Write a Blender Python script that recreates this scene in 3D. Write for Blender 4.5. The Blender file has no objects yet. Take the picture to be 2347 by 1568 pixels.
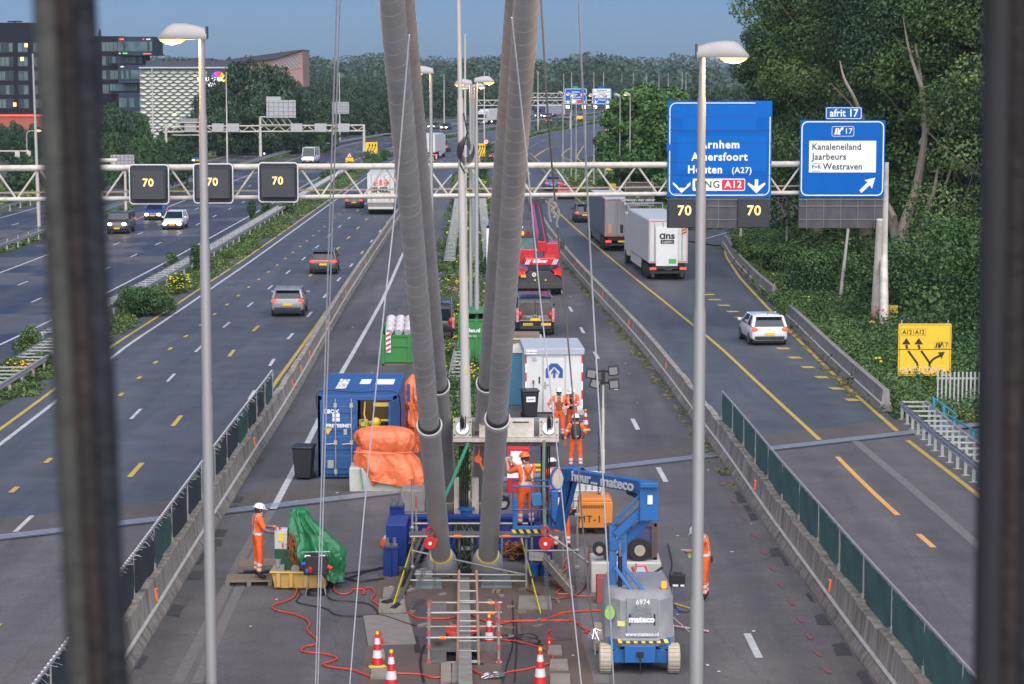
import bpy, math, random
import numpy as np
from mathutils import Vector, Matrix, noise as mnoise
R = math.radians
PI = math.pi
sc = bpy.context.scene
COL = sc.collection
random.seed(7)

# ---------------------------------------------------------------- camera
F, CX, CY, YH, CAMZ = 5350.0, 1173.5, 784.0, 165.0, 11.0
PITCH = math.atan((CY - YH) / F)
cd = bpy.data.cameras.new("camera")
cam = bpy.data.objects.new("camera", cd)
COL.objects.link(cam)
cam.location = (0, 0, CAMZ)
cam.rotation_euler = (PI / 2 - PITCH, 0, 0)
cd.sensor_width = 36.0
cd.lens = 36.0 * F / 2347.0
cd.clip_start, cd.clip_end = 0.1, 12000
cd.dof.use_dof = True
cd.dof.focus_distance = 75.0
cd.dof.aperture_fstop = 7.0
sc.camera = cam
# ---------------------------------------------------------------- world, sun, exposure
w = bpy.data.worlds.new("World"); sc.world = w
w.use_nodes = True
nt = w.node_tree
SUN_EL, SUN_AZ = R(48), R(170)      # soft light from behind the camera, to the right
sky = nt.nodes.new("ShaderNodeTexSky")
sky.sky_type = 'NISHITA'; sky.sun_disc = False
sky.sun_elevation = SUN_EL; sky.sun_rotation = SUN_AZ
sky.air_density = 1.0; sky.dust_density = 0.5; sky.ozone_density = 10.0
bg = nt.nodes["Background"]
hue = nt.nodes.new("ShaderNodeMix"); hue.data_type = 'RGBA'; hue.blend_type = 'MULTIPLY'; hue.inputs[0].default_value = 1.0
hue.inputs[7].default_value = (0.31, 0.405, 0.60, 1)      # dusk blue
nt.links.new(sky.outputs[0], hue.inputs[6]); nt.links.new(hue.outputs[2], bg.inputs[0])
bg.inputs[1].default_value = 0.05
sd = bpy.data.lights.new("sun", 'SUN'); so = bpy.data.objects.new("sun", sd); COL.objects.link(so)
sd.energy = 2.0; sd.angle = R(95); sd.color = (1.0, 0.96, 0.92)
so.rotation_euler = (PI / 2 - SUN_EL, 0, PI - SUN_AZ); so.location = (0, 0, 60)
sc.view_settings.view_transform = 'Standard'; sc.view_settings.look = 'None'
sc.view_settings.gamma = 1.0; sc.view_settings.exposure = 1.6
sc.cycles.max_bounces = 6
sc.cycles.diffuse_bounces = 3
sc.cycles.glossy_bounces = 3
sc.cycles.transmission_bounces = 4
sc.cycles.transparent_max_bounces = 8
sc.cycles.caustics_reflective = False; sc.cycles.caustics_refractive = False
sc.cycles.use_denoising = True

# ---------------------------------------------------------------- mapping from picture directions to the terrain
def zg(Y):
    if Y < 80: return -0.02 * Y
    if Y < 180: return -1.6 - 0.02 * (Y - 80) + 0.0001 * (Y - 80) ** 2
    return -2.6
_c, _s = math.cos(PITCH), math.sin(PITCH)
def ray(x, y):
    v = (CY - y) / F; h = (x - CX) / F
    Yc = _c + _s * v; Zc = -_s + _c * v
    return h / Yc, Zc / Yc
def P(x, y, D):
    h, z = ray(x, y)
    return Vector((h * D, D, CAMZ + z * D))
def G(x, y, up=0.0):
    h, z = ray(x, y)
    lo, hi = 5.0, 6000.0
    for _ in range(60):
        m = 0.5 * (lo + hi)
        if CAMZ + z * m > zg(m): lo = m
        else: hi = m
    D = lo
    return Vector((h * D, D, zg(D) + up))
def sc_at(D): return F / D

# ---------------------------------------------------------------- materials
MATS = {}
def M(name, col=(0.5, 0.5, 0.5), rough=0.6, metal=0.0, var=0.12, vs=3.0, bump=0.0, bs=40.0, emit=None, es=1.0,
      spec=0.5, stretch=(1, 1, 1), dirt=None, dirt_amt=0.5, alpha=1.0, coat=0.0, vary=False):
    if name in MATS: return MATS[name]
    m = bpy.data.materials.new(name); m.use_nodes = True
    n, l = m.node_tree.nodes, m.node_tree.links
    b = n["Principled BSDF"]
    b.inputs["Roughness"].default_value = rough
    b.inputs["Metallic"].default_value = metal
    b.inputs["Specular IOR Level"].default_value = spec
    b.inputs["Coat Weight"].default_value = coat
    c4 = (col[0], col[1], col[2], 1)
    b.inputs["Base Color"].default_value = c4
    if var > 0 or dirt:
        tc = n.new("ShaderNodeTexCoord"); mp = n.new("ShaderNodeMapping")
        mp.inputs["Scale"].default_value = stretch
        l.new(tc.outputs["Object"], mp.inputs[0])
        if vary:      # every copy of a shared mesh gets its own stains
            oi = n.new("ShaderNodeObjectInfo"); sm_ = n.new("ShaderNodeMath"); sm_.operation = 'MULTIPLY'; sm_.inputs[1].default_value = 60
            l.new(oi.outputs["Random"], sm_.inputs[0]); l.new(sm_.outputs[0], mp.inputs["Location"])
        nz = n.new("ShaderNodeTexNoise"); nz.inputs["Scale"].default_value = vs
        nz.inputs["Detail"].default_value = 5; nz.inputs["Roughness"].default_value = 0.65
        l.new(mp.outputs[0], nz.inputs["Vector"])
        cr = n.new("ShaderNodeValToRGB")
        cr.color_ramp.elements[0].position = 0.3; cr.color_ramp.elements[1].position = 0.7
        if dirt:
            cr.color_ramp.elements[0].color = tuple(dirt[i] * dirt_amt + col[i] * (1 - dirt_amt) for i in range(3)) + (1,)
            cr.color_ramp.elements[1].color = c4
        else:
            cr.color_ramp.elements[0].color = tuple(max(0, c * (1 - var)) for c in col) + (1,)
            cr.color_ramp.elements[1].color = tuple(min(1, c * (1 + var)) for c in col) + (1,)
        l.new(nz.outputs[0], cr.inputs[0]); l.new(cr.outputs[0], b.inputs["Base Color"])
    if bump > 0:
        tc2 = n.new("ShaderNodeTexCoord")
        n2 = n.new("ShaderNodeTexNoise"); n2.inputs["Scale"].default_value = bs; n2.inputs["Detail"].default_value = 3
        l.new(tc2.outputs["Object"], n2.inputs["Vector"])
        bp = n.new("ShaderNodeBump"); bp.inputs["Strength"].default_value = bump; bp.inputs["Distance"].default_value = 0.02
        l.new(n2.outputs[0], bp.inputs["Height"]); l.new(bp.outputs[0], b.inputs["Normal"])
    if emit:
        b.inputs["Emission Color"].default_value = (emit[0], emit[1], emit[2], 1)
        b.inputs["Emission Strength"].default_value = es
    MATS[name] = m
    return m

# ---------------------------------------------------------------- mesh builder
class MB:
    def __init__(s): s.v = []; s.f = []
    def add(s, vs, fs):
        o = len(s.v); s.v += [tuple(v) for v in vs]; s.f += [tuple(i + o for i in f) for f in fs]; return s
    def box(s, c, d, rz=0, rx=0, ry=0, tx=1.0, ty=1.0):
        hx, hy, hz = d[0] / 2, d[1] / 2, d[2] / 2
        vs = [Vector((sx * hx * (tx if sz > 0 else 1), sy * hy * (ty if sz > 0 else 1), sz * hz)) for sz in (-1, 1) for sy in (-1, 1) for sx in (-1, 1)]
        if rz or rx or ry:
            m = Matrix.Rotation(rz, 3, 'Z') @ Matrix.Rotation(ry, 3, 'Y') @ Matrix.Rotation(rx, 3, 'X')
            vs = [m @ v for v in vs]
        vs = [v + Vector(c) for v in vs]
        return s.add(vs, [(0, 2, 3, 1), (4, 5, 7, 6), (0, 1, 5, 4), (2, 6, 7, 3), (0, 4, 6, 2), (1, 3, 7, 5)])
    def bx(s, x0, x1, y0, y1, z0, z1):
        return s.box(((x0 + x1) / 2, (y0 + y1) / 2, (z0 + z1) / 2), (abs(x1 - x0), abs(y1 - y0), abs(z1 - z0)))
    def beam(s, a, b, wd, ht=None, up=(0, 0, 1)):
        a = Vector(a); b = Vector(b); ht = ht or wd
        d = (b - a); L = d.length
        if L < 1e-6: return s
        d /= L; u = Vector(up)
        if abs(d.dot(u)) > 0.98: u = Vector((0, 1, 0)) if abs(d.y) < .9 else Vector((1, 0, 0))
        r = d.cross(u).normalized(); u = r.cross(d)
        vs = [p + r * (i * wd / 2) + u * (j * ht / 2) for p in (a, b) for (i, j) in ((-1, -1), (1, -1), (1, 1), (-1, 1))]
        return s.add(vs, [(3, 2, 1, 0), (4, 5, 6, 7), (0, 1, 5, 4), (1, 2, 6, 5), (2, 3, 7, 6), (3, 0, 4, 7)])
    def tube(s, pts, r, n=8, caps=True):
        pts = [Vector(p) for p in pts]
        rs = r if isinstance(r, (list, tuple)) else [r] * len(pts)
        o = len(s.v); prev = None
        for i, p in enumerate(pts):
            if i == 0: d = pts[1] - p
            elif i == len(pts) - 1: d = p - pts[i - 1]
            else: d = (pts[i + 1] - p).normalized() + (p - pts[i - 1]).normalized()
            if d.length < 1e-9: d = Vector((0, 0, 1))
            d.normalize()
            if prev is None:
                u = Vector((0, 0, 1)) if abs(d.z) < .9 else Vector((1, 0, 0))
                a = d.cross(u).normalized()
            else:
                a = (prev - d * prev.dot(d))
                a = a.normalized() if a.length > 1e-6 else d.orthogonal().normalized()
            prev = a; b = d.cross(a)
            for k in range(n):
                t = 2 * PI * k / n
                s.v.append(tuple(p + (a * math.cos(t) + b * math.sin(t)) * rs[i]))
        for i in range(len(pts) - 1):
            for k in range(n):
                k2 = (k + 1) % n
                s.f.append((o + i * n + k, o + i * n + k2, o + (i + 1) * n + k2, o + (i + 1) * n + k))
        if caps:
            s.f.append(tuple(o + k for k in reversed(range(n))))
            s.f.append(tuple(o + (len(pts) - 1) * n + k for k in range(n)))
        return s
    def cyl(s, a, b, r0, r1=None, n=16): return s.tube([a, b], [r0, r0 if r1 is None else r1], n)
    def ball(s, c, r, n=10, m=7, sx=1, sy=1, sz=1):
        o = len(s.v); c = Vector(c)
        for i in range(m + 1):
            ph = PI * i / m
            for k in range(n):
                t = 2 * PI * k / n
                s.v.append((c.x + r * sx * math.sin(ph) * math.cos(t), c.y + r * sy * math.sin(ph) * math.sin(t), c.z + r * sz * math.cos(ph)))
        for i in range(m):
            for k in range(n):
                s.f.append((o + i * n + k, o + (i + 1) * n + k, o + (i + 1) * n + (k + 1) % n, o + i * n + (k + 1) % n))
        return s
    def prism(s, poly, y0, y1, axis='y'):
        """poly of (u,v) points; extruded along an axis: 'y' -> (u, y, v); 'x' -> (x, u, v); 'z' -> (u, v, z)"""
        n = len(poly)
        def mk(u, v, t): return {'y': (u, t, v), 'x': (t, u, v), 'z': (u, v, t)}[axis]
        vs = [mk(u, v, y0) for u, v in poly] + [mk(u, v, y1) for u, v in poly]
        fs = [tuple(range(n)), tuple(reversed(range(n, 2 * n)))] + [(i, i + n, (i + 1) % n + n, (i + 1) % n) for i in range(n)]
        return s.add(vs, fs)
    def loft(s, rings, closed=True, caps=True):
        o = len(s.v); n = len(rings[0])
        for r_ in rings: s.v += [tuple(p) for p in r_]
        for i in range(len(rings) - 1):
            for k in range(n if closed else n - 1):
                k2 = (k + 1) % n
                s.f.append((o + i * n + k, o + i * n + k2, o + (i + 1) * n + k2, o + (i + 1) * n + k))
        if caps and closed:
            s.f.append(tuple(o + k for k in reversed(range(n)))); s.f.append(tuple(o + (len(rings) - 1) * n + k for k in range(n)))
        return s
    def quad(s, a, b, c, d): return s.add([a, b, c, d], [(0, 1, 2, 3)])
    def build(s, name, mat, parent=None, bev=0.0, smooth=True, mw=None):
        me = bpy.data.meshes.new(name)
        me.from_pydata(s.v, [], s.f); me.update()
        if mat is not None:
            for m_ in (mat if isinstance(mat, (list, tuple)) else [mat]): me.materials.append(m_)
        import bmesh
        bm = bmesh.new(); bm.from_mesh(me)
        bmesh.ops.recalc_face_normals(bm, faces=bm.faces); bm.to_mesh(me); bm.free()
        if smooth:
            me.polygons.foreach_set("use_smooth", [True] * len(me.polygons))
            me.set_sharp_from_angle(angle=R(38))
        o = bpy.data.objects.new(name, me); COL.objects.link(o)
        if parent is not None: o.parent = parent
        if mw is not None: o.matrix_local = mw
        if bev > 0:
            b = o.modifiers.new("bevel", 'BEVEL'); b.width = bev; b.segments = 2; b.limit_method = 'ANGLE'; b.angle_limit = R(40)
        return o

def tag(o, label=None, cat=None, group=None, kind=None):
    if label: o["label"] = label
    if cat: o["category"] = cat
    if group: o["group"] = group
    if kind: o["kind"] = kind
    return o
def E(name, label, cat, loc, rz=0, group=None):
    o = bpy.data.objects.new(name, None); COL.objects.link(o)
    o.empty_display_size = 0.3
    o.location = loc; o.rotation_euler = (0, 0, rz)
    return tag(o, label, cat, group)
def copy_tree(src, loc=None, rz=None, label=None, scale=None, parent=None):
    c = src.copy(); COL.objects.link(c)
    if parent is not None: c.parent = parent
    if loc is not None: c.location = loc
    if rz is not None: c.rotation_euler = (0, 0, rz)
    if scale is not None: c.scale = scale
    if label: c["label"] = label
    for ch in list(src.children):
        copy_tree(ch, parent=c)
    return c
def text(s, size, mat, parent, loc, rot=(PI / 2, 0, 0), name="lettering", ext=0.004, bold=0.0, align='CENTER', sx=1.0, spacing=1.0):
    cu = bpy.data.curves.new(name, 'FONT'); cu.body = s; cu.size = size; cu.extrude = ext; cu.offset = bold
    cu.align_x = align; cu.align_y = 'CENTER'; cu.space_character = spacing; cu.resolution_u = 3
    t = bpy.data.objects.new(name, cu); COL.objects.link(t)
    dg = bpy.context.evaluated_depsgraph_get()
    me = bpy.data.meshes.new_from_object(t.evaluated_get(dg))
    bpy.data.objects.remove(t); bpy.data.curves.remove(cu)
    me.materials.clear(); me.materials.append(mat)
    o = bpy.data.objects.new(name, me); COL.objects.link(o)
    o.parent = parent; o.location = loc; o.rotation_euler = rot; o.scale = (sx, 1, 1)
    return o
def interp(x, xs, ys): return float(np.interp(x, xs, ys))
def smooth_pts(pts, k=6):
    """Catmull-Rom through points"""
    pts = [Vector(p) for p in pts]; out = []
    for i in range(len(pts) - 1):
        p0 = pts[max(0, i - 1)]; p1 = pts[i]; p2 = pts[i + 1]; p3 = pts[min(len(pts) - 1, i + 2)]
        for j in range(k):
            t = j / k
            out.append(0.5 * ((2 * p1) + (p2 - p0) * t + (2 * p0 - 5 * p1 + 4 * p2 - p3) * t * t + (3 * p1 - p0 - 3 * p2 + p3) * t ** 3))
    out.append(pts[-1]); return out
def resample(pts, step):
    pts = [Vector(p) for p in pts]; out = [pts[0]]; acc = 0.0
    for a, b in zip(pts, pts[1:]):
        L = (b - a).length; t = step - acc
        while t <= L:
            out.append(a + (b - a) * (t / L)); t += step
        acc = (acc + L) % step
    return out

def asphalt(name,col,dark,rough=0.75,patch=None,track=0.25,ang=0.0,grain=0.35):
 m=bpy.data.materials.new(name);m.use_nodes=True
 n,l=m.node_tree.nodes,m.node_tree.links
 b=n["Principled BSDF"]
 tc=n.new("ShaderNodeTexCoord")
 def nz(scale,vec,det=4,rg=.6):
  t=n.new("ShaderNodeTexNoise");t.inputs["Scale"].default_value=scale;t.inputs["Detail"].default_value=det
  t.inputs["Roughness"].default_value=rg;l.new(vec,t.inputs["Vector"]);return t.outputs[0]
 mp=n.new("ShaderNodeMapping");mp.inputs["Rotation"].default_value=(0,0,ang);mp.inputs["Scale"].default_value=(1.0,0.05,1)
 l.new(tc.outputs["Object"],mp.inputs[0])
 streak=nz(0.75,mp.outputs[0],3);fine=nz(14,tc.outputs["Object"],4,.8);big=nz(0.09,tc.outputs["Object"],4)
 def mix(fac,a,bb,mode='MIX'):
  x=n.new("ShaderNodeMix");x.data_type='RGBA';x.blend_type=mode
  if isinstance(fac,float):x.inputs[0].default_value=fac
  else:l.new(fac,x.inputs[0])
  for sock,val in((x.inputs[6],a),(x.inputs[7],bb)):
   if isinstance(val,tuple):sock.default_value=val
   else:l.new(val,sock)
  return x.outputs[2]
 def ramp(src,p0,p1,c0=(0,0,0,1),c1=(1,1,1,1)):
  r=n.new("ShaderNodeValToRGB");r.color_ramp.elements[0].position=p0;r.color_ramp.elements[1].position=p1
  r.color_ramp.elements[0].color=c0;r.color_ramp.elements[1].color=c1;l.new(src,r.inputs[0]);return r.outputs[0]
 c=mix(ramp(streak,.38,.66),tuple(dark)+(1,),tuple(col)+(1,))
 if patch:c=mix(ramp(big,.5,.56),c,tuple(patch)+(1,))
 vo=n.new("ShaderNodeTexVoronoi");vo.feature='DISTANCE_TO_EDGE';vo.inputs["Scale"].default_value=.16
 mw_=n.new("ShaderNodeMapping");mw_.inputs["Scale"].default_value=(1,.3,1);l.new(tc.outputs["Object"],mw_.inputs[0])
 wn_=n.new("ShaderNodeTexNoise");wn_.inputs["Scale"].default_value=1.3;wn_.inputs["Detail"].default_value=6;l.new(tc.outputs["Object"],wn_.inputs["Vector"])
 ad_=n.new("ShaderNodeMixRGB");ad_.blend_type='ADD';ad_.inputs[0].default_value=.35;l.new(mw_.outputs[0],ad_.inputs[1]);l.new(wn_.outputs[1],ad_.inputs[2]);l.new(ad_.outputs[0],vo.inputs["Vector"])
 c=mix(ramp(vo.outputs["Distance"],.001,.005,(.22,.22,.22,1),(0,0,0,1)),c,(.02,.022,.026,1))
 blot=nz(.5,tc.outputs["Object"],6,.7);c=mix(1.0,c,ramp(blot,.35,.68,(.80,.79,.78,1),(1.12,1.12,1.12,1)),'MULTIPLY')
 g=ramp(fine,.3,.7,(1-grain,)*3+(1,),(1+grain*.6,)*3+(1,))
 c=mix(1.0,c,g,'MULTIPLY')
 l.new(c,b.inputs["Base Color"])
 rr=n.new("ShaderNodeMapRange");rr.inputs[3].default_value=rough-.18;rr.inputs[4].default_value=rough+.1
 l.new(streak,rr.inputs[0]);l.new(rr.outputs[0],b.inputs["Roughness"])
 bp=n.new("ShaderNodeBump");bp.inputs["Strength"].default_value=.35;bp.inputs["Distance"].default_value=.01
 l.new(fine,bp.inputs["Height"]);l.new(bp.outputs[0],b.inputs["Normal"])
 return m
A_main=asphalt("asphalt_main",(.086,.098,.110),(.064,.075,.087),.66)
A_far=asphalt("asphalt_wet",(.070,.070,.072),(.036,.037,.040),.50,patch=(.105,.10,.092))
A_site=asphalt("asphalt_site",(.108,.106,.114),(.070,.070,.078),.82)
A_deck=asphalt("asphalt_deck",(.122,.116,.120),(.086,.082,.086),.85)
GR=M("ground_grass",(.045,.062,.022),.95,var=.4,vs=.6,bump=.5,bs=6)
WHITE_L=M("line_white",(.52,.53,.54),.6,dirt=(.2,.2,.21),dirt_amt=.55,vs=2.2)
YEL_L=M("line_yellow",(.50,.37,.06),.6,dirt=(.25,.2,.08),dirt_amt=.5,vs=2.0)
ORG_L=M("line_orange",(.62,.33,.09),.6,var=.1)
WORN_L=M("line_worn",(.16,.15,.145),.8,dirt=(.10,.09,.09),dirt_amt=.8,vs=6)
_ys=sorted(set([-40,-10,0,20,40]+list(range(50,200,6))+[220,300,420,600,800,1100,1600,2400,4500,9000]))
def sheet(name,XL,XR,y0,y1,up,mat,nx=1,label=None,kind='structure',parent=None,step=None):
 ys=[y0]+[y for y in _ys if y0<y<y1]+[y1]
 if step:
  ys=list(np.arange(y0,y1,step))+[y1]
 mb=MB()
 for i,Y in enumerate(ys):
  a=XL(Y)if callable(XL)else XL;b=XR(Y)if callable(XR)else XR
  for k in range(nx+1):
   mb.v.append((a+(b-a)*k/nx,Y,zg(Y)+up))
 for i in range(len(ys)-1):
  for k in range(nx):
   o=i*(nx+1)+k
   mb.f.append((o,o+1,o+nx+2,o+nx+1))
 ob=mb.build(name,mat,parent,smooth=False)
 if parent is None:tag(ob,label,None,None,kind)
 return ob
def poly_sheet(name,pts,up,mat,parent=None,label=None):
 mb=MB();mb.add([(p.x,p.y,zg(p.y)+up)for p in pts],[tuple(range(len(pts)))])
 ob=mb.build(name,mat,parent,smooth=False)
 if parent is None:tag(ob,label,None,None,'structure')
 return ob
def curve(ys,xs):return lambda Y:interp(Y,ys,xs)
def pixcurve(pts):
 g=sorted([(G(x,y).y,G(x,y).x)for x,y in pts]);ys=[a for a,b in g];xs=[b for a,b in g]
 def f(Y):
  if Y<ys[0]:return xs[0]+(xs[1]-xs[0])/(ys[1]-ys[0])*(Y-ys[0])
  return interp(Y,ys,xs)
 return f
M1=curve([30,60,110,300,370,470,568,627,774,900,1050,1400],[-18.6,-19.9,-21.4,-21.6,-20.9,-16.1,-3.5,5.7,30,56,95,200])
M2=curve([30,110,320,404,491,611,693,774,900,1050,1400],[-37.5,-39,-39,-36.7,-27,-12,-2,13,39,76,180])
M3=curve([30,110,225,334,428,475,543,650,742,900,1050,1400],[-50.5,-50.5,-49.5,-50,-46.4,-39.5,-29,-16,1.5,27,64,165])
M0=curve([30,60,98,165,308,380,415,455,509,578,655,706,800,900,1050,1400],[-1.2,-1.3,-2.1,-3.3,-5.4,-4.6,-3.3,-1.1,3.7,13.7,25,34,50,74,115,225])
sh=sheet("ground",-1500,1500,-40,9000,-0.08,GR,nx=8,label="grassy ground under and around the motorways")
def polycurve(pts,deg=3,sl_=0.0):
 f=pixcurve(pts);y0=G(*pts[0]).y;g=lambda Y:sum(f(Y*(1+t))*w_ for t,w_ in((-.16,1),(-.08,2),(0,3),(.08,2),(.16,1)))/9
 return lambda Y:g(Y)if Y>y0*1.1 else g(y0*1.1)+sl_*(y0*1.1-Y)
XR=pixcurve([(2700,1568),(2400,1240),(2240,1112),(2110,1010),(2028,944),(1930,852),(1820,747),(1754,682),(1690,612),(1655,572),(1560,550),(1480,530),(1400,500),(1340,462),(1290,425),(1252,396),(1300,372),(1430,345),(1470,320),(1500,296),(1560,272),(1600,262)])
road=sheet("road",lambda Y:M1(Y)+1.2,XR,-40,1400,0.0,A_main,nx=6,step=6,label="grey motorway asphalt running away from the bridge")
sheet("far_carriageway",lambda Y:M2(Y)+.7,lambda Y:M1(Y)-1.6,-40,1400,0.0,A_far,nx=2,step=6,label="damp patched asphalt of the oncoming carriageway")
sheet("outer_road",lambda Y:M3(Y)+.4,lambda Y:M2(Y)-.8,-40,1400,0.0,A_far,nx=2,step=6,label="outer asphalt carriageway beyond the double guardrail")
poly_sheet("side_road",[G(-60,470),G(82,438),G(60,412),G(-60,408)],.02,A_far,label="small side road beyond the outer guardrail")
poly_sheet("ramp_road",[G(1560,550),G(1640,562),G(1665,560),G(1690,540),G(1760,519),G(1860,497),G(1860,485),G(1760,500),G(1600,528),G(1480,529)],.012,A_main,label="ramp curving in from behind the bushes")
LB=polycurve([(303,1542),(443,1300),(568,1092),(667,932),(786,710),(836,628),(903,524),(940,470)],3,.02)
RB=polycurve([(2001,1568),(1928,1476),(1850,1344),(1767,1231),(1709,1158),(1641,1027),(1578,965),(1492,828),(1425,755),(1369,690),(1347,669),(1279,584),(1246,546),(1215,480),(1196,430),(1175,400)],3,.02)
LC=lambda Y:LB(Y)-.3
RC_=lambda Y:RB(Y)+.34
sheet("work_lanes",lambda Y:LB(Y)+.1,lambda Y:RB(Y)-.1,66,300,0.006,A_site,nx=4,step=4,label="closed asphalt lanes of the work site between concrete barriers")
JA,JB=G(0,1243),G(2060,1003)
jdir=(JB-JA);jdir.normalize()
def jy(X):return JA.y+(X-JA.x)*jdir.y/jdir.x
mb=MB()
for X in np.linspace(-26,30,29):
 Yt=jy(X);cols_=[-40,0,20,35,45,52,Yt]
 for Y in cols_:mb.v.append((X,min(Y,Yt),zg(min(Y,Yt))+.011))
for i in range(28):
 for k in range(6):o=i*7+k;mb.f.append((o,o+7,o+8,o+1))
tag(mb.build("bridge_deck",A_deck,smooth=False),"brownish grey bridge deck asphalt in front of the steel joint",kind='structure')
def strip(mb,pts,wd,up,dash=None,off=0.0,step=3.0,phase=0.0):
 """flat painted line along world points (x,y); dash=(on, period)"""
 pts=[Vector((p[0],p[1],0))for p in pts]
 d=[0.0]
 for a,b in zip(pts,pts[1:]):d.append(d[-1]+(b-a).length)
 L=d[-1]
 xs=[p.x for p in pts];ys=[p.y for p in pts]
 def at(t):return Vector((interp(t,d,xs),interp(t,d,ys),0))
 segs=[]
 if dash:
  t=-phase
  while t<L:
   a,b=max(0,t),min(L,t+dash[0])
   if b>a+.05:segs.append((a,b))
   t+=dash[1]
 else:segs=[(0,L)]
 for a,b in segs:
  n=max(1,int((b-a)/step));prev=None
  for i in range(n+1):
   t=a+(b-a)*i/n
   p=at(t);q=at(min(L,t+.3))-at(max(0,t-.3))
   if q.length<1e-6:continue
   q.normalize();nn=Vector((q.y,-q.x,0))
   l_=p+nn*(off-wd/2);r_=p+nn*(off+wd/2)
   mb.v+=[(l_.x,l_.y,zg(l_.y)+up),(r_.x,r_.y,zg(r_.y)+up)]
   k=len(mb.v)
   if prev is not None:mb.f.append((prev-2,prev-1,k-1,k-2))
   prev=k
def cpts(fn,y0,y1,dx=0.0,step=8):return[(fn(Y)+dx,Y)for Y in np.arange(y0,y1,step)]
def gp(pts):return[(G(x,y).x,G(x,y).y)for x,y in pts]
UP=.016
wl,yl=MB(),MB()
dlt=lambda Y:interp(Y,[30,45,75,83,112,150,2000],[2.8,2.4,1.6,1.3,.25,0,0])
LA=lambda Y,x:(M1(Y)+21.6 if Y>300 else dlt(Y))+x
def la(x,y0,y1):return[(LA(Y,x),Y)for Y in np.arange(y0,y1,5)]
strip(yl,la(-19.55,30,300),.17,UP)
strip(wl,la(-18.85,30,1200),.17,UP)
strip(yl,la(-16.6,40,330),.17,UP,(1.1,6),phase=2)
strip(wl,la(-15.25,40,1000),.13,UP,(3,12),phase=3)
strip(yl,la(-13.5,40,330),.17,UP,(3,12),phase=5)
strip(wl,la(-11.35,40,1000),.15,UP,(3,12),phase=9)
strip(yl,gp([(560,985),(629,881),(749,713),(802,640),(880,532),(925,470)]),.17,UP)
strip(wl,la(-8.4,330,1000),.15,UP)
strip(yl,gp([(1188,405),(1225,440),(1262,470),(1310,516),(1432,619),(1518,688),(1615,767),(1662,807),(1880,1010)]),.17,UP)
strip(yl,gp([(1316,450),(1372,497),(1440,540)]),.15,UP)
strip(yl,gp([(1740,522),(1700,535),(1672,548),(1661,566),(1664,588),(1696,637),(1772,719),(1824,774),(1933,880),(2069,1000)]),.17,UP)
strip(yl,gp([(2080,1010),(2218,1117),(2400,1262)]),.17,UP)
strip(wl,gp([(1760,512),(1700,524),(1640,541),(1600,552)]),.15,UP)
for(x,y)in[(1640,688),(1662,701),(1682,715),(1702,729),(1798,800),(1825,821),(1855,843),(1887,866),(1920,892),(1957,918),(1626,676)]:
 a=G(x-14,y);b=G(x+14,y);a.y-=.3;b.y-=.3
 yl.add([(a.x,a.y,zg(a.y)+UP),(b.x,b.y,zg(b.y)+UP),(b.x-.1,b.y+.8,zg(b.y+.8)+UP),(a.x-.1,a.y+.8,zg(a.y+.8)+UP)],[(0,1,2,3)])
strip(wl,gp([(1180,512),(1240,585),(1300,695),(1437,937),(1488,1036),(1600,1240),(1678,1385),(1740,1510)]),.16,.022,(3,12),phase=6)
strip(wl,gp([(1215,400),(1190,365),(1180,330),(1230,312),(1292,298),(1380,284),(1460,272)]),.15,UP)
strip(wl,[(M0(Y)+6.2,Y)for Y in range(400,1000,6)],.15,UP,(3,9))
strip(yl,gp([(1216,378),(1225,360),(1247,345),(1266,337)]),.3,UP)
strip(yl,gp([(1340,381),(1292,362),(1287,355),(1300,344),(1312,336)]),.22,UP)
strip(yl,gp([(1345,378),(1326,366),(1322,360),(1330,346),(1338,335)]),.22,UP)
strip(wl,gp([(1036,400),(1000,440),(960,505),(920,590),(877,688),(783,855),(721,984),(665,1095),(626,1168)]),.2,.022)
for dx,dsh in((-3.4,None),(-6.7,(3,12)),(-10,(3,12)),(-13.3,None)):
 strip(wl,cpts(M1,30,1200,dx),.17 if dsh is None else.14,UP,dsh,phase=2)
for dx,dsh in((-2.6,None),(-5.6,(3,12)),(-8.9,None)):
 strip(wl,cpts(M2,30,1200,dx),.15,UP,dsh,phase=2)
wl.build("lane_line",WHITE_L,road,smooth=False)
yl.build("work_zone_line",YEL_L,road,smooth=False)
ol=MB();strip(ol,gp([(1919,1048),(1985,1115),(2058,1182)]),.16,UP);strip(ol,gp([(2105,1225),(2140,1256)]),.16,UP)
ol.build("temporary_line",ORG_L,road,smooth=False)
wn=MB();strip(wn,gp([(624,1172),(570,1248),(487,1413),(405,1568)]),.24,UP);strip(wn,gp([(600,1240),(520,1410),(450,1568)]),.22,UP)
strip(wn,gp([(1960,1012),(2080,1112),(2235,1245),(2350,1345)]),.3,UP);strip(wn,gp([(1332,1255),(1350,1420),(1372,1568)]),.42,UP)
strip(wn,gp([(960,1120),(966,1200)]),.01,UP)
wn.build("worn_line",WORN_L,road,smooth=False)
STEEL=M("steel",(.42,.43,.44),.38,.9,var=.2,vs=4)
GALV=M("galvanised",(.50,.51,.50),.45,.55,dirt=(.33,.31,.28),dirt_amt=.5,vs=1.6)
jm=MB()
for k in range(4):strip(jm,[(X,jy(X)+.5+k*.2)for X in np.linspace(-26,30,40)],.09,.026)
joint=jm.build("expansion_joint",M("joint_steel",(.50,.53,.58),.4,.5),smooth=False)
tag(joint,"ribbed steel expansion joint crossing the whole road",kind='structure')
jb=MB();strip(jb,[(X,jy(X)+.82)for X in np.linspace(-26,30,40)],.95,.020);jb.build("joint_seal",M("rubber_seal",(.075,.078,.085),.6),joint,smooth=False)
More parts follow.
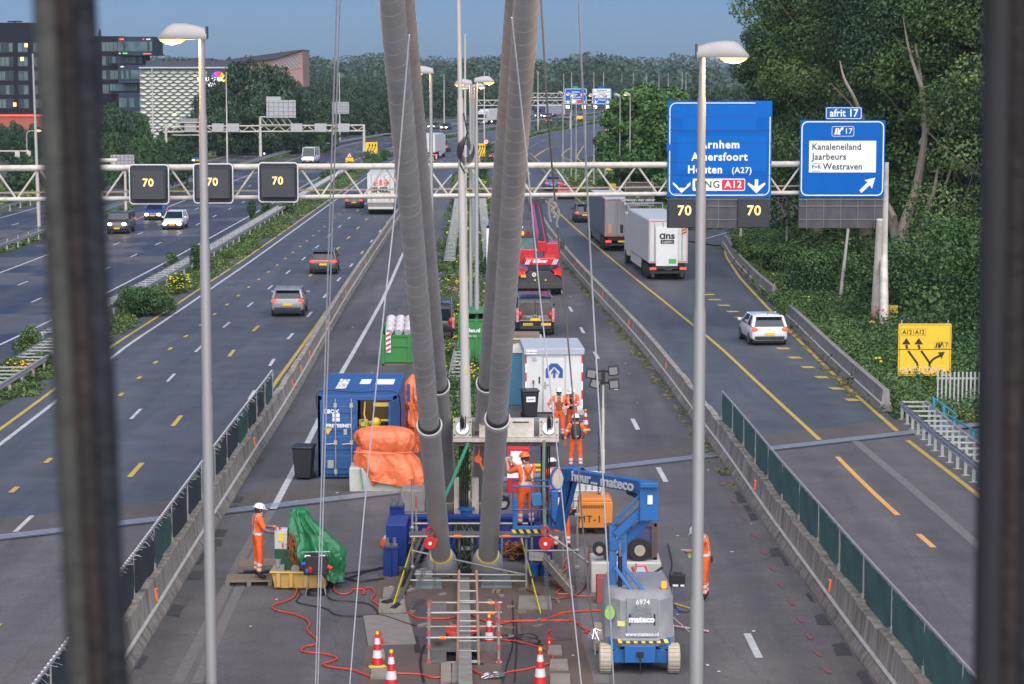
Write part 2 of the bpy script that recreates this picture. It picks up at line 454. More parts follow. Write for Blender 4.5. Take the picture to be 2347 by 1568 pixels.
jb=MB();strip(jb,[(X,jy(X)+2.6)for X in np.linspace(-26,30,40)],2.4,.014);jb.build("joint_surface",asphalt("asphalt_old",(.105,.095,.088),(.085,.078,.074),.85),joint,smooth=False)
rt=MB()
for t in np.linspace(0,1,13):
 a=G(1655+130*t**.9*2.05,1115+470*t);strip(rt,[(a.x,a.y),(a.x-.06,a.y+.55)],.09,.024)
rt.build("survey_mark",M("survey_paint",(.22,.07,.07),.8,dirt=(.09,.08,.08),dirt_amt=.8,vs=9),road,smooth=False)
lt=MB();rr=random.Random(3)
for i in range(70):
 a=G(rr.uniform(520,1800),rr.uniform(640,1560));s_=rr.uniform(.02,.06)
 if LB(a.y)+.5<a.x<RB(a.y)-.3:lt.box((a.x,a.y,zg(a.y)+.03),(s_*1.5,s_,.012),rr.uniform(0,3))
lt.build("scrap",M("paper_scrap",(.5,.5,.5),.8),road)
mm=MB()
for i in range(26):
 Y=43+i*1.35+rr.uniform(-.3,.3);w_=rr.uniform(.1,.38)
 for fn,sg in((LB,1),(RB,-1)):
  if rr.random()<.55:
   x=fn(Y)+sg*.02
   mm.add([(x,Y,zg(Y)+.02),(x+sg*w_,Y+rr.uniform(-.2,.2),zg(Y)+.02),(x+sg*w_*rr.uniform(.8,1.1),Y+1.0,zg(Y+1)+.02),(x,Y+1.15,zg(Y+1.15)+.02)],[(0,1,2,3)])
mm.build("bitumen_mat",M("bitumen",(.048,.046,.048),.7,var=.3),road,smooth=False)
def concrete(name,col,dk,amt=.75,vs=3):
 m=M(name,col,.85,dirt=dk,dirt_amt=amt,vs=vs,stretch=(2.0,2.0,.35),bump=.3,bs=30,vary=True)
 return m
CONC=concrete("barrier_concrete",(.36,.335,.295),(.085,.075,.06),.95,1.6)
CONC2=concrete("barrier_concrete_dark",(.26,.25,.235),(.07,.068,.06),.8,2.0)
def barrier_mesh(L,mat,step=.0,foot=True):
 mb=MB()
 prof=[(-.30,0),(-.30,.09),(-.17,.30),(-.11,.85+step),(.11,.85+step),(.17,.30),(.30,.09),(.30,0)]
 mb.prism(prof,0,L-.03)
 o=mb.build("concrete_barrier",mat,bev=.012)
 lip=MB();lip.prism([(-.185,.285),(-.21,.31),(-.135,.40),(-.125,.40)],0,L-.03)
 lip.prism([(.185,.285),(.21,.31),(.135,.40),(.125,.40)],0,L-.03)
 l_=lip.build("ledge",M("barrier_ledge",(.50,.48,.45),.8,dirt=(.3,.28,.26),dirt_amt=.6),o)
 return o
def barrier_run(fn,y0,y1,L,mat,label,group,step=False,proto=None):
 protos=[barrier_mesh(L,mat),barrier_mesh(L,mat,.05)]
 Y=y0;i=0;first=[True,True]
 while Y<y1:
  x=fn(Y);x2=fn(Y+L)
  rz=math.atan2(-(x2-x),L)
  k=i%2 if step else 0
  src=protos[k]
  o=src if first[k]else copy_tree(src)
  first[k]=False
  o.location=(x,Y,zg(Y));o.rotation_euler=(math.atan2(zg(Y+L)-zg(Y),L),0,rz)
  tag(o,label,"concrete barrier",group)
  Y+=L*math.cos(rz);i+=1
 if not step:
  for c in list(protos[1].children):bpy.data.objects.remove(c)
  bpy.data.objects.remove(protos[1])
barrier_run(LC,30,96,2.6,CONC,"weathered concrete barrier block under or near the dark screen fence left of the site","concrete barriers left of the site",True)
barrier_run(LC,96,232,4.0,CONC,"plain concrete barrier block beside the moving cars left of the site","far concrete barriers left of the site")
barrier_run(RC_,30,92,2.6,CONC,"streaky concrete barrier block under or near the green screen fence","concrete barriers right of the site",True)
barrier_run(RC_,92,250,4.0,CONC,"plain concrete barrier block with weeds along its foot right of the closed lane","far concrete barriers right of the site")
EB=pixcurve([(2030,944),(1930,852),(1822,745)])
barrier_run(EB,G(2030,944).y,G(1822,745).y-1,4.2,CONC2,"dark concrete barrier block between exit lane and overgrown slope","concrete barriers along the exit lane")
EB2=pixcurve([(1768,684),(1735,655),(1700,618),(1678,590),(1668,570)])
barrier_run(EB2,G(1768,690).y,G(1668,570).y,4.2,CONC2,"weed covered concrete barrier block at the bend of the exit lane","overgrown barriers at the bend")
BW=pixcurve([(1212,364),(1251,402),(1297,424)])
barrier_run(lambda Y:BW(Y)+.2,G(1297,424).y,G(1212,364).y,5.0,CONC2,"distant concrete barrier block beside the grass wedge","distant barriers at the grass wedge")
refl=M("orange_reflector",(.85,.16,.02),.5,var=.05,emit=(1,.15,.02),es=.15)
first=None
for fn,sd_,Ys in((LC,1,(50.5,62,75,92,97,103,118,136,160)),(RC_,-1,(51.5,66,83,98,118,135,158,180))):
 for Y in Ys:
  if first is None:
   mb=MB();mb.box((0,0,.13),(.02,.12,.26));mb.box((0,.0,.27),(.1,.06,.02));first=mb.build("barrier_reflector",refl,bev=.004);o=first
  else:o=copy_tree(first)
  o.location=(fn(Y)+sd_*.175,Y,zg(Y)+.42);o.rotation_euler=(0,R(8)*sd_*-1,0)
  tag(o,"small orange reflector clamped on the side of a concrete barrier","reflector","orange barrier reflectors")
def screen_fence(fn,y0,y1,mats,name,label,pan=3.3,strings=False,lean=0):
 e=E(name,label,"fence",(fn(y0),y0,zg(y0)))
 ox,oy,oz=fn(y0),y0,zg(y0)
 Y=y0;rail=MB();i=0;base=.82;H=1.02
 def pt(Y,h):return Vector((fn(Y)-ox+lean,Y-oy,zg(Y)-oz+h))
 ys_=[]
 while Y<y1+.1:ys_.append(Y);Y+=pan
 for Y in ys_:
  MB().tube([pt(Y,.55),pt(Y,base+H)],.024,8).build("post",GALV,e)
  MB().bx(*(lambda p:(p.x-.05,p.x+.05,p.y-.05,p.y+.05,p.z-.02,p.z+.14))(pt(Y,.86))).build("clamp",GALV,e)
 rail.tube([pt(Y,base+H)for Y in ys_],.028,8)
 if strings:
  r2=random.Random(5)
  for Y in np.arange(ys_[0],ys_[-1],.28):
   p=pt(Y,base+H);rail.tube([p,p+Vector((r2.uniform(.05,.18),r2.uniform(-.1,.1),r2.uniform(-.15,.03)))],.004,4)
   rail.tube([p+Vector((.0,-.03,.03)),p+Vector((0.0,.05,-.05))],.02,6)
 rail.build("top_rail",GALV,e)
 for j,(a,b)in enumerate(zip(ys_,ys_[1:])):
  mb=MB();nx,nz=14,8;r3=random.Random(j)
  for iz in range(nz+1):
   for ix in range(nx+1):
    t=ix/nx;h=base+.02+(H-.06)*iz/nz
    if iz==nz:h+=-.045*abs(math.sin(t*PI*5))
    if iz==0:h+=-.05*abs(math.sin(t*PI*4+1))-.04
    p=pt(a+(b-a)*t,h)
    p.x+=.035*math.sin(t*PI*3+j)*math.sin(iz/nz*PI)+r3.uniform(-.006,.006)
    mb.v.append(tuple(p))
  for iz in range(nz):
   for ix in range(nx):
    o=iz*(nx+1)+ix;mb.f.append((o,o+1,o+nx+2,o+nx+1))
  mb.build("mesh_panel",mats[j%len(mats)],e)
 return e
NET_G=M("net_green",(.050,.135,.118),.8,var=.2,vs=8,bump=.4,bs=90)
NET_D=M("net_dark",(.022,.034,.040),.8,var=.25,vs=8,bump=.4,bs=90)
NET_G2=M("net_green_dark",(.028,.085,.08),.8,var=.25,vs=8,bump=.4,bs=90)
screen_fence(lambda Y:LC(Y)-.05,32,G(634,980).y+4,[NET_G2,NET_D,NET_D],"screen_fence","low dark screen fence with frayed ties on the left barrier",strings=True)
screen_fence(lambda Y:RC_(Y)+.10,32,G(1640,1015).y+2.0,[NET_G],"screen_fence","low green screen fence standing on the right barrier")
def wbeam(mb,pts,side=1,z=0.0):
 """pts world; W profile band"""
 prof=[(0,.46),(.045,.50),(.045,.56),(.0,.60),(.045,.64),(.045,.70),(0,.74)]
 rings=[]
 for i,p in enumerate(pts):
  a=pts[max(0,i-1)];b=pts[min(len(pts)-1,i+1)]
  d=Vector((b[0]-a[0],b[1]-a[1],0)).normalized();n_=Vector((d.y,-d.x,0))*side
  rings.append([(p[0]+n_.x*u,p[1]+n_.y*u,zg(p[1])+v+z)for u,v in prof])
 mb.loft(rings,closed=False,caps=False)
def guardrail(pts2,label,group=None,double=.0,posts=0,pstep=2.7,struts=False,name="guardrail",z=0):
 e=E(name,label,"guardrail",(0,0,0),group=group)
 a=[(x-double/2,y)for x,y in pts2];mb=MB();wbeam(mb,a,-1,z);mb.build("rail",GALV,e)
 if double:
  b=[(x+double/2,y)for x,y in pts2];mb=MB();wbeam(mb,b,1,z);mb.build("rail",GALV,e)
 if struts and double:
  mb=MB();fb=None
  for i_,p in enumerate(resample([Vector((x,y,0))for x,y in pts2],1.35)):
   if i_<100:
    if fb is None:fb=MB().beam((-double/2,0,0),(double/2,0,0),.045,.06).build("cross_bar",GALV,e);o=fb
    else:o=copy_tree(fb,parent=e)
    o.location=(p.x,p.y,zg(p.y)+.66+z)
   else:mb.beam((p.x-double/2,p.y,zg(p.y)+.66+z),(p.x+double/2,p.y,zg(p.y)+.66+z),.045,.06)
  if mb.v:tag(mb.build("far_cross_bars",GALV,e),kind='stuff')
 if posts:
  first=None;k=0
  for p in resample([Vector((x,y,0))for x,y in pts2],pstep):
   for dx in((-double/2+.08,double/2-.08)if double else(0.06,)):
    if k>=posts:break
    if first is None:
     m_=MB();m_.box((0,0,.33),(.1,.07,.68));m_.box((0,0,.01),(.26,.2,.02));first=m_.build("post",GALV,e);o=first
    else:o=copy_tree(first,parent=e)
    o.location=(p.x+dx,p.y,zg(p.y)+z);k+=1
 return e
nearM1=[(M1(Y)+interp(Y,[0,100,116,400],[.2,.2,.2,.0]),Y)for Y in np.arange(36,112,3)]
guardrail(nearM1,"near double guardrail with open ladder top in the weedy left median",double=1.3,posts=50,struts=True)
guardrail([(M1(Y)-.9,Y)for Y in np.arange(112,330,4)],"long double guardrail between the two left carriageways",double=.9,posts=70,struts=True,pstep=4)
guardrail([(M1(Y)-.2,Y)for Y in np.arange(330,1100,9)],"distant guardrail curving right between the carriageways",double=.9)
guardrail([(M2(Y),Y)for Y in np.arange(90,1100,8)],"double guardrail between the oncoming lanes and the outer road",double=1.0,posts=60,pstep=4)
guardrail([(M3(Y),Y)for Y in np.arange(120,900,8)],"outermost guardrail in front of the left greenery",posts=60,pstep=5)
guardrail([(M0(Y)+.9,Y)for Y in np.arange(370,900,8)],"distant guardrail along the far median bushes",double=1.2)
guardrail(gp([(1131,352),(1126,362),(1116,375),(1104,390)]),"bent guardrail end in the median greenery")
def medianrail(pts,label):return guardrail(gp(pts),label,double=.75,posts=30,struts=True,pstep=3.2,z=.0)
medianrail([(1050,470),(1044,520),(1036,570),(1030,620)],"overgrown ladder guardrail on the left edge of the middle strip")
medianrail([(1106,470),(1110,520),(1116,570),(1120,610)],"overgrown ladder guardrail on the right edge of the middle strip")
medianrail([(1062,825),(1052,880),(1046,930),(1040,975)],"short guardrail piece ending beside the grey stay cables")
rg=[(2045,962),(2085,1000),(2120,1035),(2180,1085),(2240,1135),(2330,1210),(2450,1310)]
guardrail([(x+.75,y)for x,y in gp(rg)],"heavy grey guardrail with crossbars right of the exit lane",double=.95,posts=34,struts=True,pstep=1.35)

STAY=M("stay_sleeve",(.46,.45,.43),.36,.0,dirt=(.25,.24,.235),dirt_amt=.6,vs=1.2,stretch=(1,1,.4))
STAY2=M("stay_tube_lower",(.47,.46,.445),.33,.15,dirt=(.28,.28,.275),dirt_amt=.5,vs=1.5)
COLLAR=M("collar_white",(.62,.60,.55),.5,var=.06)
BLACK=M("black_rubber",(.015,.015,.016),.6,var=.1)
YEL=M("yellow_paint",(.70,.50,.03),.5,var=.1)
RED=M("red_paint",(.50,.02,.02),.45,var=.12)
FILLET=M("helical_fillet",(.56,.55,.53),.5,var=0)
def stay(base,D0,top,D1,ysl,r,rs,label,socket=True):
 A=P(base[0],base[1],D0);B=P(top[0],top[1],D1)
 d=(B-A);L=d.length;d.normalize()
 D_sl=1/(1/D0+(1/D1-1/D0)*(base[1]-ysl)/(base[1]-top[1]))
 tsl=(D_sl-D0)/(D1-D0)*L
 TOT=L+16
 e=E("stay_cable",label,"stay cable",A,group="grey stay cables of the bridge")
 a=d.orthogonal().normalized();b=d.cross(a)
 def pp(t):return d*t
 n=40;pts=[pp(tsl-.3+(TOT-tsl+.3)*i/n)for i in range(n+1)]
 MB().tube(pts,r,28).build("sleeve",STAY,e)
 MB().tube([pp(-.1),pp(tsl)],rs,28).build("lower_tube",STAY2,e)
 MB().tube([pp(tsl-.10),pp(tsl-.02)],rs+.035,28).tube([pp(tsl-.02),pp(tsl+.05)],rs+.045,28).build("collar",COLLAR,e)
 MB().tube([pp(tsl+.05),pp(tsl+.16)],rs+.012,28).build("seal",BLACK,e)
 hp=[];turns=int((TOT-tsl)/.34);k=40
 for i in range(turns*k):
  t=tsl+.3+i*.34/k;an=2*PI*i/k
  hp.append(pp(t)+(a*math.cos(an)+b*math.sin(an))*(r-.0052))
 MB().tube(hp,.007,5).build("helical_fillet",FILLET,e)
 if socket:
  MB().tube([pp(.42),pp(.36),pp(.1),pp(-.18),pp(-.22)],[rs+.03,rs+.07,rs+.13,rs+.15,rs+.12],32).build("socket",M("socket_grey",(.40,.41,.41),.4,.2,var=.1),e)
  MB().tube([pp(.42),pp(.46)],rs+.025,28).build("socket_seal",YEL,e)
  MB().tube([pp(-.22),pp(-.5)],rs+.05,24).build("strand_bundle",BLACK,e)
  for h_ in range(10):
   t_=2*PI*h_/10
   o_=(a*math.cos(t_)+b*math.sin(t_))*(rs+.04)
   MB().tube([pp(-.2)+o_,pp(-.75)+o_],.022,6).build("strand",BLACK,e)
 return e
stay((1012,1290),55.3,(898,0),39.2,970,.218,.238,"front grey stay cable rising on the left, its collar beside the blue container")
stay((1117,1290),55.3,(1207,0),39.2,955,.218,.238,"front grey stay cable rising on the right, in front of the white bolted beam")
stay((1031,1150),64.5,(924,0),44.4,880,.218,.235,"rear grey stay cable half hidden behind the front left one")
stay((1095,1150),64.5,(1184,0),44.4,875,.218,.235,"rear grey stay cable half hidden behind the front right one")
ROPEW=M("rope_white",(.72,.72,.74),.5,var=.1);ROPEB=M("rope_braided",(.33,.30,.25),.8,dirt=(.12,.11,.1),dirt_amt=.8,vs=60)
def rope(pts,r,mat,label,name="rope",double=0):
 w_=[P(*p)for p in pts];o0=w_[-1].copy()
 e=E(name,label,"rope",o0,group=None)
 loc=smooth_pts([p-o0 for p in w_],5)
 MB().tube(loc,r,6).build("strand",mat,e)
 if double:MB().tube([p+Vector((double,0,0))for p in loc],r,6).build("strand",mat,e)
 return e
rope([(776,-120,30),(772,0,31),(745,830,38.5),(721,1640,44)],.011,ROPEW,"thick double white rope hanging straight past the blue container",double=.045)
rope([(938,80,37),(905,480,39),(875,760,40),(832,1200,42),(796,1640,44)],.012,ROPEW,"thin white rope from the left stay cable down past the orange tarp")
rope([(1173,40,36),(1205,340,38),(1240,700,40),(1271,974,41),(1312,1375,43),(1340,1640,44)],.012,ROPEW,"white rope running from the right stay cable past the work basket")
rope([(1322,-100,33),(1326,0,33),(1352,560,38),(1375,974,40),(1397,1375,42),(1410,1640,44)],.014,ROPEW,"white rope hanging in front of the boom lift arm")
eb=rope([(1236,-100,33),(1240,0,33),(1255,250,34),(1272,460,36),(1300,760,38),(1318,974,39),(1345,1320,41),(1362,1440,42)],.016,ROPEB,"brown braided rope with a knotted loop beside the gantry")
kn=MB();o0=eb.location
kp=P(1270,462,36)-o0
kn.tube([kp+Vector((0.03*math.sin(i*1.3),0,-.25+i*.03))for i in range(12)],.035,6)
kn.tube([kp+Vector((-.05-.03*math.sin(i*PI/8),0,.05-i*.045))for i in range(9)],.022,6)
kn.tube([kp+Vector((.06+.02*math.sin(i),0,-.1-i*.05))for i in range(7)],.018,6)
kn.build("knot",ROPEB,eb)
tp=P(1362,1440,42)-o0;k2=MB()
for j in range(6):
 aa=j*1.1;k2.tube([tp,tp+Vector((.12*math.cos(aa),.12*math.sin(aa),-.05-.03*j)),tp+Vector((.03*math.cos(aa),0,-.2))],.012,5)
k2.tube([tp,tp+Vector((0.02,0,-.5))],.014,5)
k2.build("foil_tassel",M("foil",(.7,.7,.7),.25,.8,var=.3,vs=40),eb)
RUST=M("rusty_black_steel",(.008,.007,.007),.85,0,dirt=(.038,.024,.020),dirt_amt=.85,vs=9,stretch=(2,2,.35),bump=.6,bs=30)
PALE=M("pale_worn_lit_side",(.078,.078,.066),.7,dirt=(.02,.016,.013),dirt_amt=.9,vs=7,stretch=(2,2,.3),bump=.4,bs=25)  # lit side of the left rod: the light is put into a paler colour
def rod(xt,xb,wd,D,label,flip=1,dark=False):
 a=P(xt,-200,D);b=P(xb,1800,D)
 e=E("steel_rod",label,"steel rod",b,group="blurred steel rods close to the camera")
 t=a-b;k=D/F;w_=wd*k
 n=24
 def rr_(sx,off,wr,dep):
  m=MB();pts=[Vector((0,0,0))+t*(i/n)for i in range(n+1)]
  rings=[]
  for p in pts:
   q=p+Vector((off*w_,0,0));ring=[]
   for j in range(12):
    an=2*PI*j/12
    jit=1+.06*mnoise.noise(Vector((q.z*9,j*1.7,off*5)))
    ring.append(q+Vector((math.cos(an)*wr*w_*jit,math.sin(an)*dep*w_,0)))
   rings.append(ring)
  return m.loft(rings)
 rr_(1,-.28*flip,.22,.30).build("pale_strand",PALE if not dark else M("dark_grey_rod",(.030,.028,.032),.8,0,dirt=(.010,.009,.010),dirt_amt=.8,vs=8,stretch=(2,2,.35)),e)
 rr_(1,.02*flip,.18,.26).build("dark_strand",RUST,e)
 rr_(1,.30*flip,.20,.24).build("dark_strand",M("rusty_blue_black",(.008,.010,.015),.85,0,dirt=(.018,.018,.022),dirt_amt=.6,vs=9,stretch=(2,2,.35),bump=.6),e)
 return e
rod(137,238,146,2.3,"blurred rusty steel rod close to the camera at the left, one side pale",1)
rod(2330,2300,150,2.5,"blurred dark steel rod close to the camera at the right edge",1,True)
LAMPW=M("lamp_housing",(.33,.32,.315),.45,dirt=(.42,.38,.34),dirt_amt=.4,vs=6)
POLE=M("lamp_pole_steel",(.33,.33,.315),.5,.25,dirt=(.30,.29,.28),dirt_amt=.6,vs=3,stretch=(3,3,.4),bump=.15,bs=60)
LENS=M("lamp_lens_lit",(1,.7,.35),.3,var=0,emit=(1,.42,.09),es=1.1)
LENSOFF=M("lamp_lens_off",(.55,.58,.6),.15,var=0)
def lamp_parts(e,H,sgn,lit=True,r=.1,scale=1.0,steps=(),light=0,tilt=0.0):
 pts=[(0,0,0),(0,0,.02)];rs=[r,r]
 for(h,rr_)in steps:
  pts+=[(0,0,h),(0,0,h+.12)];rs+=[rs[-1],rr_]
 pts.append((0,0,H));rs.append(rs[-1]*.82)
 MB().tube(pts,rs,18).build("pole",POLE,e)
 hd=MB();Lh=.92*scale;rings=[]
 for i in range(11):
  t=i/10;x=sgn*(-.10*scale+t*(Lh+.0));z0=H-.02+t*tilt
  hh=(.17+.10*math.sin(t*PI*.9))*scale*(1 if t<.7 else max(.05,1-((t-.7)/.3)**2*.95))
  ww=(.11+.06*math.sin(min(1,t*1.2)*PI*.6))*scale*(1 if t<.8 else max(.2,1-((t-.8)/.2)**2*.8))
  ring=[(x,math.cos(a)*ww,z0+max(0,math.sin(a))*hh)for a in np.linspace(0,PI,9)]+[(x,-ww*.9,z0-.03*scale),(x,ww*.9,z0-.03*scale)]
  rings.append(ring)
 hd.loft(rings);hd.build("lamp_head",LAMPW,e)
 MB().box((-sgn*.10*scale,0,H+.08*scale),(.03,.2*scale,.22*scale)).build("end_cap",M("dark_grey",(.06,.06,.065),.5),e)
 MB().ball((sgn*(Lh*.60),0,H-.03*scale+tilt*.6),.25*scale,14,8,1,.55,.46).build("lens",LENS if lit else LENSOFF,e)
 if light:
  ld=bpy.data.lights.new("lamp_light",'POINT');ld.energy=light;ld.color=(1,.48,.14);ld.shadow_soft_size=.12
  lo=bpy.data.objects.new("lamp_light",ld);COL.objects.link(lo);lo.parent=e;lo.location=(sgn*Lh*.6,0,H-.16)
 return e
def lamp_at(x,D,ytop,sgn,label,lit=True,r=.1,steps=(),light=0,xref=800,scale=1.0,group="motorway street lamps"):
 p=P(x,xref,D);b=Vector((p.x,D,zg(D)))
 H=CAMZ+ray(x,ytop)[1]*D-b.z
 e=E("street_lamp",label,"street lamp",b,group=group)
 return lamp_parts(e,H,sgn,lit,r,scale,steps,light)
lm1=lamp_at(473,44,84,-1,"tall lit street lamp standing in front of the screen fence on the left",r=.108,steps=((1.9,.105),(5.7,.098),(8.6,.08),(11.0,.066)),light=190)
lm2=lamp_at(1602,41,126,1,"tall lit street lamp standing in front of the big blue gantry sign",r=.128,steps=((2.4,.108),(7.6,.09),(9.8,.073),(11.3,.06)),light=190,xref=900)
lamp_at(990,88,166,-1,"lit street lamp close to the left stay cables",r=.095,steps=((4,.085),(8,.07)),light=40)
lamp_at(1151,90,172,1,"unlit looking street lamp half behind the right stay cable",lit=False,r=.095,steps=((4,.085),(8,.07)))
lamp_at(1093,105,187,1,"nearer lit street lamp of the middle cluster, head to the right",r=.115,steps=((3.5,.1),(7.5,.085),(10.5,.07)),light=40)
lamp_at(1079,120,192,-1,"lit street lamp of the middle cluster, head to the left beside the white mast",r=.1,steps=((4,.085),(8,.07)),light=40)
lamp_at(1087,165,199,1,"farther lit street lamp of the middle cluster, head to the right",r=.1,steps=((4,.085),),light=30)
lamp_at(1083,172,200,-1,"farther lit street lamp of the middle cluster, head to the left",r=.1,steps=((4,.085),),light=30)
for(x,top,base,sg)in[(1290,216,405,-1),(1309,219,410,-1),(1320,221,417,-1),(1342,219,420,-1),(1361,222,430,-1),(1387,222,440,-1),(1420,222,462,-1),(1443,220,472,-1)]:
 g=G(x,base);D=g.y;e=E("street_lamp",{1290:"leftmost slim lamp of the row before the far blue signs",1309:"slim lit lamp in front of the far left blue sign",1320:"slim lit lamp close beside its neighbour before the far left blue sign",1342:"slim lit lamp at the right end of the far left blue sign",1361:"slim lit lamp between the two far blue signs",1387:"slim lit lamp before the far right blue sign",1420:"slim unlit lamp left of the last one by the round tree",1443:"slim lit lamp standing nearest the round tree"}[x],"street lamp",g,R(-35),"slim lamps on the right verge")
 H=CAMZ+ray(x,top)[1]*D-g.z
 lamp_parts(e,H,-1,lit=(x not in(1420,1290)),r=.09,scale=.95,steps=((4,.075),),tilt=.25)
MAST=M("white_mast_paint",(.46,.43,.38),.55,dirt=(.36,.34,.31),dirt_amt=.5,vs=2,stretch=(2,2,.3))
def mast(x,top,base,label,r=.12,lean=0.0,D=None,xb=None,group="plain tall masts"):
 g=G(xb if xb else x,base)if D is None else Vector((P(x,500,D).x,D,zg(D)))
 H=CAMZ+ray(x,top)[1]*g.y-g.z
 e=E("mast",label,"mast",g,group=group)
 tx=ray(x,top)[0]*g.y-g.x if xb else lean
 def at(h):return(tx*h/H,0,h)
 MB().tube([at(0),at(H*.3),at(H*.3+.1),at(H*.62),at(H*.62+.1),at(H)],[r,r,r*.8,r*.76,r*.6,r*.5],14).build("pole",MAST,e)
 return e
cm=E("mast","big white mast standing between the stay cables","mast",Vector((G(1070,1062).x,G(1070,1062).y,G(1070,1062).z)))
mH=18.0
def cmat(h):return(-.23*h/14.7,0,h)
MB().tube([cmat(0),cmat(3.1),cmat(3.2),cmat(6.4),cmat(6.5),cmat(9.2),cmat(9.3),cmat(11.6),cmat(11.7),cmat(mH)],[.17,.165,.145,.14,.125,.12,.105,.10,.075,.06],24).build("pole",MAST,cm)
cl=MB()
for j in range(7):
 c=Vector(cmat(10.3))+Vector((.15,-.1,-.3));rr_=.16+.03*j
 cl.tube([c+Vector((rr_*math.cos(a)*.8,.02*j-.1,rr_*1.3*math.sin(a)))for a in np.linspace(.2*j,.2*j+5.6,18)],.012,5)
cl.tube([Vector(cmat(11.2))+Vector((.1,-.1,0)),Vector(cmat(10.6))+Vector((.2,-.12,0)),Vector(cmat(10.2))+Vector((.1,-.12,0)),Vector(cmat(9.6))+Vector((-.05,-.13,0)),Vector(cmat(9.3))+Vector((.12,-.12,0))],.02,5)
cl.build("cable_coil",BLACK,cm)
MB().box((-.0,-.17,3.0),(.05,.01,.18)).build("sticker",YEL,cm)
mast(1067,78,640,"second slender white mast behind the big central one",.13)
mast(75,123,530,"cream mast at the far left beside the blurred rod",.16,xb=90)
for(x,t,b,lb)in[(352,155,378,"cream mast in front of the dark office block"),(521,165,374,"cream mast next to the scale patterned building"),(652,160,349,"cream mast standing behind the big blank panel"),(779,167,328,"cream mast beside the small blank panel"),(1018,169,286,"cream mast in front of the trees left of the white mast"),(1110,165,327,"cream mast above the yellow arrow sign in the middle"),(1121,166,262,"cream mast by the distant gantry's left end"),(1233,165,302,"cream mast right of the stay cables over the far median"),(1292,168,256,"slender mast at the left edge of the far left blue sign"),(1310,165,268,"slender mast rising behind the far left blue sign"),(1361,165,250,"slender mast between the far blue signs"),(1383,165,266,"slender mast rising behind the far right blue sign"),(1425,168,238,"far mast over the round tree, first to the right of the blue signs"),(1451,166,238,"far mast over the round tree, second from the blue signs"),(1482,168,236,"far mast over the round tree, third from the blue signs"),(1510,166,236,"far mast left of the big gantry sign"),(1531,166,234,"far mast peeping over the big gantry sign's left corner"),(1563,164,234,"far mast nearest the foreground lamp head"),(1572,166,232,"far mast just beside the foreground lamp pole")]:
 mast(x,t,b,lb,.14 if b>300 else.16)
GAN=M("gantry_paint",(.60,.57,.51),.6,dirt=(.34,.29,.22),dirt_amt=.75,vs=2.2,stretch=(1,1,1))
GD=119.5
GO=P(1173.5,450,GD);GO=Vector((GO.x,GD,zg(GD)))
gan=E("sign_gantry","long cream lattice gantry spanning the motorway","gantry",GO)
def gpnt(x,y):
 D=GD+(x-1173.5)/1700*4.2
 return P(x,y,D)-GO
tl,tr=gpnt(-420,388.5),gpnt(2024,375.5);bl_,br_=gpnt(-420,461),gpnt(2024,440.5)
MB().tube([tl,tr],.155,14).build("top_chord",GAN,gan)
MB().tube([bl_,br_],.115,12).build("bottom_chord",GAN,gan)
dg=MB();nx=25
for i in range(nx):
 t0=i/nx;t1=(i+.5)/nx;t2=(i+1)/nx
 dg.tube([tl.lerp(tr,t0),bl_.lerp(br_,t1)],.055,8);dg.tube([bl_.lerp(br_,t1),tl.lerp(tr,t2)],.055,8)
dg.build("lattice",GAN,gan)
bk=Vector((0,1.3,0))
MB().tube([tl+bk,tr+bk],.12,10).build("rear_chord",GAN,gan)
ct=MB();c0,c1=gpnt(-420,447),gpnt(2024,426)
ct.beam(c0+bk*.5,c1+bk*.5,.35,.07);ct.build("cable_tray",M("cable_tray",(.36,.27,.17),.7,dirt=(.5,.45,.38),dirt_amt=.5,vs=3),gan)
lg=G(2024,768)-GO
MB().tube([gpnt(2030,372),gpnt(2026,560),Vector((lg.x+.05,lg.y,lg.z-.2))],[.17,.2,.25],12).build("leg",GAN,gan)
MB().tube([gpnt(2008,500)+Vector((0,-1.2,0)),G(2001,745)-GO+Vector((0,-.6,0))],[.17,.25],12).build("leg",GAN,gan)
gf=MB();rg_=random.Random(8)
for c,n_ in(((2002,720),12),((2025,735),10)):
 for j in range(n_):
  p=P(c[0]+rg_.uniform(-8,8),c[1]+rg_.uniform(-28,22),GD-1.8)-GO
  gf.tube([p,p+Vector((rg_.uniform(-.15,.2),0,rg_.uniform(-.2,.2))),p+Vector((rg_.uniform(-.1,.2),0,rg_.uniform(-.25,.1)))],.014,4)
gf.build("graffiti",RED,gan)
hp_=gpnt(2029,702)+Vector((0,-1.6,0))
MB().box(hp_,(.78,.03,.42),rz=R(-3)).build("distance_plate",M("sign_yellow",(.80,.50,.02),.45,var=.04),gan)
DARKTX=M("sign_black",(.02,.018,.015),.6,var=0)
text("A12 - Z",.17,DARKTX,gan,hp_+Vector((0,-.025,.1)));text("59.7",.22,DARKTX,gan,hp_+Vector((0,-.025,-.09)))
LED=M("led_amber",(1,.6,.2),.4,var=0,emit=(1,.50,.13),es=.75)
MSI=M("matrix_black",(.022,.024,.028),.55,var=.08);MSI2=M("matrix_panel",(.038,.040,.046),.5,var=.06)
SW=M("sign_white",(.72,.72,.70),.5,var=.03,vs=1)
def rrect(x0,x1,z0,z1,r,n=5):
 out=[]
 for(cx_,cz_,a0)in((x1-r,z1-r,0),(x0+r,z1-r,90),(x0+r,z0+r,180),(x1-r,z0+r,270)):
  for i in range(n+1):
   a=R(a0+90*i/n);out.append((cx_+r*math.cos(a),cz_+r*math.sin(a)))
 return out
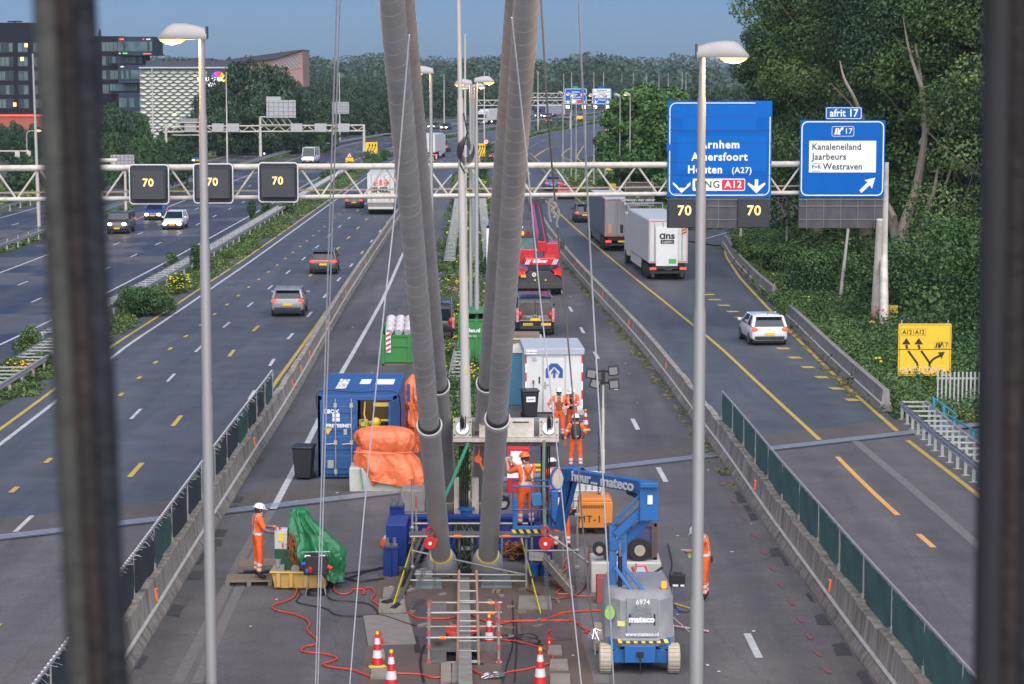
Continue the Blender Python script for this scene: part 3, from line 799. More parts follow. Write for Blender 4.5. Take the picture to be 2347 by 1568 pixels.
def ringframe(mb,x0,x1,z0,z1,r,wd,y0,y1):
 o=rrect(x0,x1,z0,z1,r);i_=rrect(x0+wd,x1-wd,z0+wd,z1-wd,max(.01,r-wd))
 n=len(o);vs=[(u,y0,v)for u,v in o]+[(u,y0,v)for u,v in i_]+[(u,y1,v)for u,v in o]+[(u,y1,v)for u,v in i_]
 fs=[]
 for k in range(n):
  k2=(k+1)%n
  fs+=[(k,k2,n+k2,n+k),(k,2*n+k,2*n+k2,k2),(n+k,n+k2,3*n+k2,3*n+k)]
 return mb.add(vs,fs)
def matrix_sign(x,y,wpx,D,label):
 p=P(x,y,D);k=D/F;h=wpx*k/2
 e=E("matrix_sign",label,"matrix sign",p,group="square 70 matrix signs on the gantry")
 MB().prism(rrect(-h,h,-h,h,.2),-.02,.12).build("backboard",MSI,e)
 ringframe(MB(),-h,h,-h,h,.2,.055,-.05,-.02).build("white_edge",SW,e)
 MB().bx(-h*.80,h*.78,-.38,-.02,-h*.72,h*.70).build("display_box",MSI2,e)
 MB().bx(-h*.8,h*.88,-.30,-.025,h*.70,h*.76).bx(h*.78,h*.86,-.36,-.02,-h*.72,h*.7).build("visor",MSI,e)
 MB().bx(-h*.8,h*.78,-.385,-.38,-h*.45,-h*.44).build("panel_seam",MSI,e)
 text("70",.54,LED,e,(0,-.40,h*.08),bold=.006,spacing=1.08,name="speed_digits")
 return e
matrix_sign(342,422.5,92,116.6,"leftmost square 70 matrix sign on the gantry")
matrix_sign(489,420.5,92,117.0,"middle 70 matrix sign, crossed by the foreground lamp pole")
matrix_sign(638,418,92,117.4,"70 matrix sign nearest the white rope")
BLUE=M("sign_blue",(.001,.105,.40),.5,var=.05,vs=1.2,spec=.12);BLUE2=M("sign_blue_patch",(.002,.12,.45),.5,var=.03,spec=.12)
PANEL=M("panel_backing",(.085,.082,.085),.65,dirt=(.035,.035,.04),dirt_amt=.9,vs=1.1,stretch=(1.5,1,.5))
WT=M("sign_lettering_white",(.80,.80,.79),.5,var=0)
def signspace(cx_,cy_,D,name,label,cat="road sign"):
 e=E(name,label,cat,P(cx_,cy_,D));k=D/F
 def L(x,y,d=0.0):return Vector(((x-cx_)*k,d,(cy_-y)*k))
 return e,L,k
def panel_backing(e,L,k,x0,x1,y0,y1):
 a,b=L(x0,y1),L(x1,y0)
 MB().bx(a.x,b.x,-.12,.1,a.z,b.z).build("backing_panel",PANEL,e)
 m=MB()
 for yy in(y0+4,y0+19,y1-19):m.bx(a.x,b.x,-.16,-.12,L(0,yy).z-.02,L(0,yy).z+.02)
 for xx in np.linspace(x0+18,x1-18,5):m.bx(L(xx,0).x-.015,L(xx,0).x+.015,-.15,-.12,a.z,b.z)
 m.build("ribs",M("panel_ribs",(.16,.155,.155),.6),e)
def arrow_down(L,x,y,s):
 pts=[(-18,-6),(-18,-1),(0,17),(18,-1),(18,-6),(3.5,2.5),(3.5,-12),(-3.5,-12),(-3.5,2.5)]
 return[(L(x+u*s,y+v*s).x,L(x+u*s,y+v*s).z)for u,v in pts]
e,L,k=signspace(1649,342,120.2,"direction_sign","large blue gantry sign reading Arnhem, Amersfoort, Houten with a red A12 ring panel")
a,b=L(1530,451),L(1768,232)
MB().bx(a.x,b.x,-.08,.06,a.z,b.z).build("board",BLUE,e)
m=MB();ringframe(m,L(1534,0).x,L(1764.5,0).x,L(0,448).z,L(0,236).z,.35,.045,-.094,-.085)
m.build("white_border",WT,e)
m=MB();m.bx(L(1540,0).x,L(1762,0).x,-.092,-.081,L(0,244).z,L(0,272).z);m.bx(L(1528,0).x-.0,L(1540,0).x,-.1,-.081,L(0,345).z,L(0,331).z)
m.bx(L(1563,0).x,L(1732,0).x,-.093,-.081,L(0,241).z,L(0,300).z);m.bx(L(1730,0).x,L(1768,0).x,-.099,-.081,L(0,233).z,L(0,268).z);m.bx(L(1553,0).x,L(1757,0).x,-.091,-.081,L(0,312).z,L(0,392).z)
m.build("overlay_patch",BLUE2,e)
m=MB()
for yy in(268,299,328,371,401):m.bx(a.x,b.x,-.094,-.0815,L(0,yy).z-.012,L(0,yy).z+.012)
m.build("panel_seams",M("seam_blue",(.006,.05,.2),.6),e)
tf=lambda s_,px,py,hpx,mat=WT,al='CENTER',bold=.012,sp=1.06,d=-.1,sx=1.0:text(s_,hpx*k/.70,mat,e,L(px,py,d),bold=bold,align=al,spacing=sp,sx=sx)
tf("Arnhem",1649,332,17.5,bold=.018,sp=1.14);tf("Amersfoort",1649,360,17.5,sx=.94,bold=.018,sp=1.14);tf("Houten",1616,389,17.5,sx=.94,bold=.018,sp=1.12);tf("(A27)",1700,390.5,13.5,bold=.006)
m=MB();q0,q1=L(1588,437),L(1708,409);m.prism(rrect(q0.x,q1.x,q0.z,q1.z,.08),-.101,-.085);m.build("ring_plate",WT,e)
m=MB();q0,q1=L(1655,435),L(1706.5,411);m.prism(rrect(q0.x,q1.x,q0.z,q1.z,.06),-.108,-.1005);m.build("red_plate",M("sign_red",(.62,.015,.03),.45,var=.03),e)
tf("RING",1621.5,423,16,DARKTX,sp=1.15,d=-.106,sx=.98,bold=.005);tf("A12",1681,423,16,WT,d=-.112,bold=.008)
MB().prism(arrow_down(L,1734,424,1.1),-.10,-.085).build("arrow",WT,e)
MB().prism([(L(x,y).x,L(x,y).z)for x,y in[(1543,417),(1552,424),(1556,430),(1570,430),(1574,424),(1583,417),(1583,424),(1563,442),(1543,422)]],-.10,-.085).build("arrow",WT,e)
MB().prism([(L(x,y).x,L(x,y).z)for x,y in[(1552,421),(1561,419),(1565,424),(1571,421),(1576,425),(1568,431),(1560,427),(1556,430)]],-.106,-.085).build("peeled_patch",BLUE,e)
text("ANWB",.09,WT,e,L(1743,445,-.1));text("07/40203-7/2017",.06,WT,e,L(1555,444,-.1))
panel_backing(e,L,k,1530,1765,453,522)
for cx2 in(1568,1727):
 q0,q1=L(cx2-36,521),L(cx2+36,455)
 mm_=MB();mm_.bx(q0.x,q1.x,-.26,-.1,q0.z,q1.z);o=mm_.build("lane_display",MSI,e,bev=.03)
 r_=MB();ringframe(r_,q0.x+.05,q1.x-.05,q0.z+.3,q1.z-.05,.08,.02,-.275,-.262);r_.build("display_rim",MSI2,o)
 text("70",22*k/.7,LED,o,L(cx2+1,482.5,-.285),bold=.006,spacing=1.08,name="speed_digits")
e,L,k=signspace(1930,362,120.8,"direction_sign","blue exit sign with white Kanaleneiland panel and white arrow")
a,b=L(1833.5,451),L(2027,276)
MB().bx(a.x,b.x,-.08,.06,a.z,b.z).build("board",BLUE,e)
ringframe(MB(),L(1836,0).x,L(2024.5,0).x,L(0,448.5).z,L(0,278.5).z,.32,.055,-.094,-.085).build("white_border",WT,e)
q0,q1=L(1854,395),L(2007,323);MB().bx(q0.x,q1.x,-.098,-.08,q0.z,q1.z).build("white_panel",WT,e)
tf("Kanaleneiland",1860,337,14.5,DARKTX,'LEFT',.006,1.05,-.104,.93);tf("Jaarbeurs",1861,359.5,14.5,DARKTX,'LEFT',.006,1.05,-.104,.95)
tf("Westraven",1886,382,14.5,DARKTX,'LEFT',.006,1.05,-.104,.93);tf("P+R",1871,383,8.5,DARKTX,'CENTER',.003,1.0,-.104)
m=MB()
for yy in(375,392):m.bx(L(1861,0).x,L(1881,0).x,-.104,-.097,L(0,yy).z-.012,L(0,yy).z+.012)
m.build("panel_rules",DARKTX,e)
q0,q1=L(1905,313),L(1956,290);ringframe(MB(),q0.x,q1.x,q0.z,q1.z,.1,.022,-.094,-.084).build("number_frame",WT,e)
tf("17",1943,301.5,12.5,WT,bold=.004)
m=MB()
m.prism([(L(x,y).x,L(x,y).z)for x,y in[(1911,309),(1914,294),(1917,294),(1916,309)]],-.095,-.084)
m.prism([(L(x,y).x,L(x,y).z)for x,y in[(1918,309),(1918.5,294),(1921,294),(1923,300),(1925,309)]],-.095,-.084)
m.prism([(L(x,y).x,L(x,y).z)for x,y in[(1921,301),(1926,295),(1923,294),(1932,292),(1930,300),(1928,297),(1924,304)]],-.096,-.084)
m.build("exit_symbol",WT,e)
m=MB();m.prism([(L(x,y).x,L(x,y).z)for x,y in[(1970,436),(1975,442),(1994,424),(1999,432),(2006,407),(1981,413),(1989,417)]],-.1,-.084);m.build("arrow",WT,e)
q0,q1=L(1890,274.5),L(1973.5,246);MB().bx(q0.x,q1.x,-.08,.05,q0.z,q1.z).build("top_plate",BLUE,e)
ringframe(MB(),q0.x+.03,q1.x-.03,q0.z+.03,q1.z-.03,.08,.03,-.094,-.083).build("top_plate_border",WT,e)
tf("afrit 17",1932,260.5,16.5,WT,bold=.01,sp=1.0,sx=.95)
panel_backing(e,L,k,1832,2024,453,522)
BACKP=M("sign_back",(.40,.40,.385),.55,.2,dirt=(.3,.3,.3),dirt_amt=.5,vs=1.5)
def far_gantry(xl,xr,yt,yb,base,posts,label,tk=.12,period=2.2,yl=0):
 D=G(xr,base).y;o=P(xl,base,D);o.z=zg(D)
 e=E("sign_gantry",label,"gantry",o,group="distant gantries")
 q=lambda x,y:P(x,y,D)-o
 a,b,c,d=q(xl,yt),q(xr,yt-yl),q(xl,yb),q(xr,yb-yl)
 MB().tube([a,b],tk,6).tube([c,d],tk,6).build("chords",GAN,e)
 m=MB();n=int((b-a).length/period)
 for i in range(n):
  m.tube([a.lerp(b,i/n),c.lerp(d,(i+.5)/n)],tk*.6,5);m.tube([c.lerp(d,(i+.5)/n),a.lerp(b,(i+1)/n)],tk*.6,5)
 m.build("lattice",GAN,e)
 for(px,ptop)in posts:
  t=q(px,ptop);MB().tube([t,(t.x,t.y,0)],[tk*1.6,tk*2.2],8).build("post",GAN,e)
 return e,q,D
e,q,D=far_gantry(374,836,290,303,361,[(380,284),(596,268),(834,287)],"cream lattice gantry with small blank panels before the trees",yl=3)
for x in(437,500,535,680,735,788):
 c=q(x,293);MB().box(c+Vector((0,-.35,0)),(1.9,.2,1.35)).build("panel_back",BACKP,e,bev=.05)
c0=q(597,278);c1=q(672,278);m=MB()
for dz in(.7,-.6):m.tube([c0+Vector((0,-.2,dz)),c1+Vector((0,-.2,dz))],.1,6)
for i in range(5):m.tube([c0.lerp(c1,i/5)+Vector((0,-.2,.7)),c0.lerp(c1,(i+1)/5)+Vector((0,-.2,-.6))],.06,5)
m.build("walkway",GAN,e)
c0=q(398,292);c1=q(470,292);m=MB()
for dz in(-1.2,-.6,.1,.8):m.tube([c0+Vector((0,-1.2,dz)),c1+Vector((0,-1.2,dz))],.08,6)
m.build("walkway",GAN,e)
def back_panel(x0,x1,y0,y1,D,label,steps=None):
 p=P((x0+x1)/2,y1,D);k=D/F;e=E("sign_panel_back",label,"sign panel",p,group="backs of road signs")
 m=MB();m.bx((x0-x1)/2*k,(x1-x0)/2*k,-.05,.05,0,(y1-y0)*k)
 if steps:m.bx((steps[0]-(x0+x1)/2)*k,(steps[1]-(x0+x1)/2)*k,-.05,.05,(y1-y0)*k,(y1-steps[2])*k)
 m.build("board",BACKP,e);r_=MB()
 for i in range(6):
  xx=(x0-x1)/2*k+(x1-x0)*k*(i+.5)/6;r_.bx(xx-.04,xx+.04,-.12,-.05,0,(y1-y0)*k)
 for i in range(4):
  zz=(y1-y0)*k*(i+.5)/4;r_.bx((x0-x1)/2*k,(x1-x0)/2*k,-.1,-.05,zz-.03,zz+.03)
 r_.build("stiffeners",M("stiffener",(.22,.225,.23),.6),e)
 return e
back_panel(611,678,230,270,D-.5,"big stepped blank sign back above the gantry walkway",(611,644,222))
back_panel(410,453,272,282,D-.5,"low blank sign back beside the street lamp pole")
bp=back_panel(764,800,234,261,430,"small blank sign back on two posts near the stay cables")
m=MB();m.tube([(-1.5,.1,2.1),(-1.5,.1,-9.6)],.18,8);m.build("post",GAN,bp)
bp=back_panel(254,308,355,388,205,"blank sign back rising over the near gantry's left end")
m=MB();m.tube([(.2,.1,1),(.2,.1,-4.5)],.12,8);m.build("post",GAN,bp)
m=MB();q0=gpnt(150,367);q1=gpnt(268,368)
m.tube([q0,q1],.10,8);m.tube([gpnt(261,368),gpnt(261,386)],.08,8);m.build("handrail",GAN,gan)
e,q,D=far_gantry(1108,1345,214,224,262,[(1120,212),(1293,212),(1383,240)],"farther lattice gantry behind the blue signs",.14)
e,q,D=far_gantry(1095,1450,230,242,296,[(1233,228),(1308,228)],"lattice gantry that carries the two far blue signs",.12)
def far_sign(x0,x1,y0,y1,lines,label,D,ring=False,white=(),top=None):
 cx_,cy_=(x0+x1)/2,(y0+y1)/2
 e,L,k=signspace(cx_,cy_,D,"direction_sign",label)
 a,b=L(x0,y1),L(x1,y0)
 MB().bx(a.x,b.x,-.08,.08,a.z,b.z).build("board",BLUE,e)
 ringframe(MB(),a.x+.08,b.x-.08,a.z+.08,b.z-.08,.3,.1,-.1,-.085).build("white_border",WT,e)
 for(yy0,yy1)in white:MB().bx(L(x0+3,0).x,L(x1-3,0).x,-.1,-.085,L(0,yy1).z,L(0,yy0).z).build("white_panel",WT,e)
 for(s_,yy,h_,dark)in lines:text(s_,h_*k/.7,DARKTX if dark else WT,e,L(cx_,yy,-.11),bold=.01)
 if ring:
  MB().bx(L(cx_-10,0).x,L(cx_+5,0).x,-.1,-.085,L(0,y1-3).z,L(0,y1-10).z).build("ring_plate",WT,e)
  MB().bx(L(cx_+3,0).x,L(cx_+15,0).x,-.12,-.085,L(0,y1-3).z,L(0,y1-10).z).build("red_plate",M("sign_red"),e)
 for xx in(x0+8,x1-8):MB().prism(arrow_down(L,xx,y1-6.5,.30),-.10,-.085).build("arrow",WT,e)
 MB().bx(a.x,b.x,-.1,.05,L(0,y1+13).z,L(0,y1+1).z).build("backing_panel",MSI,e)
 for xx in(x0+7,x1-7):text("70",6*k/.7,M("led_far",(1,.8,.5),.4,var=0,emit=(1,.78,.45),es=1.6),e,L(xx,y1+6.5,-.14),bold=.04,name="speed_digits")
 if top:MB().bx(L(top[0],0).x,L(top[1],0).x,-.08,.08,b.z,L(0,y0-5).z).build("top_plate",M(*top[2]),e)
 return e
far_sign(1294,1345,203,239,[("Arnhem",211,4,0),("Ede",217,4,0),("Amersfoort",222.5,4,0),("Hilversum",228,4,0)],"far blue sign with a red plate over the distant motorway",D-.6,True,top=(1313,1325,("sign_green",(.02,.25,.12),.5)))
far_sign(1357,1401,203,239,[("Rijnsweerd",207.5,3.6,1),("Lunetten",215,3.6,1),("Nieuwegein",222,3.6,1),("Houten",229,3.6,0)],"far blue sign with three white lines nearest the round tree",D-.6,False,((204.5,210.5),(212,218),(219,225)),top=(1371,1386,("sign_blue",)))
SY=M("sign_yellow")
def yel_sign(x0,x1,y0,y1,base,label,content=None,name="diversion_sign",D=None):
 D=D or G((x0+x1)/2,base).y
 cx_,cy_=(x0+x1)/2,(y0+y1)/2
 e,L,k=signspace(cx_,cy_,D,name,label)
 a,b=L(x0,y1),L(x1,y0)
 MB().prism(rrect(a.x,b.x,a.z,b.z,.06),-.03,.02).build("board",SY,e)
 for xx in(x0+(x1-x0)*.06,x1-(x1-x0)*.06):
  p0=L(xx,y0-8);MB().tube([(p0.x,.06,p0.z if base>500 else b.z),(p0.x,.06,zg(D)-P(cx_,cy_,D).z)],.03,8).build("post",GALV,e)
 if content:content(e,L,k)
 return e
def c_big(e,L,k):
 ringframe(MB(),L(2060.5,0).x,L(2177.5,0).x,L(0,859.5).z,L(0,743.5).z,.08,.014,-.036,-.031).build("black_border",DARKTX,e)
 MB().bx(L(2058,0).x,L(2180,0).x,-.037,-.031,L(0,801.5).z,L(0,800).z).build("seam",DARKTX,e)
 for x in(2078,2107):
  text("A12",10.5*k/.7,DARKTX,e,L(x,761,-.038),sx=.88,bold=.003);ringframe(MB(),L(x-14,0).x,L(x+14,0).x,L(0,769).z,L(0,753).z,.03,.008,-.036,-.031).build("number_frame",DARKTX,e)
 text("17",11*k/.7,DARKTX,e,L(2165,791,-.038));ringframe(MB(),L(2141,0).x,L(2174,0).x,L(0,799).z,L(0,783).z,.03,.008,-.036,-.031).build("number_frame",DARKTX,e)
 m=MB();T=lambda pts:m.prism([(L(x,y).x,L(x,y).z)for x,y in pts],-.037,-.031)
 T([(2143,797),(2146,785),(2149,785),(2147,797)]);T([(2149.5,797),(2150,785),(2153,785),(2155,790),(2157,785),(2153,784),(2160,784),(2159,790),(2155,797)])
 def bar(pts,w_=5):
  for(xa,ya),(xb,yb)in zip(pts,pts[1:]):
   d=Vector((xb-xa,yb-ya)).normalized();n_=Vector((-d.y,d.x))*w_/2
   T([(xa+n_.x,ya+n_.y),(xb+n_.x,yb+n_.y),(xb-n_.x,yb-n_.y),(xa-n_.x,ya-n_.y)])
 bar([(2076.5,790),(2077,794),(2079,799)],5.5);bar([(2081,804),(2103,834),(2103,849)])
 bar([(2105,790),(2105,795),(2108,799)],5.5);bar([(2111,804),(2131,832),(2131,849)]);bar([(2131,834),(2137,825),(2146,819),(2156,815)])
 T([(2076.5,774),(2086.5,789),(2066,789)]);T([(2105,774),(2115,789),(2094.5,789)]);T([(2166,806),(2158,823),(2155,815),(2149,808)])
 m.build("route_arrows",DARKTX,e)
 rg2=random.Random(4);g_=MB()
 pts=[]
 for i in range(60):
  t=i/59;pts.append(L(2064+106*t,848+7*math.sin(i*1.15)+2*math.sin(i*.5),-.04))
 g_.tube(pts,.02,4);g_.build("graffiti",M("graffiti_white",(.8,.62,.45),.6,var=0),e)
yel_sign(2058,2180,741,862,893,"big yellow A12 diversion sign with black route arrows on the overgrown verge",c_big)
def c_far(n):
 def f(e,L,k):
  x0,x1,y0,y1=n;m=MB()
  for i in range(3):
   x=x0+(x1-x0)*(.25+.25*i)
   pts=[(x-3,y1-3),(x-3,y1-8),(x+2,y0+12),(x+2,y0+7)]
   for(xa,ya),(xb,yb)in zip(pts,pts[1:]):m.beam(L(xa,ya,-.04),L(xb,yb,-.04),.1,.02,up=(0,1,0))
   m.prism([(L(x+2,y0+3).x,L(x,y0+3).z),(L(x+4.5,0).x,L(0,y0+8).z),(L(x-.5,0).x,L(0,y0+8).z)],-.05,-.03)
  m.build("route_arrows",DARKTX,e)
 return f
yel_sign(838,865,326,352,378,"yellow sign with three bent arrows in the left median bushes",c_far((838,865,326,352)))
yel_sign(1090,1112,329,358,388,"yellow sign with three bent arrows behind the lamp cluster",c_far((1090,1112,329,360)))
def warn(x,ytop,yb,base,label):
 D=G(x,base).y;e,L,k=signspace(x,(ytop+yb)/2,D,"warning_sign",label,"warning sign")
 mid=ytop+(yb-ytop)*.48;h=mid-ytop
 m=MB();m.prism([(L(x-h*.62,mid).x,L(0,mid).z),(L(x+h*.62,mid).x,L(0,mid).z),(0,L(0,ytop).z)],-.03,.02);m.build("red_triangle",RED,e)
 m=MB();m.prism([(L(x-h*.38,0).x,L(0,mid-h*.12).z),(L(x+h*.38,0).x,L(0,mid-h*.12).z),(0,L(0,ytop+h*.28).z)],-.04,.0);m.build("white_field",WT,e)
 MB().bx(-.05,.05,-.05,-.03,L(0,mid-h*.2).z,L(0,ytop+h*.5).z).build("mark",DARKTX,e)
 MB().bx(L(x-9,0).x,L(x+9,0).x,-.03,.02,L(0,yb).z,L(0,mid+1).z).build("yellow_plate",SY,e)
 MB().tube([(0,.05,0),(0,.05,zg(D)-P(x,(ytop+yb)/2,D).z)],.04,6).build("post",GALV,e)
warn(801,348,374,388,"red triangle warning sign over a yellow plate in the left median")
warn(1097,353,374,392,"red triangle warning sign over a yellow plate below the arrow sign")
def roundsign(x,y,r,base,label):
 D=G(x,base).y;e,L,k=signspace(x,y,D,"speed_limit_sign",label,"speed sign")
 MB().cyl((0,.02,0),(0,-.02,0),r*k,n=20).build("red_ring",RED,e);MB().cyl((0,-.021,0),(0,-.03,0),r*k*.72,n=20).build("white_disc",WT,e)
 text("70",r*k*.95,DARKTX,e,(0,-.035,0),bold=.01);MB().tube([(0,.05,0),(0,.05,zg(D)-P(x,y,D).z)],.04,6).build("post",GALV,e)
roundsign(1114,325,6.5,352,"round red 70 sign just right of the yellow arrow sign");roundsign(1387,332,6.5,420,"round red 70 sign by the round tree")
for(x0,x1,y0,y1,b,lb)in[(1321,1338,266,276,281,"small far yellow sign in the far median"),(1396,1412,421,442,468,"yellow board behind the dark truck trailer"),(1387,1404,380,390,408,"small yellow plate on the grass wedge")]:
 yel_sign(x0,x1,y0,y1,b,lb)
def beacon(x,b,h,label):
 g=G(x,b);k=g.y/F;e=E("traffic_beacon",label,"beacon",g,group="red and white lane beacons")
 MB().box((0,0,h*k/2),(.25,.06,h*k)).build("panel",WT,e)
 m=MB()
 for i in range(4):m.prism([(-.126,i*h*k/4),(.126,i*h*k/4+.12),(.126,i*h*k/4+.25),(-.126,i*h*k/4+.13)],-.034,-.03)
 m.build("red_stripes",RED,e);MB().box((0,0,.04),(.5,.3,.08)).build("foot",BLACK,e)
for(x,b,h)in[(985,372,13),(992,372,13),(1000,366,13),(1279,425,16),(1295,432,18),(1306,450,14),(1288,432,13)]:
 beacon(x,b,h,"slim red and white striped lane beacon beside the far lanes")
e,L,k=signspace(1462,448,175,"billboard","dark roadside billboard with white writing behind the trucks","billboard")
a,b=L(1432,472),L(1498,417)
MB().bx(a.x,b.x,-.05,.05,a.z,b.z).build("board",M("billboard_dark",(.045,.042,.036),.6,dirt=(.12,.11,.08),dirt_amt=.4),e)
ringframe(MB(),a.x,b.x,a.z,b.z,.05,.06,-.08,-.05).build("frame",M("billboard_frame",(.3,.26,.22),.6),e)
text("UIT AAN DE A12",.22,M("muted_text",(.3,.29,.25),.6,var=0),e,L(1470,429,-.08));text("Gewoon net vaker",.34,WT,e,L(1462,458,-.08));text("bereikbaarheid",.3,WT,e,L(1458,466,-.08))
MB().prism([(L(x,y).x,L(x,y).z)for x,y in[(1456,452),(1476,440),(1482,436),(1478,444),(1462,455)]],-.08,-.05).build("green_leaf",M("leaf_logo",(.1,.35,.04),.5),e)
for xx in(1440,1490):MB().tube([L(xx,470),(L(xx,0).x,0,zg(175)-P(1462,448,175).z)],.07,8).build("post",GALV,e)
BW=M("office_cladding",(.014,.013,.020),.8,var=.15,vs=.3,spec=.1);BW2=M("office_cladding_blue",(.022,.032,.058),.6,var=.2,vs=.5,spec=.2)
GLS=M("office_glass",(.10,.16,.17),.12,.2,var=.5,vs=.35);GLP=M("office_glass_pale",(.09,.13,.12),.3,var=.3,vs=.4);BRK=M("office_brick",(.36,.10,.055),.8,var=.15,vs=2)
LITW=M("lit_window",(1,.6,.2),.5,var=0,emit=(1,.62,.22),es=.5)
def facade(e,L,x0,x1,y0,y1,dd,mat,name="wall",depth=14):
 a,b=L(x0,y1),L(x1,y0);return MB().bx(a.x,b.x,dd,dd+depth,a.z,b.z).build(name,mat,e)
def windows(e,L,x0,x1,y0,y1,n,mat,dd,gap=.15,frame=True):
 a,b=L(x0,y1),L(x1,y0)
 f=MB().bx(a.x,b.x,dd-.05,dd+.1,a.z,b.z).build("window",M("window_recess",(.02,.024,.03),.4),e)
 m=MB();w_=(b.x-a.x)/n;rw=random.Random(int(x0*3+y0));m2=MB()
 for i in range(n):
  t=m if rw.random()<.75 else m2
  t.bx(a.x+i*w_+w_*gap/2,a.x+(i+1)*w_-w_*gap/2,dd-.12,dd-.05,a.z+.15,b.z-.15)
 if m.v:m.build("pane",mat,f)
 if m2.v:m2.build("pane",M("dark_pane",(.03,.05,.055),.1),f)
BD=560
e,L,k=signspace(150,280,BD,"office_building","dark stacked office block with projecting glass boxes behind the left rod","building")
facade(e,L,-40,128,55,262,0,BW);facade(e,L,-40,128,262,340,-2,BRK,"brick_base");facade(e,L,128,279,85,300,3,BW)
facade(e,L,330,346,255,300,4,BRK,"brick_base")
m=MB();m.bx(L(-40,0).x,L(130,0).x,-2.4,-2.05,L(0,266).z,L(0,263.5).z);m.build("light_strip",M("red_neon",(1,.1,.05),.5,var=0,emit=(1,.09,.04),es=.35),e)
for(x0,x1,y0,y1)in[(277,357,87,129),(277,359,150,191),(277,360,213,255)]:
 facade(e,L,x0,x1,y0,y1,-3,BW2,"glass_box",16);windows(e,L,x0+1.5,x1-2,y0+(10 if y0<100 else 11),y1-8,14,GLS,-3,.08)
for(x0,x1,y0,y1)in[(247,328,129,150),(247,331,191,213)]:
 facade(e,L,x0,x1,y0,y1,2,BW,"recessed_floor",10);windows(e,L,x0+2,x1-3,y0+2,y1-3,10,GLS,2)
for y0 in(98,130,162,194):windows(e,L,231,268,y0,y0+22,4,GLP,3)
for y0 in(100,132,164,196,227):
 windows(e,L,-30,34,y0,y0+22,7,GLP,0,.2);windows(e,L,45,68,y0,y0+22,2,GLS,0,.2);windows(e,L,80,120,y0,y0+22,4,GLP,0,.2)
for x in(-4,22,40):windows(e,L,x,x+9,289,322,1,GLS,-2,.2)
m=MB()
for(x,y)in[(55,137),(65,106),(36,240)]:c=L(x,y);m.box((c.x,-.3,c.z),(.7,.2,.9))
m.build("lit_window",LITW,e)
RN=M("neon_red_sign",(.9,.12,.05),.5,var=0,emit=(.9,.1,.05),es=.25);GN=M("neon_green_sign",(.1,.6,.1),.5,var=0,emit=(.1,.6,.08),es=.2)
for(x,y,w_,h_,mt)in[(287,93,10,3.4,RN),(336,93,3,3.4,RN),(347,93,10,2.6,WT),(282,124.5,3,3,WT),(294,124.5,10,3,GN),(344,125.5,18,2.4,RN),(287,154.5,8,3,WT),(356,153,7,2.4,WT)]:
 c=L(x,y,-3.12);MB().box(c,(w_*k,.12,h_*k)).build("name_board",mt,e,bev=.03)
m=MB();m.tube([L(222,85,5),L(224,69,5)],.15,5);m.tube([L(226,85,5),L(224,69,5)],.15,5);m.tube([L(34,55,3),L(34,51,3)],.3,5);m.box(L(34,52,3),(3.4,.4,.3));m.build("roof_antenna",BW,e)
e,L,k=signspace(430,280,480,"casino_building","pale building clad in overlapping scale panels with a lit casino sign","building")
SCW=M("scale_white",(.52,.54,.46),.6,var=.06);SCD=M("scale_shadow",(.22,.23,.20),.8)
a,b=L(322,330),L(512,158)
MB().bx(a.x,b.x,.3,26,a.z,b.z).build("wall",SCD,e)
m=MB();wS,hS=1.75,.62
rows=int((b.z-a.z)/hS)
for r_ in range(rows):
 z0=a.z+r_*hS;off=(r_%2)*wS/2
 n=int((b.x-a.x)/wS)
 for c in range(n):
  x=a.x+off+c*wS
  if x+wS>b.x:continue
  top=[(x,.3,z0+hS*.62)];pts=[]
  for j in range(7):
   t=j/6;pts.append((x+wS*t,-.12-.22*math.sin(t*PI),z0+hS*.62-hS*.52*math.sin(t*PI)))
  up_=[(x+wS*j/6,.28,z0+hS*.62+hS*.36*math.sin(PI*j/6))for j in range(7)]
  o=len(m.v);m.v+=pts+up_
  for j in range(6):m.f.append((o+j,o+j+1,o+8+j,o+7+j))
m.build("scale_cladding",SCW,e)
MB().bx(L(322,0).x,L(527,0).x,-.8,26,L(0,158).z,L(0,155).z).build("cornice",M("pale_cornice",(.42,.48,.56),.5),e)
MB().bx(L(330,0).x,L(527,0).x,4,24,L(0,155).z,L(0,141).z).build("roof",M("roof_dark",(.04,.043,.055),.7),e)
m=MB()
for x in(358,390,436,470):m.bx(L(x-8,0).x,L(x+8,0).x,6,9,L(0,141).z,L(0,135).z)
m.build("roof_units",M("roof_dark"),e)
CW=M("neon_white",(1,1,1),.5,var=0,emit=(1,1,1),es=.2)
MB().bx(L(478,0).x,L(520,0).x,-1.2,-.8,L(0,209).z,L(0,160).z).build("sign_board",M("sign_backboard",(.035,.03,.04),.6),e)
text("HOLLAND",1.05,CW,e,L(484,183,-1.35),bold=.05);text("CASINO",1.05,CW,e,L(484,195,-1.35),bold=.05)
for j,c in enumerate([(.05,.1,.9),(.5,.05,.6),(.9,.03,.05),(1,.25,0),(1,.75,0),(1,.8,.05)]):
 a0=R(150-j*33);o_=L(503,182,-1.3);m=MB()
 m.prism([(o_.x+.3*math.cos(a0),o_.z+.3*math.sin(a0)),(o_.x+1.5*math.cos(a0+.24),o_.z+1.5*math.sin(a0+.24)),(o_.x+1.5*math.cos(a0-.24),o_.z+1.5*math.sin(a0-.24))],-1.34,-1.25)
 m.build("colour_petal",M("neon_petal_%d"%j,c,.5,var=0,emit=c,es=.35),e)
e,L,k=signspace(620,280,540,"hall_building","hall with a pointed roof and orange diamond cladding behind trees","building")
BZ=L(0,300).z
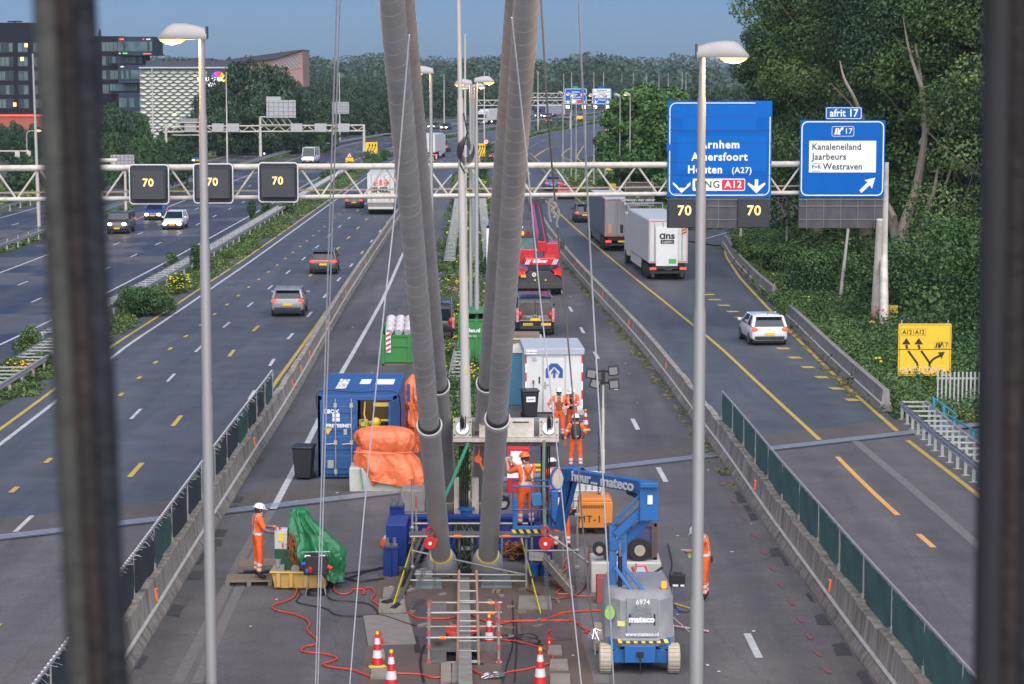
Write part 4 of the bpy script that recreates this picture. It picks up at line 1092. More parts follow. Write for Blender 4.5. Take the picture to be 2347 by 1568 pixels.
m=MB();poly=[(L(x,y).x,L(x,y).z)for x,y in[(500,158),(500,143),(694,117),(695,200),(500,200)]];m.prism(poly,.5,18);m.build("wall",M("hall_cladding",(.42,.17,.10),.7,dirt=(.2,.2,.22),dirt_amt=.9,vs=.9),e)
m=MB();m.prism([(L(x,y).x,L(x,y).z)for x,y in[(498,142),(694,115.5),(695,117.5),(630,137),(500,150)]],-.5,20);m.build("roof",M("roof_dark"),e)
m=MB()
for i in range(9):
 for j in range(8):
  x=632+i*7.5+(j%2)*3.7;y=132-(x-632)*.22+j*5.0
  if y<160 and x<692:
   c=L(x,y,.45);m.prism([(c.x-.3,c.z),(c.x,c.z-.2),(c.x+.3,c.z),(c.x,c.z+.2)],.3,.46)
m.build("diamond_panels",M("pale_diamond",(.30,.33,.38),.6),e)
def arm_lamp(x,top,base,sgn,lit,label,arm=1.6):
 g=G(x,base);H=CAMZ+ray(x,top)[1]*g.y-g.z
 e=E("street_lamp",label,"street lamp",g,group="curved arm lamps beyond the motorway")
 MB().tube([(0,0,0),(0,0,H*.9),(sgn*.15,0,H*.97),(sgn*.5,0,H),(sgn*arm,0,H)],[.11,.09,.08,.07,.06],8).build("pole",POLE,e)
 MB().ball((sgn*(arm+.3),0,H),.38,10,6,1.2,.5,.4).build("lamp_head",LAMPW if not lit else LENS,e)
arm_lamp(63,288+12,400,1,True,"lit curved lamp in front of the brick base of the office block",1.3)
arm_lamp(272,272,345,1,False,"unlit curved lamp in the trees below the office block")
arm_lamp(574,246,300,1,False,"unlit curved lamp in front of the dark trees left of the blank panel")
arm_lamp(730,232,298,1,False,"unlit curved lamp right of the big blank panel")
arm_lamp(861,232,305,1,False,"unlit curved lamp close to the left stay cable")
arm_lamp(415,262,330,-1,True,"lit lamp in front of the scale patterned building",.9)
arm_lamp(1803,301,586,-1,False,"curved arm lamp right behind the big blue sign",1.0)
def plain_pole(x0,y0,x1,y1,r,label,mat=None):
 g=G(x1,y1);t=P(x0,y0,g.y)-g
 e=E("signpost",label,"pole",g);MB().tube([(0,0,0),tuple(t*.5),tuple(t)],[r,r*.85,r*.7],10).build("pole",mat or MAST,e);return e
pp1=plain_pole(1944,524,1924,700,.11,"leaning pale pole with scribbles below the exit sign")
pm=MB();
for i in range(10):pm.tube([Vector((.25+.03*math.sin(i*2),-.13,1.3+i*.09)),Vector((.2+.04*math.cos(i*3),-.13,1.36+i*.09))],.02,4)
pm.build("graffiti",DARKTX,pp1)
plain_pole(1698,520,1698,560,.14,"short pale post under the big blue sign")
tl_=plain_pole(42,349,42,402,.12,"traffic light post with cantilever arm at the far left")
m=MB();m.tube([(-7,0,3.2),(1.5,0,3.2)],.1,6);m.box((0,-.2,2.6),(.6,.4,1.4));m.box((1.5,-.1,2.6),(.5,.3,1.2));m.build("signal_arm",GAN,tl_)
pyl=E("power_pylon","tiny lattice power pylon on the horizon over the trees","pylon",(P(1573,150,2600).x,2600,-2.6))
m=MB();H_=CAMZ+ray(1573,141)[1]*2600+2.6
m.beam((-3,0,0),(0,0,H_),.6);m.beam((3,0,0),(0,0,H_),.6)
for z_,w_ in((H_-1.5,14),(H_-5,9)):m.beam((-w_,0,z_),(w_,0,z_),.5)
m.build("lattice",M("pylon_grey",(.16,.19,.23),.8),pyl)
pf=E("palisade_fence","pale palisade fence below the yellow sign","fence",G(2148,945))
k=G(2148,945).y/F;m=MB();o_=pf.location
for i in range(16):m.box((i*.155,0,.78),(.06,.03,1.5))
m.build("pales",GALV,pf);MB().bx(-.05,2.6,.03,.07,1.25,1.32).bx(-.05,2.6,.03,.07,.3,.37).build("rails",GALV,pf);MB().box((2.28,0,.85),(.14,.12,1.75)).build("post",GALV,pf)
sr=E("stair_railing","turquoise steel hand railing descending beside the guardrail","railing",G(2142,980))
TQ=M("railing_turquoise",(.03,.20,.28),.45,var=.12)
q=lambda x,y,d=0:P(x,y,G(2142,980).y-d)-sr.location
ra=[q(2137,910),q(2193,948),q(2176,945,1.5),q(2262,1000,4)]
m=MB();m.tube([q(2137,910),q(2192,950,1)],.035,8);m.tube([q(2140,945),q(2190,985,1)],.03,8);m.tube([q(2172,952,2),q(2290,1020,7)],.035,8);m.tube([q(2172,985,2),q(2290,1065,7)],.03,8);m.build("rails",TQ,sr)
for(x,y,h,d)in((2140,912,40,.2),(2163,930,55,.8),(2187,955,70,1.6),(2230,985,66,4),(2270,1010,66,6)):
 a=q(x,y,d);b=q(x,y+h,d);MB().beam(a,b,.09,.09).build("post",TQ,sr)

def leafmat(name,dark,mid,light,ns=.35):
 m=bpy.data.materials.new(name);m.use_nodes=True
 n,l=m.node_tree.nodes,m.node_tree.links;b=n["Principled BSDF"]
 at=n.new("ShaderNodeAttribute");at.attribute_name="leafvar"
 tc=n.new("ShaderNodeTexCoord");nz=n.new("ShaderNodeTexNoise");nz.inputs["Scale"].default_value=ns;nz.inputs["Detail"].default_value=3
 l.new(tc.outputs["Object"],nz.inputs["Vector"])
 ad=n.new("ShaderNodeMath");ad.operation='MULTIPLY_ADD';ad.inputs[1].default_value=.9;ad.inputs[2].default_value=-.15
 l.new(nz.outputs[0],ad.inputs[0])
 a2=n.new("ShaderNodeMath");a2.operation='MULTIPLY_ADD';a2.inputs[1].default_value=.55
 l.new(at.outputs["Fac"],a2.inputs[0]);l.new(ad.outputs[0],a2.inputs[2])
 cr=n.new("ShaderNodeValToRGB");e=cr.color_ramp.elements
 e[0].position=.15;e[0].color=tuple(dark)+(1,);e[1].position=.85;e[1].color=tuple(light)+(1,)
 k=cr.color_ramp.elements.new(.5);k.color=tuple(mid)+(1,)
 l.new(a2.outputs[0],cr.inputs[0]);l.new(cr.outputs[0],b.inputs["Base Color"])
 b.inputs["Roughness"].default_value=.55;b.inputs["Specular IOR Level"].default_value=.35
 return m
LF_near=leafmat("leaf_poplar",(.014,.038,.011),(.046,.094,.022),(.11,.18,.045),.25)
LF_near2=leafmat("leaf_poplar_light",(.016,.040,.012),(.050,.095,.026),(.13,.19,.06),.4)
LF_near3=leafmat("leaf_poplar_cool",(.012,.034,.014),(.034,.078,.028),(.08,.145,.05),.3)
LF_bush=leafmat("leaf_bush",(.012,.036,.010),(.035,.085,.022),(.10,.17,.05),.5)
LF_far=leafmat("leaf_far",(.012,.032,.016),(.026,.058,.026),(.05,.095,.040),.12)
LF_dark=leafmat("leaf_dark",(.010,.028,.014),(.024,.055,.025),(.05,.09,.038),.12)
LF_light=leafmat("leaf_light",(.018,.055,.012),(.045,.115,.022),(.11,.20,.05),.2)
LF_weed=leafmat("leaf_weed",(.02,.045,.010),(.06,.11,.025),(.15,.20,.06),1.2)
LF_dry=leafmat("leaf_dry",(.06,.06,.02),(.16,.15,.06),(.30,.26,.12),2)
BARK=M("bark",(.16,.125,.09),.9,dirt=(.06,.05,.04),dirt_amt=.7,vs=5,stretch=(3,3,.4),bump=.5,bs=20)
BARKP=M("bark_pale",(.30,.25,.19),.9,dirt=(.13,.11,.09),dirt_amt=.7,vs=5,stretch=(3,3,.4),bump=.5,bs=20)
def leafcloud(name,blobs,n,size,mat,parent=None,seed=1,up=.35,shell=(.55,1.05),aspect=.62):
 rs=np.random.RandomState(seed)
 B=np.array([list(c)+list(r)for c,r in blobs],dtype=float)
 wt=(B[:,3]*B[:,4]+B[:,4]*B[:,5]+B[:,3]*B[:,5]);wt/=wt.sum()
 idx=rs.choice(len(B),n,p=wt)
 d=rs.normal(size=(n,3));d/=np.linalg.norm(d,axis=1)[:,None]
 rad=shell[0]+(shell[1]-shell[0])*rs.rand(n)**.6
 p=B[idx,:3]+d*B[idx,3:6]*rad[:,None]
 nr=d*.8+rs.normal(size=(n,3))*.55+np.array([0,0,up]);nr/=np.linalg.norm(nr,axis=1)[:,None]
 t=np.cross(nr,rs.normal(size=(n,3)));t/=(np.linalg.norm(t,axis=1)[:,None]+1e-9)
 b=np.cross(nr,t);s=size*(.6+.8*rs.rand(n))[:,None]
 V=np.empty((n,4,3))
 V[:,0]=p-t*s;V[:,1]=p-b*s*aspect+nr*s*.12;V[:,2]=p+t*s;V[:,3]=p+b*s*aspect+nr*s*.12
 me=bpy.data.meshes.new(name)
 me.vertices.add(4*n);me.vertices.foreach_set("co",V.reshape(-1).astype(np.float32))
 me.loops.add(4*n);me.loops.foreach_set("vertex_index",np.arange(4*n,dtype=np.int32))
 me.polygons.add(n);me.polygons.foreach_set("loop_start",np.arange(0,4*n,4,dtype=np.int32));me.polygons.foreach_set("loop_total",np.full(n,4,dtype=np.int32))
 me.update(calc_edges=True)
 a=me.attributes.new("leafvar",'FLOAT','FACE')
 bv=rs.rand(len(B))[idx]
 a.data.foreach_set("value",(.28*rs.rand(n)+.55*bv+.08).astype(np.float32))
 me.materials.append(mat)
 o=bpy.data.objects.new(name,me);COL.objects.link(o)
 if parent is not None:o.parent=parent
 return o
def crown_blobs(H,W,seed,n=26,low=.25,clump=.2,topw=.55):
 r_=random.Random(seed);out=[]
 for i in range(n):
  t=(i+.5)/n;z=H*(low+(1-low-clump*.4)*t)
  env=math.sin(PI*(0.18+.72*t))**.7*(1-(1-topw)*t)
  a=i*2.4+r_.uniform(-.5,.5);rr_=W/2*env*r_.uniform(.35,.95)
  s=clump*H*r_.uniform(.6,1.05)*.6
  out.append(((rr_*math.cos(a),rr_*math.sin(a),z+r_.uniform(-.05,.05)*H),(s*r_.uniform(.9,1.4),s*r_.uniform(.9,1.4),s*r_.uniform(.65,1.0))))
 out.append(((0,0,H*.6),(W*.2,W*.2,H*.28)))
 return out
def limbs(H,W,r,seed,n=9,z0=.2):
 r_=random.Random(seed);m=MB();pts=[]
 for i in range(8):pts.append((math.sin(i*.9+seed)*.02*H*i/8,math.cos(i*1.3+seed)*.02*H*i/8,H*.92*i/7))
 m.tube(pts,[r*(1.25 if i==0 else 1)*(1-.85*i/7)for i in range(8)],9)
 for i in range(n):
  t=z0+(.75-z0)*i/n;a=i*2.4+r_.random();L=W*.45*(1-t*.4)
  b0=Vector((0,0,H*t));d=Vector((math.cos(a),math.sin(a),r_.uniform(.5,1.1)))
  p1=b0+d*L*.4;p2=b0+Vector((d.x*L*.8,d.y*L*.8,d.z*L*.95));p3=p2+Vector((d.x*.25*L,d.y*.25*L,L*.25))
  rb=r*.45*(1-t*.6);m.tube([b0,p1,p2,p3],[rb,rb*.75,rb*.4,rb*.12],6)
 return m
def tree(name,label,loc,H,W,n,leaf,mat,seed,r=None,group=None,bark=None,low=.25,clumps=26,clump=.2,topw=.55,nl=9):
 e=E(name,label,"tree",loc,group=group)
 limbs(H,W,r or H*.02,seed,nl).build("trunk",bark or BARK,e)
 leafcloud("crown",crown_blobs(H,W,seed,clumps,low,clump,topw),n,leaf,mat,e,seed)
 return e
def base_at(x,D):p=P(x,500,D);return Vector((p.x,D,zg(D)))
for i,(x,D,H,W,n,lb)in enumerate([(1872,172,25,12,64600,"tall poplar nearest the big blue sign, its crown leaning over the lamp head"),(1985,160,29,12,68400,"tall poplar rising above the blue exit sign"),(2075,150,29,11.5,72200,"tall poplar with pale bare trunks right of the exit sign"),(2180,146,28,12,72200,"tall dense poplar just left of the blurred rod"),(2300,140,26,12,57000,"tall poplar mostly hidden behind the blurred right rod"),(1800,205,22,10,49400,"shorter poplar behind the right street lamp head"),(1935,200,27,13,53200,"poplar standing in the second row over the exit sign"),(2120,190,29,15,49400,"poplar in the second row behind the dense ones"),(2260,180,28,15,41800,"poplar in the second row beside the blurred rod")]):
 tree("poplar_tree",lb,base_at(x,D),H,W,n,.115 if D<175 else.15,(LF_near,LF_near2,LF_near3)[i%3],11+i,r=.42,group="tall poplars beside the exit lane",low=.16,clumps=60,clump=.125,topw=.8,nl=12,bark=BARKP)
bl=E("bare_trunks","group of pale leaning trunks standing at the foot of the poplars","tree",base_at(2050,146))
o_=bl.location;rr5=random.Random(12)
m=MB()
for(pts,r0)in[([(2062,590),(2050,520),(2030,470),(2010,400),(1990,330)],.42),([(2066,590),(2072,520),(2095,450),(2110,380),(2120,300),(2112,200),(2098,100)],.40),([(2100,600),(2112,520),(2140,440),(2150,380)],.28),([(2050,500),(2030,460),(2000,420)],.2),([(2110,330),(2150,250),(2175,190)],.18),([(1985,300),(1960,230),(1935,180),(1925,140)],.16),([(2150,480),(2175,400),(2190,340)],.12),([(2190,560),(2205,480),(2235,380)],.10),([(2112,200),(2085,120),(2070,40)],.14),([(2190,540),(2188,420),(2182,380)],.1)]:
 m.tube(smooth_pts([P(x,y,141.5+rr5.uniform(-1,1))-o_ for x,y in pts],4),[r0*(1-.8*i/((len(pts)-1)*4))for i in range((len(pts)-1)*4+1)],8)
m.build("trunk",BARKP,bl)
g=G(1455,420)
tree("round_tree","bright green round tree behind the slim lamps",P(1462,420,250)*Vector((1,1,0))+Vector((0,0,-2.6))if False else Vector((P(1462,400,250).x,250,-2.6)),12.8,9.2,26000,.2,LF_light,31,r=.22,low=.06,clumps=34,clump=.24,topw=.75)
tree("round_tree","green tree squeezed between the round tree and the big blue sign",Vector((P(1520,400,240).x,240,-2.6)),11.6,7.5,17000,.2,LF_light,32,r=.2,low=.05,clumps=30,clump=.24,topw=.75)
protos={}
for key,mat,sd,lo,cl,tw in(("dark",LF_dark,41,.08,26,.8),("mid",LF_far,42,.1,26,.7),("mid2",LF_far,43,.05,30,.85),("light",LF_bush,44,.05,24,.8),("pine",LF_dark,45,.2,22,.5)):
 hh,ww=10.0,(9.0 if key!="pine" else 5.5)
 e=E("leafy_tree","x","tree",(0,0,0));limbs(hh,ww,.22,sd,6).build("trunk",BARK,e)
 leafcloud("crown",crown_blobs(hh,ww,sd,cl,lo,.26,tw),7000,.24,mat,e,sd)
 protos[key]=[e,False]
def far_tree(key,x,ytop,D,wpx=None,label="",group="",hz=None):
 pr=protos[key];k=D/F
 z0=zg(D);H=CAMZ+ray(x,ytop)[1]*D-z0
 s=H/10.0;W=(wpx*k/9.0)if wpx else s
 o=pr[0]if not pr[1]else copy_tree(pr[0]);pr[1]=True
 o.location=(P(x,500,D).x,D,z0);o.scale=(W,W,s);o.rotation_euler=(0,0,random.uniform(0,6.28))
 tag(o,label,"tree",group);return o
rt_=random.Random(21)
def belt(n,x0,x1,D0,D1,ytop,wpx,keys,label,group):
 for i in range(n):
  x=x0+(x1-x0)*(i+rt_.uniform(.2,.8))/n
  yt=(ytop(x)if callable(ytop)else ytop)+rt_.uniform(-6,8)
  far_tree(rt_.choice(keys),x,yt,rt_.uniform(D0,D1),wpx*rt_.uniform(.8,1.25),label,group)
belt(9,232,345,300,350,lambda x:232+(x-232)*.25,62,["light","mid","mid2"],"green tree in the clump below the dark office block","trees below the office block")
belt(8,225,420,262,300,lambda x:300+(x-232)*.15,60,["light","mid"],"lower bushy tree in front of the clump by the outer road","bushy trees by the outer road")
belt(3,25,95,250,280,352,50,["mid","light"],"bush tree behind the cream mast at the far left","bushes at the far left")
belt(3,0,95,330,360,280,55,["dark"],"dark tree in front of the brick base","dark trees at the brick base")
for x,yt,D,w_,kk in[(470,215,395,90,"mid"),(500,180,400,100,"dark"),(545,143,410,120,"mid"),(590,137,405,125,"mid2"),(635,150,400,120,"mid"),(670,175,410,90,"dark"),(520,240,380,90,"dark"),(600,215,385,100,"dark"),(690,205,420,100,"dark"),(440,262,378,60,"dark")]:
 far_tree(kk,x,yt,D,w_,"big dark tree of the group right of the casino building","big trees right of the casino building")
belt(11,370,760,385,400,lambda x:300-(x-370)*.06,62,["mid","dark","light"],"low roadside tree behind the distant lattice gantry","low trees behind the lattice gantry")
belt(9,700,900,470,520,lambda x:232-(x-700)*.12,55,["dark","mid","mid2"],"dark tree behind the small blank sign panel","dark trees left of the stay cables")
belt(9,720,910,620,700,185,55,["mid","dark","mid2"],"farther tree of the belt left of the stay cables","farther trees left of the stay cables")
belt(9,950,1160,660,760,lambda x:205-(x-950)*.03,48,["dark","mid","mid2"],"dark tree behind the middle lamp cluster","dark trees behind the lamp cluster")
belt(9,960,1250,800,950,183,45,["mid","mid2","dark"],"farther tree between the stay cables","farther trees between the stay cables")
belt(15,1225,1440,900,1000,lambda x:188-(x-1225)*.02,42,["dark","mid","mid2"],"tree of the wood behind the far blue signs","wood behind the far blue signs")
belt(13,1500,1740,330,420,lambda x:208-(x-1500)*.02,62,["dark","mid2","dark"],"dark tree behind the foreground lamp and the big sign","dark trees behind the big sign")
belt(7,1560,1760,265,300,lambda x:285,75,["dark","mid"],"dark low tree between the blue gantry signs","low trees between the gantry signs")
for key in("pine",):
 belt(7,690,900,900,1000,158,30,["pine"],"slender conifer on the skyline left of the cables","conifers on the skyline")
bl_=[];rs_=random.Random(99)
for D,n_,yt in((1150,120,152),(1400,130,143),(1800,150,136)):
 for i in range(n_):
  x=330+1520*(i+rs_.random())/n_;y=yt+8*math.sin(x*.009+D)+6*math.sin(x*.027+D*.3)+rs_.uniform(-4,3)
  if x>1480:y+=(x-1480)*(.10 if D>1500 else.12)
  p=P(x,y,D);r_=rs_.uniform(5,9);zt=p.z+rs_.uniform(-2,1.5)
  bl_.append(((p.x,D+rs_.uniform(-30,30),zt-r_*.6),(r_*1.2,r_*1.2,r_*.8)))
  bl_.append(((p.x+rs_.uniform(-4,4),D-rs_.uniform(6,18),zt-r_*1.8),(r_*1.3,r_*1.2,r_*1.0)))
  bl_.append(((p.x+rs_.uniform(-4,4),D-rs_.uniform(10,26),zt-r_*3.0),(r_*1.4,r_*1.2,r_*1.0)))
o=leafcloud("distant_woodland",bl_,120000,1.15,LF_dark,seed=5,shell=(.7,1.05));tag(o,"distant dark wooded ridge along the whole skyline",kind='stuff')
def bush(x,base,wpx,hpx,mat,label,n=3500,leaf=.07,group=None,D=None,name="bush",seed=None,depth=1.0):
 g=G(x,base)if D is None else base_at(x,D);k=g.y/F;W,H=wpx*k,hpx*k
 seed=seed or int(x*7+base)
 r_=random.Random(seed);bl=[]
 for i in range(14):
  a=r_.uniform(0,6.28);q=r_.uniform(0,.36)
  s=r_.uniform(.14,.24)
  bl.append(((W*q*math.cos(a),W*q*depth*math.sin(a),H*r_.uniform(.2,.8)),(W*s,W*s*depth,H*s*1.1)))
 e=E(name,label,"bush",g,group=group)
 leafcloud("foliage",bl,n,leaf,mat,e,seed)
 m=MB()
 for i in range(5):m.tube([(0,0,0),(W*.12*math.cos(i*1.3),W*.12*math.sin(i*1.3),H*.5)],.02,5)
 m.build("stems",BARK,e)
 return e
def flowers(e,pts,r,mat,seed=1):
 rs=random.Random(seed);m=MB()
 for(x,y,z)in pts:m.ball((x,y,z),r*rs.uniform(.7,1.3),6,4,1,1,.6)
 return m.build("blossoms",mat,e)
YF=M("flower_yellow",(.72,.62,.03),.7,var=.2);PF=M("flower_pink",(.45,.22,.38),.7,var=.2);OF=M("flower_orange",(.75,.40,.03),.7,var=.1)
bush(330,722,155,75,LF_bush,"wide green bush spilling over the broken guardrail in the left median",9000,.06)
b=bush(412,672,60,50,LF_weed,"small bush full of yellow flowers beside the broken guardrail",2500,.05)
k=G(412,672).y/F;rf=random.Random(2);flowers(b,[(rf.uniform(-26,26)*k,rf.uniform(-.8,.2),rf.uniform(12,48)*k)for _ in range(70)],.055,YF)
bush(452,625,42,66,LF_bush,"upright green shrub on the left median, left of the lamp pole",2600,.06)
bush(396,615,40,40,LF_bush,"little shrub growing through the median guardrail",1600,.06)
bush(580,512,32,55,LF_bush,"narrow shrub hanging below the second matrix sign",1600,.08)
bush(610,492,34,38,LF_bush,"narrow shrub below the third matrix sign, left one",1500,.08)
bush(655,488,40,36,LF_bush,"round shrub below the third matrix sign, right one",1700,.08)
bush(755,410,55,28,LF_bush,"dark median shrub beside the hanging rope",1600,.1);bush(802,398,50,30,LF_bush,"dark median shrub just left of the arrow sign",1600,.1)
bush(852,385,60,40,LF_bush,"median shrub around the yellow arrow sign",2200,.1);bush(885,368,40,28,LF_bush,"median shrub between arrow sign and stay cable",1200,.1)
bush(60,812,70,70,LF_weed,"tall weeds with thin stalks between the left guardrails",3500,.05);
b=bush(30,872,90,60,LF_weed,"flowering weeds at the left edge between the guardrails",4500,.045);k=G(30,872).y/F
flowers(b,[(rf.uniform(-40,50)*k,rf.uniform(-.8,.2),rf.uniform(15,50)*k)for _ in range(50)],.05,OF)
bush(95,850,60,45,LF_bush,"green weeds behind the blurred left rod",2500,.05)
bush(1107,418,40,70,LF_bush,"dense green bush in the middle strip behind the gantry",3500,.08)
bush(1096,368,50,30,LF_bush,"median greenery around the bent guardrail end",1800,.1);bush(1120,352,36,26,LF_bush,"small bush right of the second yellow arrow sign",1200,.1)
for x,b_,w_,h_ in((1240,300,50,22),(1262,292,30,16),(1290,293,46,18),(1330,285,30,14)):
 bush(x,b_,w_,h_,LF_bush,"low dark bush in the far median under the blue signs",900,.16,"bushes in the far median")
def cover(name,label,fnL,fnR,y0,y1,dens,h,leaf,mat,seed,flow=None,blobr=.35,hfun=None):
 rs=random.Random(seed);bl=[]
 n=int((y1-y0)*dens)
 for i in range(n):
  Y=y0+(y1-y0)*rs.random();a,b=fnL(Y),fnR(Y)
  X=a+(b-a)*rs.random();hh=h*rs.uniform(.5,1.3)*(hfun(X,Y)if hfun else 1)
  bl.append(((X,Y,zg(Y)+hh*.35),(blobr*rs.uniform(.6,1.4),blobr*rs.uniform(.8,1.8),hh*.6)))
 o=leafcloud(name,bl,int(n*95),leaf,mat,seed=seed,shell=(.3,1.05));tag(o,label,kind='stuff')
 if flow:
  for mat_,cnt,r_ in flow:
   m=MB()
   for _ in range(cnt):
    Y=y0+(y1-y0)*rs.random();a,b=fnL(Y),fnR(Y);X=a+(b-a)*rs.random();hh=h*rs.uniform(.7,1.5)
    for j in range(3):m.ball((X+rs.uniform(-.12,.12),Y+rs.uniform(-.1,.1),zg(Y)+hh+rs.uniform(-.1,.1)),r_,6,4,1,1,.7)
   fo=m.build("blossoms",mat_);fo.parent=o
 return o
gl=pixcurve([(1042,401),(1034,474),(1008,606),(1000,693),(1008,760),(1003,830),(985,1000),(1030,1135)]);gr=pixcurve([(1118,401),(1121,489),(1124,606),(1124,679),(1122,780),(1130,860),(1120,1000),(1105,1130)])
cover("median_weeds","wild weeds and flowers covering the middle strip between the closed lanes",gl,gr,74,150,9,.5,.05,LF_weed,3,[(YF,60,.05),(PF,30,.045),(OF,25,.05)])
cover("median_weeds","distant weeds on the middle strip beyond the gantry",gl,gr,150,310,3.2,.6,.09,LF_weed,4,[(YF,45,.08)],.45)
cover("median_weeds","tall green undergrowth in the middle strip between the stay cable feet",lambda Y:gl(Y)+.3,lambda Y:gr(Y)-.2,68,92,22,.95,.05,LF_bush,6,None,.3)
cover("median_weeds","low weeds under the guardrails of the left median",lambda Y:M1(Y)-.5,lambda Y:M1(Y)+1.7,60,330,2.4,.35,.07,LF_weed,7,None,.4)
cover("roadside_grass","green verge between outer road and oncoming lanes",lambda Y:M2(Y)-.7,lambda Y:M2(Y)+.6,120,430,1.6,.25,.1,LF_weed,8,None,.5)
cover("roadside_grass","grass band outside the outermost guardrail",lambda Y:M3(Y)-14,lambda Y:M3(Y)-.3,190,480,3.0,.5,.16,LF_weed,9,None,1.1)
cover("far_median_green","dark green growth along the far central median",lambda Y:M0(Y)-.6,lambda Y:M0(Y)+1.8,370,800,1.4,.8,.16,LF_bush,10,None,.8)
cover("far_median_green","dark growth along the distant left median",lambda Y:M1(Y)-.9,lambda Y:M1(Y)+.9,330,800,1.2,.5,.16,LF_bush,12,None,.7)
cover("barrier_weeds","dry straggly weeds along the foot of the right barrier",lambda Y:RB(Y)-.45,lambda Y:RB(Y)+.02,68,170,1.5,.10,.022,LF_dry,14,None,.13)
cover("barrier_weeds","patchy green weeds along the foot of the right barrier",lambda Y:RB(Y)-.35,lambda Y:RB(Y)+.02,70,175,.5,.2,.025,LF_weed,15,None,.18)
cover("barrier_weeds","leaf litter and weeds beside the exit lane barrier",lambda Y:EB(Y)-.7,lambda Y:EB(Y)-.3,92,122,1.6,.08,.03,LF_dry,16,None,.22)
wp=[G(x,y)for x,y in[(1252,402),(1270,386),(1300,378),(1370,375),(1440,372),(1560,400),(1640,470),(1640,520),(1500,527),(1400,503),(1340,468),(1292,430)]]
poly_sheet("grass_wedge",wp,.03,GR,label="grassy wedge between the lanes right of the gantry middle")
cover("wedge_grass","tall grass and flowers on the wedge behind the trucks",lambda Y:interp(Y,[200,225,260,300,345],[10.5,8.6,7.2,6.0,6.2]),lambda Y:interp(Y,[200,225,260,300,345],[22,22,22,20,14]),202,345,11,.55,.11,LF_weed,17,[(M("flower_white",(.6,.6,.5),.7),60,.06)],.5)
sl=lambda Y:interp(Y,[60,80,88,95,112,125,150,175,195],[13.5,14.6,14.2,14.5,14.7,15.0,15.6,16.6,18.6])
def hill(X,Y):return 1+max(0,(X-sl(Y))*.22)
cover("slope_undergrowth","dense wild undergrowth covering the slope under the poplars",sl,lambda Y:31,84,200,34,.62,.075,LF_bush,18,[(YF,26,.07)],.55,hill)
cover("slope_undergrowth","pale grassy growth in front near the exit barrier",sl,lambda Y:sl(Y)+4.5,84,160,22,.6,.05,LF_weed,19,None,.4,None)
cover("slope_undergrowth","dark thicket at the foot of the poplar trunks",lambda Y:sl(Y)+5,lambda Y:36,118,190,10,3.2,.13,LF_near,20,None,1.3,None)
for x,D,w_,h_,lb in[(2030,128,240,180,"tall dark bush behind the gantry leg"),(2150,122,260,260,"big bush behind the yellow diversion sign"),(2235,112,200,300,"bush with yellowish leaves beside the blurred rod"),(1900,140,200,120,"spreading bush below the exit sign"),(1800,155,160,90,"bush overhanging the bend of the exit lane"),(1730,165,110,60,"low bush at the tip of the slope by the bend")]:
 bush(x,0,w_,h_,LF_bush if D<150 else LF_near,lb,9000,.085,D=D,name="large_bush")

TYRE=M("tyre",(.018,.018,.02),.8,var=.15);RIM=M("rim",(.22,.22,.24),.35,.7,var=.1)
CGL=M("car_glass",(.012,.020,.025),.08,var=.3,vs=1.5,spec=.5);BLK=M("trim_black",(.022,.022,.024),.55,var=.1)
TAIL=M("tail_light_on",(.8,.03,.02),.3,var=0,emit=(1,.055,.035),es=.75);TAILOFF=M("tail_light_off",(.35,.01,.01),.25,var=0)
HEAD=M("headlight_on",(1,.95,.8),.2,var=0,emit=(1,.88,.68),es=2.2);HEADW=M("headlight_warm",(1,.8,.5),.2,var=0,emit=(1,.72,.38),es=2.2)
PLATE=M("plate_yellow",(.80,.48,.02),.45,var=.03);SILV=M("silver_trim",(.5,.5,.5),.3,.6,var=.05)
AMB=M("amber_lamp",(.9,.3,.02),.3,var=0,emit=(1,.35,.03),es=.3)
def paint(name,col,rough=.3):return M("paint_"+name,col,rough,.1,var=.05,coat=.5)
